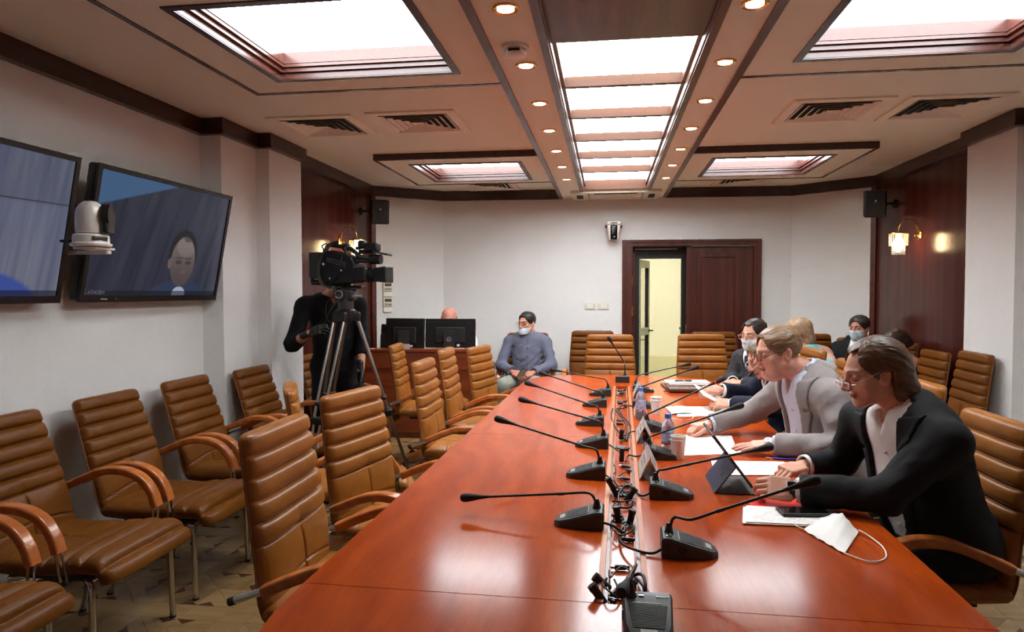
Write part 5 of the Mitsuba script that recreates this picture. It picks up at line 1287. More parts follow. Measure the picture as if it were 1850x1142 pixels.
def soften(m, n=5):
    """Taubin smoothing of a mesh without moving loose vertices."""
    V = np.array(m.vertices); E = np.unique(np.sort(np.vstack([m.faces[:, [0, 1]], m.faces[:, [1, 2]], m.faces[:, [2, 0]]]), axis=1), axis=0)
    deg = np.bincount(E.ravel(), minlength=len(V)).astype(float)[:, None]
    for k in range(2 * n):
        s = np.zeros_like(V)
        for c in range(3):
            s[:, c] = np.bincount(E[:, 0], V[E[:, 1], c], len(V)) + np.bincount(E[:, 1], V[E[:, 0], c], len(V))
        V = np.where(deg > 0, V + (0.5 if k % 2 == 0 else -0.52) * (s / np.maximum(deg, 1) - V), V)
    return trimesh.Trimesh(V, m.faces, process=False)

def smin(a, b, k):
    t = np.clip(0.5 + 0.5 * (b - a) / k, 0, 1); return b * (1 - t) + a * t - k * t * (1 - t)
def smax(a, b, k): return -smin(-a, -b, k)
def capd(p, a, b, r1, r2=None):
    r2 = r1 if r2 is None else r2
    a, b = np.asarray(a, float), np.asarray(b, float); ba = b - a
    t = np.clip((p - a) @ ba / (ba @ ba + 1e-12), 0, 1)
    return np.linalg.norm(p - a - t[:, None] * ba, axis=1) - (r1 + (r2 - r1) * t)
def elld(p, c, r, A=None):
    q = p - np.asarray(c, float)
    if A is not None: q = q @ np.asarray(A).T
    r = np.asarray(r, float)
    k0 = np.linalg.norm(q / r, axis=1); k1 = np.linalg.norm(q / (r * r), axis=1)
    return k0 * (k0 - 1) / np.maximum(k1, 1e-9)
def sstep(a, b, x):
    t = np.clip((x - a) / (b - a), 0, 1); return t * t * (3 - 2 * t)
def unit(v): v = np.asarray(v, float); return v / np.linalg.norm(v)
def frame(fwd, up=(0, 0, 1)):
    f = unit(fwd); l = unit(np.cross(up, f)); return np.array([f, l, np.cross(f, l)])

# ---- head in its own frame: x forward, y left, z up, origin between the ears
def head_field(o):
    wd, jaw = o.get('wide', 1.0), o.get('jaw', 1.0)
    def f(p):
        q = p.copy(); ay = np.abs(q[:, 1]); q2 = np.stack([q[:, 0], ay, q[:, 2]], 1)
        d = elld(q, (-0.016, 0, 0.036), (0.098, 0.077 * wd, 0.082))
        d = smin(d, elld(q, (0.030, 0, -0.022), (0.064, 0.062 * wd, 0.088)), 0.03)
        d = smin(d, capd(q2, (0.000, 0.050 * wd * jaw, -0.052), (0.066, 0.018 * jaw, -0.094), 0.024 * jaw, 0.017), 0.028)
        d = smin(d, elld(q, (0.074, 0, -0.096), (0.018, 0.022 * jaw, 0.016)), 0.018)
        d = smin(d, capd(q2, (0.056, 0.046 * wd, -0.020), (0.050, 0.044 * wd, -0.050), 0.019 * wd, 0.016 * wd), 0.024)
        d = smin(d, capd(q2, (0.088, 0.010, 0.027), (0.070, 0.046, 0.026), 0.0095, 0.009), 0.014)
        d = smax(d, -elld(q2, (0.099, 0.033, 0.008), (0.018, 0.018, 0.013)), 0.010)
        d = smin(d, elld(q2, (0.0765, 0.0325, 0.008), (0.0145, 0.0165, 0.0125)), 0.003)
        d = smin(d, capd(q, (0.090, 0, 0.020), (0.117, 0, -0.028), 0.0075, 0.0115), 0.011)
        d = smin(d, elld(q2, (0.105, 0.012, -0.034), (0.012, 0.0085, 0.0085)), 0.006)
        d = smax(d, -elld(q2, (0.108, 0.007, -0.043), (0.006, 0.004, 0.004)), 0.003)
        d = smin(d, elld(q, (0.0905, 0, -0.0575), (0.0085, 0.024, 0.0055)), 0.006)
        d = smin(d, elld(q, (0.0890, 0, -0.0680), (0.008, 0.020, 0.0060)), 0.006)
        op = o.get('mouth', 0.0)
        d = smax(d, -elld(q, (0.103, 0, -0.0632), (0.012, 0.022, 0.0016 + op)), 0.0025)
        d = smin(d, capd(q2, (0.0, 0.050 * wd, -0.06), (-0.03, 0.03, -0.05), 0.02), 0.03)
        if o.get('chins'): d = smin(d, elld(q, (0.038, 0, -0.104), (0.042, 0.050, 0.030)), 0.03)
        nk = o['neck_local']
        d = smin(d, capd(q, (-0.022, 0, -0.055), nk, 0.054 * o.get('neck_r', 1.0), 0.060 * o.get('neck_r', 1.0)), 0.030)
        # ears
        e = np.array([[0.90, -0.30, 0.20], [0.30, 0.95, 0.0], [-0.19, 0.06, 0.98]])
        c = np.array([-0.006, 0.0785 * wd, -0.004])
        ear = elld(q2, c, (0.021, 0.0085, 0.033), e)
        ear = smax(ear, -elld(q2, c + [0.004, 0.008, 0.004], (0.012, 0.007, 0.021), e), 0.004)
        ear = smin(ear, elld(q2, c + [0.001, 0.003, -0.027], (0.009, 0.006, 0.009)), 0.006)
        d = smin(d, ear, 0.007)
        return d
    return f

def skin_color(o):
    base = np.array(rgb(*o.get('skin', (206, 152, 128)))); red = np.array(rgb(*o.get('flush', (196, 118, 100)))); lip = np.array(rgb(*o.get('lip', (176, 98, 88))))
    browc = np.array(rgb(*o.get('brow', (104, 80, 62))))
    def f(q):
        x, y, z = q.T; ay = np.abs(y)
        c = np.tile(base, (len(q), 1))
        def put(w, col): 
            nonlocal c
            c = c * (1 - w[:, None]) + np.asarray(col) * w[:, None]
        n = meshkit.fbm(q * 55, 3)
        put(0.30 * sstep(0.4, 0.75, n), red)
        front = sstep(0.03, 0.06, x)
        put(0.55 * np.exp(-((x - 0.112) / 0.014) ** 2 - (ay / 0.018) ** 2 - ((z + 0.028) / 0.016) ** 2), red)
        put(0.40 * front * np.exp(-((ay - 0.045) / 0.018) ** 2 - ((z + 0.028) / 0.02) ** 2), red)
        put(0.45 * np.exp(-((ay - 0.083) / 0.012) ** 2 - ((x + 0.004) / 0.03) ** 2), red)
        if o.get('stubble'): put(o['stubble'] * sstep(-0.035, -0.06, z) * sstep(-0.12, -0.105, z) * sstep(-0.01, 0.03, x), rgb(140, 108, 92))
        put(0.85 * sstep(0.084, 0.089, x) * sstep(0.026, 0.020, ay) * sstep(0.0125, 0.009, np.abs(z + 0.063)), lip)
        put(0.7 * sstep(0.084, 0.09, x) * sstep(0.024, 0.02, ay) * sstep(0.0026, 0.0012, np.abs(z + 0.0632)), rgb(92, 44, 40))
        bz = 0.031 - 3.2 * (ay - 0.030) ** 2
        put(o.get('brow_w', 0.8) * front * sstep(0.0062, 0.0035, np.abs(z - bz)) * sstep(0.010, 0.014, ay) * sstep(0.056, 0.05, ay), browc)
        put(0.5 * front * sstep(0.026, 0.016, np.hypot(ay - 0.033, (z - 0.008) * 1.2)), np.array(rgb(150, 100, 84)))
        if o.get('eyes_open'):
            m = front * sstep(0.0145, 0.0125, np.abs(ay - 0.033)) * sstep(0.0, 0.0012, 0.0052 * (1 - ((ay - 0.033) / 0.0145) ** 2).clip(0) - np.abs(z - 0.0065))
            put(m * 0.9, rgb(205, 196, 188)); put(m * sstep(0.0058, 0.0046, np.hypot(y - np.sign(y) * 0.0325 - 0.0025, z - 0.0065)), rgb(44, 32, 26))
        lid = (0.0085 if o.get('eyes_open') else 0.000) + 0.0045 * (1 - ((ay - 0.033) / 0.016) ** 2) * (1 if o.get('eyes_open') else -1)
        put(0.85 * front * sstep(0.0022, 0.0010, np.abs(z - lid)) * sstep(0.0165, 0.0145, np.abs(ay - 0.033)), rgb(62, 42, 34))
        put(0.7 * np.exp(-(((x - 0.108) / 0.008) ** 2 + ((ay - 0.007) / 0.004) ** 2 + ((z + 0.042) / 0.004) ** 2)), rgb(80, 40, 34))
        return c
    return f

def hair_field(o, hf):
    """Hair shell over the skull; style gives the outline."""
    st = o['hair']
    thick = st.get('thick', 0.012)
    def f(p):
        x, y, z = p.T; ay = np.abs(y)
        wd = o.get('wide', 1.0)
        skull = elld(p, (-0.016, 0, 0.036), (0.098, 0.077 * wd, 0.082))
        if st.get('long'):
            skull = smin(skull, capd(np.stack([x, ay, z], 1), (-0.060, 0.035, 0.0), (-0.080, 0.038, -st['long']), 0.048, 0.040), 0.05)
        t = thick * (0.75 + 0.5 * sstep(0.02, 0.10, z)) + st.get('puff', 0.0) * sstep(0.04, -0.06, x)
        sw = st.get('sweep', (0.0, 1.0, 0.3))
        s = p @ unit(sw)
        u = np.cross(unit(sw), [0.3, 0.2, 0.9]); u /= np.linalg.norm(u); w = np.cross(unit(sw), u)
        strands = meshkit.noise(np.stack([p @ u * 190, p @ w * 190, s * 16], 1), 3) - 0.5
        clumps = meshkit.noise(np.stack([p @ u * 60, p @ w * 60, s * 10], 1), 5) - 0.5
        d = skull - t + strands * 0.0028 + clumps * 0.006
        # hairline: forehead, temple, sideburn, nape
        hl = st.get('line', 0.078)
        part_ = st.get('recede', 0.0) * np.exp(-((ay - 0.042) / 0.02) ** 2)
        fz = hl + part_ - 2.2 * np.maximum(0, ay - 0.03) * (1 if not st.get('fringe') else 0.4)
        zmin = np.where(x > 0.035, fz, np.where(x > -0.002, fz + (st.get('burn', -0.012) - fz) * sstep(0.045, 0.012, x), 0))
        back = st.get('nape', -0.055)
        zb = np.where(x > -0.012, 0.028, back)
        zb = zb + (0.028 - back) * 0
        behind = sstep(-0.004, -0.022, x)
        side = st.get('burn', -0.012) * (1 - sstep(0.0, -0.012, x)) + 0.030 * sstep(0.004, -0.010, x) * (0 if st.get('cover_ear') else 1)
        z0 = np.where(x > 0.012, zmin, side * (1 - behind) + back * behind)
        if st.get('cover_ear'): z0 = np.where(x <= 0.012, np.where(x > -0.03, st['cover_ear'], back), zmin)
        return smax(d, z0 - z + strands * 0.006, 0.006)
    return f

HAND_F = [(0.094, 0.030, 0.072, 0.0088), (0.098, 0.0095, 0.080, 0.0090), (0.094, -0.011, 0.074, 0.0086), (0.085, -0.030, 0.058, 0.0078)]
def hand_field(pose, side):
    """Hand from the wrist along +x, back of the hand +z, thumb on +y (mirrored for the left hand)."""
    curl = pose.get('curl', (0.15, 0.2, 0.15)); spread = pose.get('spread', 0.05); th = pose.get('thumb', (0.75, -0.15, 0.25))
    segs = []
    for i, (bx0, by0, L, r) in enumerate(HAND_F):
        cl = pose.get('curls', [curl] * 4)[i]
        a, yaw = 0.0, (1.3 - i) * spread
        q = np.array([bx0, by0, 0.0]); ch = [q]
        for j, fr in enumerate((0.46, 0.30, 0.24)):
            a += cl[j]
            q = q + L * fr * np.array([math.cos(a) * math.cos(yaw), math.cos(a) * math.sin(yaw), -math.sin(a)]); ch.append(q)
        segs.append((ch, r))
    t0 = np.array([0.022, 0.030, -0.006]); d0 = unit([math.cos(th[0]), math.sin(th[0]), th[1]])
    t1 = t0 + 0.044 * d0; d1 = unit(d0 + np.array([th[2], -th[2] * 0.8, -0.05])); t2 = t1 + 0.034 * d1; d2 = unit(d1 + np.array([th[2], -th[2] * 0.6, -0.05])); t3 = t2 + 0.026 * d2
    def f(p):
        q = p.copy()
        if side > 0: q[:, 1] = -q[:, 1]            # left hand
        b = np.abs(q - [0.052, 0.0, 0.0]) - [0.040 - 0.010, 0.034, 0.004]
        d = np.linalg.norm(np.maximum(b, 0), axis=1) + np.minimum(b.max(1), 0) - 0.0105
        d = smin(d, elld(q, (0.0, 0, 0), (0.045, 0.027, 0.019)), 0.015)
        d = smin(d, elld(q, (0.040, 0.026, -0.010), (0.032, 0.017, 0.014)), 0.010)
        d = smin(d, elld(q, (0.040, -0.026, -0.008), (0.034, 0.013, 0.013)), 0.010)
        d = smin(d, capd(q, (-0.06, 0, 0), (0.0, 0, 0), 0.026, 0.023), 0.012)
        for ch, r in segs:
            g = capd(q, ch[0] - [0.012, 0, 0.0], ch[1], r * 1.08, r)
            g = smin(g, capd(q, ch[1], ch[2], r * 1.0, r * 0.93), 0.003)
            g = smin(g, capd(q, ch[2], ch[3], r * 0.92, r * 0.80), 0.003)
            d = smin(d, g, 0.0045)
        g = smin(smin(capd(q, t0, t1, 0.0135, 0.011), capd(q, t1, t2, 0.0108, 0.010), 0.004), capd(q, t2, t3, 0.0098, 0.0084), 0.004)
        d = smin(d, g, 0.007)
        return d
    return f

def mesh_in(fn, A, o, lo, hi, h):
    """Mesh of a field given in a frame (rows A, origin o), moved to the world."""
    m = nets(fn, lo, hi, h); loc = np.array(m.vertices)
    m.vertices = loc @ A + o
    return m, loc

mat('mat_skin', {'type': 'mesh_attribute', 'name': 'vertex_color'}, 0.48, specular=0.4, sheen=0.1)
mat('mat_hair', {'type': 'mesh_attribute', 'name': 'vertex_color'}, 0.42, specular=0.4)
mat('mat_glass_frame', rgb(52, 34, 28), 0.3)
mat('mat_silver_frame', rgb(200, 198, 194), 0.2, 1.0)

def wrinkle(p, amp, seed, freq=9.0, dirv=(1, 0.4, 0.8)):
    amp = amp * 1.5
    d = unit(dirv); u = unit(np.cross(d, [0.2, 0.9, 0.4])); w = np.cross(d, u)
    q = np.stack([p @ d * freq * 1.0, p @ u * freq * 2.6, p @ w * freq * 1.6], 1) + seed * 7.7
    n = meshkit.fbm(q, 2, seed)
    return amp * (1 - np.abs(2 * n - 1) * 2)

def person(key, label, J, O):
    """J: joints in world coordinates; O: looks. Parts: body (skin), hair, clothes, glasses, mask."""
    k = thing(key, label, 'person')
    hq, cq, gq = O.get('h', (0.004, 0.010, 0.0032))
    F = frame(J['face']) if 'roll' not in J else frame(J['face'], J['roll'])
    Hc = np.array(J['head'], float); hs = O.get('hs', 1.0); Fs = F * hs
    neck = np.array(J['neck'], float); pel = np.array(J['pelvis'], float)
    up = unit(neck - pel); Fb = np.array(J['front'], float); Fb = unit(Fb - up * (Fb @ up)); Lb = np.cross(up, Fb); B = np.array([Fb, Lb, up])
    ln = np.linalg.norm(neck - pel)
    O = dict(O); O['neck_local'] = tuple((neck - up * 0.01 - Hc) @ F.T / hs)
    fat = O.get('fat', 0.0)
    sh = {s: np.array(J['sh' + s], float) for s in 'LR'}
    el = {s: np.array(J['el' + s], float) for s in 'LR'}
    wr = {s: np.array(J['wr' + s], float) for s in 'LR'}
    hip = {'L': pel + Lb * 0.085 - up * 0.03, 'R': pel - Lb * 0.085 - up * 0.03}
    kn = {s: np.array(J['kn' + s], float) for s in 'LR'}; an = {s: np.array(J['an' + s], float) for s in 'LR'}
    at = lambda t, f=0.0: pel + up * ln * t + Fb * f
    def torso(p, g=0.0):
        d = elld(p, at(0.02), (0.125 + fat * 0.7, 0.172 + fat * 0.6, 0.15), B)
        d = smin(d, elld(p, at(0.36, 0.012 + fat * 0.3), (0.118 + fat, 0.158 + fat * 0.8, 0.19), B), 0.06)
        d = smin(d, elld(p, at(0.72), (0.112 + fat * 0.5, 0.168 + fat * 0.4, 0.185), B), 0.06)
        sl = (sh['L'] + sh['R']) / 2
        for s in 'LR': d = smin(d, capd(p, sh[s], sl + (sh[s] - sl) * 0.25 + up * 0.03, 0.058, 0.06), 0.05)
        d = smin(d, capd(p, sl + up * 0.01, neck - up * 0.005, 0.074, 0.058), 0.05)
        return d - g
    def arms(p, g=0.0, r=(0.058, 0.048, 0.038), stop=0.0, only='LR'):
        d = np.full(len(p), 9.0)
        for s in only:
            ax = unit(wr[s] - el[s])
            fa = smax(capd(p, el[s], wr[s] + ax * 0.05, r[1], r[2]), (p - wr[s]) @ ax + stop, 0.004)
            d = np.minimum(d, smin(capd(p, sh[s], el[s], r[0], r[1]), fa, 0.02))
        return d - g
    def legs(p, g=0.0):
        d = np.full(len(p), 9.0)
        for s in 'LR': d = np.minimum(d, smin(capd(p, hip[s], kn[s], 0.088, 0.062), capd(p, kn[s], an[s], 0.058, 0.040), 0.03))
        return d - g
    pts = np.array([pel, neck, *sh.values(), *el.values(), *wr.values()])
    lo, hi = pts.min(0) - 0.22, pts.max(0) + 0.22
    lpts = np.array([pel, *kn.values(), *an.values()]); llo, lhi = lpts.min(0) - 0.20, lpts.max(0) + 0.20
    # --- skin: one continuous body from head to hands and feet
    hm, hl = mesh_in(head_field(O), Fs, Hc, (-0.135, -0.105, min(-0.15, O['neck_local'][2] - 0.07)), (0.14, 0.105, 0.135), hq)
    zs = O['neck_local']
    cols = [skin_color(O)(hl)]; ms = [hm]
    base = np.array(rgb(*O.get('skin', (206, 152, 128))))
    core = nets(lambda p: np.minimum(smin(torso(p, -0.010), legs(p, -0.02), 0.05), arms(p, -0.022)), np.minimum(lo, llo), np.maximum(hi, lhi), 0.018 if cq > 0.009 else 0.015)
    cut = None
    ms.append(core); cols.append(np.tile(base, (len(core.vertices), 1)))
    if O.get('bare_arms'):
        fa = nets(lambda p: np.minimum(*[capd(p, el[s], wr[s], 0.043, 0.027) for s in 'LR']), lo, hi, 0.008)
        ms.append(fa); cols.append(np.tile(base, (len(fa.vertices), 1)))
    for s, sg in (('L', 1), ('R', -1)):
        hp = J['hand' + s]
        X = unit(hp['x']); Z = np.array(hp['z'], float); Z = unit(Z - X * (Z @ X)); Y = np.cross(Z, X)
        A = np.array([X, Y, Z])
        g, gl = mesh_in(hand_field(hp, sg), A, wr[s], (-0.09, -0.075, -0.10), (0.20, 0.09 if True else 0, 0.05), gq)
        hb = np.array(rgb(*O.get('hand_skin', O.get('skin', (206, 152, 128))))); hr = np.array(rgb(*O.get('flush', (196, 118, 100))))
        w = sstep(0.10, 0.18, gl[:, 0])[:, None] * 0.4 + 0.25 * (meshkit.fbm(gl * 90, 2)[:, None])
        if O.get('gloves'): c = np.tile(rgb(20, 20, 21), (len(gl), 1))
        else: c = hb * (1 - w) + hr * w
        ms.append(g); cols.append(c)
    body = trimesh.util.concatenate(ms)
    part(k, 'body', trimesh.Trimesh(body.vertices, body.faces, process=False), 'mat_skin', True, color=np.vstack(cols), label=O.get('body_label'))
    # --- hair
    if O.get('hair'):
        st = O['hair']
        m, l = mesh_in(hair_field(O, None), Fs, Hc, (-0.19, -0.15, -0.02 - max(st.get('long', 0.0) + 0.09, 0.10)), (0.14, 0.15, 0.17), hq)
        sw = unit(st.get('sweep', (0, 1, 0.3))); u = unit(np.cross(sw, [0.3, 0.2, 0.9])); w = np.cross(sw, u)
        n = meshkit.noise(np.stack([l @ u * 170, l @ w * 170, l @ sw * 10], 1), 9); n2 = meshkit.fbm(l * 22, 2, 4)
        t = np.clip(0.65 * n + 0.5 * n2 - 0.1, 0, 1)[:, None]
        c = np.array(rgb(*st['dark'])) * (1 - t) + np.array(rgb(*st['light'])) * t
        if 'temple' in st:
            tw_ = (np.exp(-((l[:, 0] - 0.02) / 0.03) ** 2) * sstep(0.03, -0.01, l[:, 2]) * 0.6)[:, None]; c = c * (1 - tw_) + np.array(rgb(*st['temple'])) * tw_
        part(k, 'hair', m, 'mat_hair', True, color=c, label=st.get('label'))
    # --- clothes
    q = lambda p: (p - pel) @ B.T          # body coordinates: forward, left, up
    ck = O['clothes']
    Hn = Hc + (-0.022 * F[0] - 0.050 * F[2]) * hs; nb = unit(Hn - neck); nb2 = unit(0.72 * up + 0.28 * nb)
    neck_ax = lambda p: capd(p, neck - nb * 0.09, Hn + nb * 0.04, 0.061, 0.057)
    jk = ck.get('jacket')
    zb, zt = (ln * -0.08 if ck.get('open') else ln * 0.42), ln * 1.02
    def vw(z):
        t = np.clip((z - zb) / (zt - zb), 0, 1.3)
        return (0.42 + 0.58 * t if ck.get('open') else t) * ck.get('vopen', 0.075)
    seed = O.get('seed', 1)
    if jk:
        def jbase(p):
            d = smin(torso(p, 0.016), arms(p, 0.016, (0.060, 0.050, 0.036), ck.get('stop', 0.030)), 0.035)
            if ck.get('hem', 0.17) > 0.2: d = smin(d, elld(p, at(-0.30), (0.15, 0.19, 0.22), B), 0.06)
            return d
        def jw(p):
            b = q(p); x, y, z = b.T
            d = jbase(p)
            d = smin(d, legs(p, 0.0) + 0.012 + 3 * np.maximum(0, -0.10 - z), 0.05)
            ne = np.minimum(np.linalg.norm(p - el['L'], axis=1), np.linalg.norm(p - el['R'], axis=1))
            chest = sstep(0.03, 0.08, x) * sstep(vw(z) + 0.10, vw(z) + 0.06, np.abs(y)) * sstep(0.13, 0.20, ne)
            d = d + wrinkle(p, ck.get('wr', 0.006), seed, ck.get('wf', 7.0)) * (0.40 + 0.60 * sstep(0.24, 0.06, ne)) * (1 - chest)
            return d
        def fj(p):
            b = q(p); x, y, z = b.T
            d = jw(p)
            nt = torso(p, 0.016) - 0.030
            d = smax(d, -np.maximum(np.maximum(np.abs(y) - vw(z), np.maximum(0.035 - x, zb - z)), nt), 0.004)
            gap = np.maximum(np.abs(y - 0.004) - 0.0025, np.maximum(0.02 - x, z - zb)); d = np.maximum(d, -np.maximum(gap, nt))
            d = smax(d, -np.maximum(neck_ax(p) - 0.020, -((p - neck) @ nb2) - 0.045), 0.006)
            d = np.maximum(d, -ck.get('hem', 0.17) - z)
            return d
        def fl(p, sg):
            b = q(p); x, y, z = b.T; y = y * sg
            t = np.clip((z - zb) / (zt - zb), 0, 1.2)
            wid = 0.052 * t ** 0.8 * (1 + 0.25 * sstep(0.60, 0.72, t))
            d = np.abs(jw(p) - 0.0015) - 0.0070; d = np.maximum(d, torso(p, 0.016) - 0.03)
            d = np.maximum(d, np.maximum(vw(z) - 0.003 - y, y - vw(z) - wid - 0.006))
            notch = np.maximum(np.abs((t - 0.74) - (y - vw(z)) * 2.2 * 0 - 0.0) * (zt - zb) - 0.006, vw(z) + wid * 0.42 - y)
            d = np.maximum(d, -notch)
            d = np.maximum(d, np.maximum(zb + 0.004 - z, z - zt * 0.965)); d = np.maximum(d, 0.015 - x)
            return smax(d, -np.maximum(neck_ax(p) - 0.020, -((p - neck) @ nb2) - 0.045), 0.003)
        for sg in (1, -1):
            part(k, 'lapel', soften(nets(lambda p: fl(p, sg), lo, hi, min(cq, 0.0065))), jk, True)
        def fcb(p):
            t = (p - neck) @ nb2; b = q(p)
            d = np.abs(neck_ax(p) - 0.0215 - 0.007 * sstep(0.02, -0.03, t)) - 0.0055
            d = np.maximum(d, t - (0.028 - 0.03 * sstep(-0.02, 0.07, b[:, 0]))); d = np.maximum(d, -0.055 - t)
            return np.maximum(d, b[:, 0] - 0.055)
        part(k, 'jacket_collar', soften(nets(fcb, neck - 0.17, neck + 0.17, min(cq, 0.0065))), jk, True)
        part(k, 'jacket', soften(nets(fj, lo - [0, 0, 0.15], hi, cq)), jk, True, label=ck.get('jacket_label'))
    st = ck.get('shirt')
    if st:
        def fs(p):
            b = q(p); x, y, z = b.T
            if jk:
                d = torso(p, 0.006)
                d = np.maximum(d, 0.02 - x)
                d = np.maximum(d, np.abs(y) - 0.12)
                d = d + 0.0016 * np.exp(-((y - 0.010) / 0.004) ** 2)
            else:
                d = smin(torso(p, 0.012), arms(p, 0.014, (0.056, 0.049, 0.042), ck.get('sleeve', 0.02)), 0.03) + wrinkle(p, ck.get('wr', 0.006), seed, ck.get('wf', 7.0))
                d = d + 0.002 * np.exp(-((y - 0.012) / 0.004) ** 2) * (x > 0)
                d = np.maximum(d, -0.15 - z)
            t = (p - neck) @ nb2
            d = smax(d, -np.maximum(neck_ax(p) - 0.003, -t - 0.030), 0.003)
            vop = np.maximum(np.abs(y) - ck.get('copen', 0.35) * np.maximum(0, z - ln * 0.985 + ck.get('cdeep', 0.06)), 0.02 - x)
            d = np.maximum(d, -vop)
            return np.maximum(d, t - ck.get('ntop', 0.022))
        part(k, 'shirt', soften(nets(fs, lo, hi, cq if not jk else min(cq, 0.008))), st, True, label=ck.get('shirt_label'))
        if ck.get('collar', True):
            def fc(p):
                dn = neck_ax(p)
                t = (p - neck) @ nb2; r = (p - neck - np.outer(t, nb2)) @ B.T; x, y = r[:, 0], r[:, 1]
                d = np.abs(dn - 0.0135 - 0.010 * sstep(0.03, -0.02, t)) - 0.0038
                hgt = 0.040 - 0.018 * sstep(0.0, 0.07, x)
                d = np.maximum(d, t - hgt); d = np.maximum(d, -0.030 - 0.045 * sstep(0.02, 0.07, x) * sstep(0.07, 0.02, np.abs(y)) - t)
                op = np.maximum(np.abs(y) - (0.006 + ck.get('copen', 0.35) * np.maximum(0, t + 0.055)), 0.02 - x)
                return np.maximum(d, -op)
            part(k, 'collar', nets(fc, neck - 0.16, neck + 0.16, min(cq, 0.0055)), st, True)
        for s in 'LR':
            if jk:
                e = unit(el[s] - wr[s])
                cf = nets(lambda p: np.maximum(np.abs(capd(p, wr[s] - e * 0.05, wr[s] + e * 0.2, 0.038, 0.046)) - 0.004, np.maximum((p - wr[s]) @ e - 0.07, -((p - wr[s]) @ e) + ck.get('cuff', 0.012))), wr[s] - 0.13, wr[s] + 0.13, min(cq, 0.006))
                part(k, 'cuff', cf, st, True)
        nbut = ck.get('buttons', 4)
        for i in range(nbut):
            z = zb + (zt - zb) * (0.12 + 0.62 * i / max(nbut - 1, 1)) if jk else ln * (0.1 + 0.75 * i / max(nbut - 1, 1))
            P = at(z / ln, 0.0); ts = np.linspace(0.02, 0.30, 140)
            dd = torso(P + np.outer(ts, Fb) + Lb * 0.008, 0.008 if jk else 0.014); j = int(np.argmax(dd > 0))
            part(k, 'button', ball(0.0055, tuple(P + Fb * (ts[j]) + Lb * 0.008), 1), ck.get('button_mat', 'mat_plain_paper'))
    if ck.get('tie'):
        def ft(p):
            b = q(p); x, y, z = b.T
            w = 0.016 + 0.022 * sstep(ln * 0.95, ln * 0.45, z)
            d = np.maximum(np.abs(torso(p, 0.015)) - 0.006, np.maximum(np.abs(y) - w, 0.03 - x)); d = np.maximum(d, np.maximum(z - ln * 0.97, ln * 0.15 - z))
            return smin(d, elld(p, at(0.955, 0.078), (0.018, 0.019, 0.022), B), 0.006)
        part(k, 'tie', nets(ft, lo, hi, min(cq, 0.007)), ck['tie'], True)
    tr = ck['trousers']
    part(k, 'trousers', nets(lambda p: np.maximum(smin(torso(p, 0.004), legs(p, 0.012), 0.05) + wrinkle(p, 0.005, seed + 3, 7.0), q(p)[:, 2] - 0.06), llo, lhi, max(cq, 0.011)), tr, True)
    for s in 'LR':
        d = np.array([*unit(np.array(J.get('toe' + s, J['front']))[:2]), 0]); a = an[s]; sd = np.array([-d[1], d[0], 0])
        zf = a[2] - 0.062
        sole = max(zf, J.get('sole', 0.004))
        f = lambda p: np.maximum(smin(capd(p, [*(a - d * 0.035)[:2], sole + 0.045], [*(a + d * 0.15)[:2], sole + 0.032], 0.042, 0.036), capd(p, a, [*(a)[:2], sole + 0.05], 0.046, 0.044), 0.03), sole - p[:, 2])
        part(k, 'shoe', nets(f, [*(a - 0.12)[:2], sole - 0.01], [*(a + 0.12)[:2] , sole + 0.2] + np.array([0.15, 0.15, 0]) * 0 + np.abs(np.array([*(d * 0.12)[:2], 0])), 0.012), ck.get('shoe', 'mat_black'), True)
    # --- glasses
    gl = O.get('glasses')
    if gl:
        gx, gz, rw, rh = gl.get('x', 0.110), gl.get('z', 0.004), gl.get('rw', 0.023), gl.get('rh', 0.017)
        toW = lambda P: np.asarray(P) @ Fs + Hc
        a = np.linspace(0, 2 * np.pi, 33)
        rims = []
        g0 = None
        pieces_ = []
        for s in (-1, 1):
            ca, sa = np.cos(a), np.sin(a)
            ring_ = np.stack([gx - 0.10 * np.abs(rw * ca) * (np.sign(ca) * s > 0) - 0.004 * 0, s * 0.033 + rw * np.sign(ca) * np.abs(ca) ** 0.75, gz + rh * np.sign(sa) * np.abs(sa) ** 0.8], 1)
            pieces_.append(tube(toW(ring_[:-1].tolist() + [ring_[0].tolist()]), gl.get('r', 0.0015), 7))
            pieces_.append(tube(toW([(gx - 0.008, s * (0.033 + rw), gz + 0.004), (gx - 0.02, s * 0.077 * O.get('wide', 1.0), gz + 0.007), (-0.004, s * 0.083 * O.get('wide', 1.0), 0.020 + 0 * gz), (-0.02, s * 0.083 * O.get('wide', 1.0), 0.008)]), gl.get('rt', 0.0016), 6, 16))
            cc = toW([(gx, s * 0.033, gz)])[0]
            V = np.vstack([[cc], toW(ring_[:-1] * 1.0)])
            lensm = trimesh.Trimesh(V, [[0, 1 + i, 1 + (i + 1) % 32] for i in range(32)], process=False)
            rims.append(lensm)
        pieces_.append(tube(toW([(gx, -0.033 + rw, gz + 0.004), (gx + 0.004, 0, gz + 0.009), (gx, 0.033 - rw, gz + 0.004)]), gl.get('r', 0.0015), 7, 10))
        gk = part(k, 'glasses', cat(*pieces_), gl.get('mat', 'mat_glass_frame'), True, label=gl.get('label', 'thin-rimmed spectacles'))
        for lm in rims: part(gk, 'lens', lm, 'mat_pane')
    # --- face mask
    mk_ = O.get('mask')
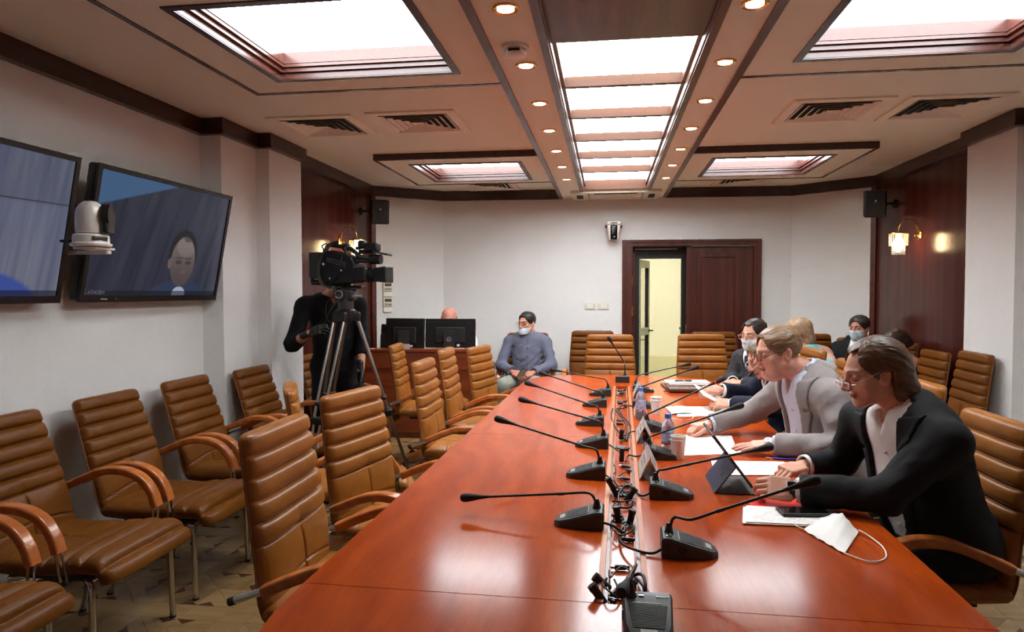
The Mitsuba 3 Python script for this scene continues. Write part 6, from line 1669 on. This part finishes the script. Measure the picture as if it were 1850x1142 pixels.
    if mk_:
        hf = head_field(O); top_, bot = mk_.get('top', -0.018), mk_.get('bottom', -0.105)
        def fm(p):
            d = smin(hf(p), elld(p, (0.085, 0, (top_ + bot) / 2), (0.034, 0.030, 0.045)), 0.02) - 0.004 + 0.0007 * np.sin(p[:, 2] * 380)
            d = np.abs(d) - 0.0018
            return np.maximum(np.maximum(d, p[:, 2] - top_), np.maximum(bot - p[:, 2], 0.036 - p[:, 0]))
        m, l = mesh_in(fm, Fs, Hc, (0.02, -0.10, bot - 0.02), (0.15, 0.10, top_ + 0.02), min(hq, 0.0035))
        kk_ = part(k, 'face_mask', m, 'mat_mask', True, label='pale blue surgical mask')
        toW = lambda P: np.asarray(P) @ Fs + Hc
        for s in (-1, 1):
            part(kk_, 'ear_loop', tube(toW([(0.042, s * 0.066 * O.get('wide', 1), top_ - 0.006), (0.015, s * 0.080, -0.002), (-0.014, s * 0.088, 0.004), (-0.018, s * 0.087, -0.022), (0.012, s * 0.076, bot + 0.035), (0.042, s * 0.058, bot + 0.012)]), 0.0014, 6, 26), 'mat_mask_white', True)
    return k, dict(F=F, H=Hc, B=B, wr=wr, el=el)

# ---- cloths
def weave(c0, c1, fx=900.0, chk=0.0):
    def f(p, n, uv):
        w = noise(p.x * fx * 0.5, p.y * fx * 0.5, p.z * fx * 0.5)
        c = mix(c0, c1, w)
        if chk:
            g = smoothstep(0.80, 0.95, dr.abs(dr.sin(p.z * 420 + p.x * 90))) + smoothstep(0.80, 0.95, dr.abs(dr.sin((p.x * 0.7 + p.y) * 420)))
            c = c * (1 - chk * dr.clip(g, 0, 1))
        return c
    return proc(f)
mat('mat_grey_suit', weave(rgb(130, 121, 119), rgb(146, 137, 135), 900, 0.05), 0.75, sheen=0.3)
mat('mat_dark_suit', weave(rgb(22, 22, 24), rgb(31, 31, 33), 700), 0.75, specular=0.2, sheen=0.1)
mat('mat_navy_suit', rgb(22, 26, 44), 0.75, specular=0.2, sheen=0.1)
mat('mat_charcoal_suit', weave(rgb(46, 46, 48), rgb(58, 58, 60), 500), 0.8, specular=0.2, sheen=0.1)
mat('mat_black_cloth', rgb(13, 13, 15), 0.85, specular=0.2, sheen=0.05)
mat('mat_white_shirt', rgb(232, 230, 228), 0.7)
mat('mat_blue_shirt', rgb(206, 214, 232), 0.7)
mat('mat_slate_shirt', weave(rgb(84, 86, 104), rgb(98, 100, 118), 400), 0.75)
mat('mat_grey_trousers', rgb(132, 132, 122), 0.75)
mat('mat_tie', rgb(36, 38, 66), 0.5)
def f_floral(p, n, uv):
    a = fbm(p.x * 9, p.y * 9, p.z * 13, 3)
    c = mix(rgb(116, 186, 190), rgb(206, 150, 140), smoothstep(0.42, 0.56, a + (1.0 - p.z) * 0.5))
    return mix(c, rgb(196, 200, 140), smoothstep(0.60, 0.68, noise(p.x * 30, p.y * 30, p.z * 40)) * 0.6)
mat('mat_floral', proc(f_floral), 0.75)
FLAT = {'curl': (0.06, 0.10, 0.06), 'spread': 0.07, 'thumb': (0.55, -0.10, 0.15)}
RELAX = {'curl': (0.45, 0.55, 0.35), 'spread': 0.03, 'thumb': (0.5, -0.35, 0.25)}
GRIP = {'curl': (0.9, 1.1, 0.7), 'spread': 0.02, 'thumb': (0.35, -0.25, 0.35)}
HALF = {'curl': (0.65, 0.8, 0.5), 'spread': 0.02, 'thumb': (0.4, -0.3, 0.3)}
def hand(pose, x, z): return dict(pose, x=x, z=z)
# man in the light grey jacket
person('person', 'man in a light grey jacket leaning over papers with both hands on the table',
    dict(head=(0.819, 3.45, 1.207), face=(-0.955, -0.22, -0.20), neck=(0.945, 3.45, 1.115), pelvis=(1.14, 3.45, 0.615), front=(-1, -0.28, 0),
         shL=(1.01, 3.255, 1.015), shR=(0.915, 3.645, 1.015), elL=(1.035, 3.12, 0.825), elR=(0.775, 3.76, 0.865), wrL=(0.755, 3.245, 0.800), wrR=(0.535, 3.685, 0.805),
         handL=hand(FLAT, (-1, 0.06, -0.10), (0, -0.12, 1)), handR=hand(HALF, (-0.9, -0.35, -0.12), (0.1, 0.1, 1)),
         knL=(0.72, 3.34, 0.54), knR=(0.72, 3.58, 0.54), anL=(0.76, 3.32, 0.09), anR=(0.76, 3.60, 0.09)),
    dict(h=(0.0028, 0.0075, 0.0026), wide=1.06, jaw=1.12, chins=True, mouth=0.0022, skin=(214, 160, 138), flush=(200, 122, 106), neck_r=1.06, fat=0.03, seed=2, brow=(150, 112, 84), brow_w=0.6,
         hair=dict(dark=(86, 64, 46), light=(150, 118, 86), line=0.090, thick=0.012, burn=-0.004, nape=-0.045, sweep=(-0.9, 0.35, 0.15), label='short light brown hair'),
         glasses=dict(x=0.112, z=0.002, rw=0.021, rh=0.015, r=0.0021, label='dark-rimmed glasses'),
         clothes=dict(jacket='mat_grey_suit', jacket_label='light grey checked jacket', shirt='mat_blue_shirt', shirt_label='pale blue open-necked shirt', trousers='mat_dark_suit', vopen=0.090, open=True, wr=0.007, cuff=0.0, buttons=5)))
# long-haired man in the dark suit
person('person', 'long-haired man in a dark suit and white shirt holding a tablet, nearest the camera',
    dict(head=(0.950, 2.62, 1.205), face=(-0.96, -0.14, -0.24), neck=(1.06, 2.62, 1.095), pelvis=(1.20, 2.62, 0.615), front=(-1, -0.36, 0),
         shL=(1.115, 2.425, 1.000), shR=(0.985, 2.815, 1.000), elL=(0.915, 2.400, 0.825), elR=(0.935, 2.885, 0.82), wrL=(0.655, 2.480, 0.808), wrR=(0.765, 2.80, 0.815),
         handL=hand(dict(GRIP, curl=(0.55, 0.9, 0.6)), (-0.97, 0.20, 0.02), (0.05, -0.72, 0.7)), handR=hand(HALF, (-0.86, -0.50, -0.12), (-0.1, -0.15, 1)),
         knL=(0.76, 2.50, 0.54), knR=(0.76, 2.76, 0.54), anL=(0.80, 2.48, 0.09), anR=(0.80, 2.78, 0.09)),
    dict(h=(0.0028, 0.0075, 0.0026), wide=0.98, hs=0.96, skin=(208, 154, 128), flush=(188, 116, 96), fat=0.025, seed=5, stubble=0.25, brow=(96, 74, 58), lip=(180, 112, 98),
         hair=dict(dark=(50, 34, 24), light=(112, 80, 56), line=0.094, recede=0.022, thick=0.012, puff=0.010, burn=-0.016, nape=-0.13, long=0.075, cover_ear=0.012, sweep=(-0.8, 0.1, -0.5), label='collar-length brown hair brushed back', temple=(120, 104, 90)),
         glasses=dict(x=0.119, z=-0.014, rw=0.021, rh=0.011, r=0.0013, mat='mat_silver_frame', label='thin silver reading glasses'),
         clothes=dict(jacket='mat_dark_suit', jacket_label='charcoal suit jacket', shirt='mat_white_shirt', shirt_label='white open-necked shirt', trousers='mat_dark_suit', vopen=0.090, open=True, wr=0.007, cuff=0.0, buttons=5)))

# man in the navy suit, mostly behind the grey jacket
person('person', 'man in a navy suit reading a paper, half hidden behind the grey jacket',
    dict(head=(0.968, 4.40, 1.093), face=(-0.86, -0.18, -0.42), neck=(1.095, 4.42, 1.005), pelvis=(1.18, 4.46, 0.62), front=(-1, -0.1, 0),
         shL=(1.07, 4.24, 0.925), shR=(1.04, 4.62, 0.925), elL=(0.965, 4.20, 0.82), elR=(0.93, 4.66, 0.83), wrL=(0.775, 4.40, 0.80), wrR=(0.735, 4.58, 0.86),
         handL=hand(HALF, (-1, 0.1, 0.05), (0, -0.5, 1)), handR=hand(HALF, (-1, -0.1, 0.15), (0, -0.5, 0.9)),
         knL=(0.76, 4.33, 0.55), knR=(0.76, 4.60, 0.55), anL=(0.80, 4.32, 0.09), anR=(0.80, 4.62, 0.09)),
    dict(h=(0.0035, 0.010, 0.003), skin=(198, 146, 122), seed=8, brow=(110, 92, 76),
         hair=dict(dark=(84, 72, 60), light=(132, 116, 98), line=0.080, thick=0.012, nape=-0.05, sweep=(-0.9, 0.2, 0.1), label='short grey-brown hair'),
         glasses=dict(x=0.118, z=-0.010, rw=0.022, rh=0.011, r=0.0014, mat='mat_silver_frame', label='thin silver reading glasses'),
         clothes=dict(jacket='mat_navy_suit', jacket_label='navy suit jacket', shirt='mat_white_shirt', trousers='mat_navy_suit', cuff=0.0, buttons=0)))
# masked man at the table
person('person', 'masked man in a charcoal suit and tie, sitting at the far right of the table',
    dict(head=(1.128, 5.50, 1.164), face=(-0.74, -0.66, -0.12), neck=(1.185, 5.55, 1.045), pelvis=(1.26, 5.57, 0.63), front=(-0.9, -0.44, 0),
         shL=(1.24, 5.37, 0.96), shR=(1.08, 5.72, 0.96), elL=(1.16, 5.27, 0.80), elR=(1.00, 5.70, 0.80), wrL=(1.045, 5.44, 0.80), wrR=(0.985, 5.56, 0.795),
         handL=hand(FLAT, (-1, 0.1, -0.06), (0, -0.2, 1)), handR=hand(FLAT, (-0.6, -0.8, -0.06), (0, 0, 1)),
         knL=(0.86, 5.36, 0.55), knR=(0.82, 5.60, 0.55), anL=(0.90, 5.34, 0.09), anR=(0.86, 5.62, 0.09)),
    dict(h=(0.0038, 0.010, 0.003), skin=(206, 152, 126), seed=11, eyes_open=True, fat=0.015, brow=(60, 46, 38),
         hair=dict(dark=(24, 20, 19), light=(58, 48, 42), line=0.084, recede=0.02, thick=0.012, nape=-0.055, sweep=(-0.9, 0.1, 0.1), label='dark hair combed back'),
         glasses=dict(x=0.112, z=0.003, rw=0.023, rh=0.015, r=0.0013, mat='mat_silver_frame', label='thin metal glasses'), mask=dict(top=-0.018),
         clothes=dict(jacket='mat_charcoal_suit', jacket_label='charcoal suit jacket', shirt='mat_white_shirt', tie='mat_tie', trousers='mat_charcoal_suit', cuff=0.0, buttons=0, vopen=0.07)))
# blond woman by the back wall
person('person', 'blond woman in a patterned aqua and pink top, mostly hidden behind the grey jacket',
    dict(head=(1.780, 6.750, 1.115), face=(-0.95, 0.10, -0.22), neck=(1.830, 6.740, 0.975), pelvis=(1.830, 6.660, 0.630), front=(-0.25, -1, 0),
         shL=(2.010, 6.720, 0.925), shR=(1.670, 6.760, 0.925), elL=(2.090, 6.550, 0.730), elR=(1.610, 6.550, 0.730), wrL=(1.930, 6.360, 0.660), wrR=(1.750, 6.360, 0.660),
         handL=hand(RELAX, (-0.5, -1, 0), (0, 0, 1)), handR=hand(RELAX, (0.5, -1, 0), (0, 0, 1)),
         knL=(1.870, 6.200, 0.560), knR=(1.690, 6.200, 0.560), anL=(1.890, 6.240, 0.090), anR=(1.690, 6.240, 0.090)),
    dict(h=(0.0045, 0.012, 0.004), skin=(206, 150, 126), seed=14, bare_arms=True,
         hair=dict(dark=(128, 98, 72), light=(188, 160, 128), line=0.075, thick=0.018, puff=0.008, nape=-0.13, long=0.08, burn=-0.06, cover_ear=-0.02, sweep=(-0.3, 0.1, -0.9), label='blond hair pinned up loosely'),
         clothes=dict(shirt='mat_floral', shirt_label='patterned short-sleeved top', sleeve=0.24, collar=False, trousers='mat_black_cloth', buttons=0)))
# masked man in the corner
person('person', 'masked man in a dark suit sitting in the right back corner',
    dict(head=(2.480, 7.200, 1.137), face=(-0.72, -0.69, -0.08), neck=(2.535, 7.240, 1.019), pelvis=(2.360, 7.160, 0.630), front=(-0.76, -0.64, 0),
         shL=(2.640, 7.060, 0.927), shR=(2.340, 7.360, 0.917), elL=(2.580, 6.880, 0.760), elR=(2.140, 7.240, 0.750), wrL=(2.400, 6.800, 0.680), wrR=(2.100, 7.040, 0.680),
         handL=hand(RELAX, (-0.9, -0.2, 0), (0, 0, 1)), handR=hand(RELAX, (-0.1, -1, 0), (0, 0, 1)),
         knL=(2.200, 6.720, 0.560), knR=(1.980, 6.920, 0.560), anL=(2.200, 6.700, 0.090), anR=(1.980, 6.900, 0.090)),
    dict(h=(0.004, 0.012, 0.004), skin=(188, 130, 106), flush=(168, 100, 80), seed=17, eyes_open=True, fat=0.02, wide=1.03, brow=(40, 32, 28),
         hair=dict(dark=(26, 24, 24), light=(70, 64, 60), line=0.078, thick=0.014, nape=-0.055, sweep=(-0.6, 0.6, 0.1), label='short dark hair'), mask=dict(top=-0.010),
         clothes=dict(jacket='mat_dark_suit', jacket_label='dark suit jacket', shirt='mat_white_shirt', trousers='mat_dark_suit', cuff=0.0, buttons=0)))
# dark-haired woman by the panelling
person('person', 'dark-haired woman in black bending forward by the right wood panelling',
    dict(head=(2.440, 6.22, 1.050), face=(-0.86, -0.30, -0.50), neck=(2.540, 6.30, 0.950), pelvis=(2.340, 6.42, 0.620), front=(-0.95, -0.25, 0.1),
         shL=(2.560, 6.14, 0.905), shR=(2.480, 6.46, 0.905), elL=(2.440, 6.04, 0.700), elR=(2.280, 6.50, 0.700), wrL=(2.200, 6.14, 0.660), wrR=(2.120, 6.38, 0.660),
         handL=hand(RELAX, (-1, 0.2, 0), (0, 0, 1)), handR=hand(RELAX, (-1, -0.2, 0), (0, 0, 1)),
         knL=(1.920, 6.32, 0.560), knR=(1.920, 6.50, 0.560), anL=(1.940, 6.30, 0.090), anR=(1.940, 6.52, 0.090)),
    dict(h=(0.0045, 0.012, 0.004), skin=(182, 126, 104), seed=20, wide=0.95, brow=(50, 36, 30),
         hair=dict(dark=(30, 20, 18), light=(66, 44, 36), line=0.082, thick=0.010, nape=-0.05, cover_ear=0.0, long=0.05, burn=-0.01, sweep=(-0.9, 0.1, -0.3), label='dark hair tied back'),
         clothes=dict(shirt='mat_black_cloth', sleeve=0.03, collar=False, trousers='mat_black_cloth', buttons=0)))
# bald man at the operator desk
person('person', 'bald man in a white shirt sitting behind the computer monitors',
    dict(head=(-1.715, 7.33, 1.215), face=(0.05, -1, -0.34), neck=(-1.715, 7.40, 1.085), pelvis=(-1.70, 7.48, 0.62), front=(0, -1, 0),
         shL=(-1.50, 7.39, 1.01), shR=(-1.92, 7.41, 1.01), elL=(-1.40, 7.28, 0.80), elR=(-2.02, 7.28, 0.80), wrL=(-1.52, 7.14, 0.785), wrR=(-1.88, 7.14, 0.785),
         handL=hand(RELAX, (-0.2, -1, 0), (0, 0, 1)), handR=hand(RELAX, (0.2, -1, 0), (0, 0, 1)),
         knL=(-1.60, 7.12, 0.52), knR=(-1.80, 7.12, 0.52), anL=(-1.60, 7.14, 0.09), anR=(-1.80, 7.14, 0.09)),
    dict(h=(0.004, 0.012, 0.004), skin=(206, 140, 122), flush=(196, 112, 98), seed=23, wide=1.06, fat=0.03, brow=(120, 90, 76),
         glasses=dict(x=0.112, z=0.002, rw=0.023, rh=0.015, r=0.0018, label='dark-framed glasses'),
         clothes=dict(shirt='mat_white_shirt', shirt_label='white shirt', sleeve=0.02, trousers='mat_dark_suit', buttons=3)))
# seated man in the blue-grey shirt
person('person', 'man in a blue-grey shirt with a phone, seated against the back wall',
    dict(head=(-0.855, 7.30, 1.165), face=(-0.50, -0.86, -0.04), neck=(-0.845, 7.34, 1.05), pelvis=(-0.85, 7.30, 0.60), front=(0.02, -1, 0),
         shL=(-0.655, 7.33, 0.965), shR=(-1.045, 7.33, 0.965), elL=(-0.58, 7.21, 0.725), elR=(-1.125, 7.21, 0.725), wrL=(-0.765, 7.03, 0.665), wrR=(-0.965, 7.03, 0.670),
         handL=hand(RELAX, (-0.85, -0.6, -0.25), (0.2, -0.5, 0.9)), handR=hand(RELAX, (0.85, -0.6, -0.25), (-0.2, -0.5, 0.9)),
         knL=(-0.72, 6.84, 0.555), knR=(-1.05, 6.86, 0.555), anL=(-0.72, 6.88, 0.09), anR=(-1.06, 6.88, 0.09)),
    dict(h=(0.004, 0.010, 0.0036), skin=(200, 140, 116), hand_skin=(176, 112, 92), seed=26, eyes_open=True, wide=0.96, brow=(40, 30, 26),
         hair=dict(dark=(22, 18, 17), light=(48, 40, 36), line=0.080, thick=0.012, nape=-0.05, sweep=(0.3, 0.8, 0.2), label='short dark hair'),
         glasses=dict(x=0.112, z=0.003, rw=0.024, rh=0.014, r=0.0013, label='thin-rimmed glasses'), mask=dict(top=-0.040, bottom=-0.112),
         clothes=dict(shirt='mat_slate_shirt', shirt_label='blue-grey button shirt', sleeve=0.035, trousers='mat_grey_trousers', buttons=5, button_mat='mat_charcoal', wr=0.007, cdeep=0.02)))
k = thing('mobile_phone', 'dark mobile phone with a pale screen in the hands of the seated man in blue-grey', 'phone')
part(k, 'body', rbox(0.068, 0.009, 0.138, 0.004), 'mat_black', 30, to_world=TR(-0.862, 6.945, 0.668, 18, 38, 20))
part(k, 'display', box(0.060, 0.001, 0.126, (0, -0.0048, 0)), 'mat_silver', to_world=TR(-0.862, 6.945, 0.668, 18, 38, 20))
# cameraman
person('person', 'cameraman in black clothes and gloves standing behind the tripod, face hidden',
    dict(head=(-2.02, 5.02, 1.60), face=(0.85, -0.5, -0.1), neck=(-2.14, 5.10, 1.475), pelvis=(-2.14, 5.16, 0.94), front=(0.62, -0.78, 0),
         shL=(-1.965, 5.24, 1.405), shR=(-2.30, 4.98, 1.405), elL=(-1.925, 5.20, 1.13), elR=(-2.345, 4.86, 1.115), wrL=(-1.885, 5.06, 0.90), wrR=(-2.15, 4.74, 1.205),
         handL=hand(RELAX, (0.1, -0.1, -1), (0.6, 0.6, 0)), handR=hand(HALF, (0.85, -0.1, 0.3), (0.1, -0.8, 0.6)),
         knL=(-2.03, 5.18, 0.50), knR=(-2.19, 5.02, 0.50), anL=(-2.03, 5.24, 0.085), anR=(-2.20, 5.08, 0.085)),
    dict(h=(0.004, 0.011, 0.0036), skin=(186, 134, 108), seed=29, gloves=True, bare_arms=True, body_label='skin and black gloves',
         hair=dict(dark=(30, 24, 20), light=(60, 48, 40), line=0.072, thick=0.012, nape=-0.05, label='short dark hair'),
         clothes=dict(shirt='mat_black_cloth', shirt_label='black sweater with pushed-up sleeves', sleeve=0.14, collar=False, trousers='mat_black_cloth', buttons=0)))

# watches and the paper in the hand of the man in navy
def watch(label, c, axis, r, face_m, strap, sz, dirn):
    k = thing('wristwatch', label, 'watch')
    a = unit(axis); b = unit(np.array(dirn) - a * (np.array(dirn) @ a)); w = np.cross(a, b); c = np.array(c, float)
    t = np.linspace(0, 2 * np.pi, 33)
    ring_ = [c + r * (0.80 * math.cos(x) * b + 1.12 * math.sin(x) * w) for x in t]
    part(k, 'strap', sweep(ring_, rrect(0.0026, 0.018, 0.001, 1), up=tuple(a)), strap, 30)
    M = np.eye(4); M[:3, :3] = np.stack([a, w, b], 1); M[:3, 3] = c + b * (r * 0.80 + 0.001)
    if sz > 0:
        f = lathe([(sz, 0.0), (sz * 1.04, 0.002), (sz, 0.007), (sz * 0.9, 0.008)], 28); d = cyl(sz * 0.86, 0.001, (0, 0, 0.0084), 28)
        hands = cat(box(sz * 0.6, 0.0012, 0.0006, (sz * 0.25, 0, 0.0092)), xf(box(sz * 0.45, 0.0014, 0.0006, (sz * 0.2, 0, 0.0092)), 0, 0, 0, 130))
        for n_, m_, mt_ in (('case', f, 'mat_chrome'), ('dial', d, face_m), ('hands', hands, 'mat_black')):
            m_.apply_transform(M); part(k, n_, m_, mt_, 30)
    else:
        f = rbox(0.036, 0.031, 0.010, 0.004, (0, 0, 0.004)); d = box(0.030, 0.026, 0.001, (0, 0, 0.0093))
        for n_, m_, mt_ in (('case', f, 'mat_silver'), ('dial', d, face_m)):
            m_.apply_transform(M); part(k, n_, m_, mt_, 30)
watch('silver wristwatch with a white dial on the grey-jacketed man', (0.735, 3.246, 0.7985), (-1, 0.06, -0.08), 0.0285, 'mat_white_plastic', 'mat_silver', 0.019, (0, -0.5, 1))
watch('black square smart watch on the long-haired man', (0.640, 2.4825, 0.808), (-0.97, 0.15, 0.0), 0.0285, 'mat_black_gloss', 'mat_charcoal', 0, (0.1, -0.75, 0.66))
m, uv = sheet([(0.56, 4.62), (0.60, 4.40), (0.80, 4.44), (0.76, 4.66)], 0.0, 0.0008)
v = np.array(m.vertices); v[:, 2] += 0.865 - 0.55 * (v[:, 0] - 0.62) - 0.12 * (4.6 - v[:, 1]); v[:, 2] = np.maximum(v[:, 2], 0.757); m.vertices = v
solo('paper_sheet', 'folded sheet of paper held up by the man in navy', 'paper', m, 'mat_plain_paper', True)
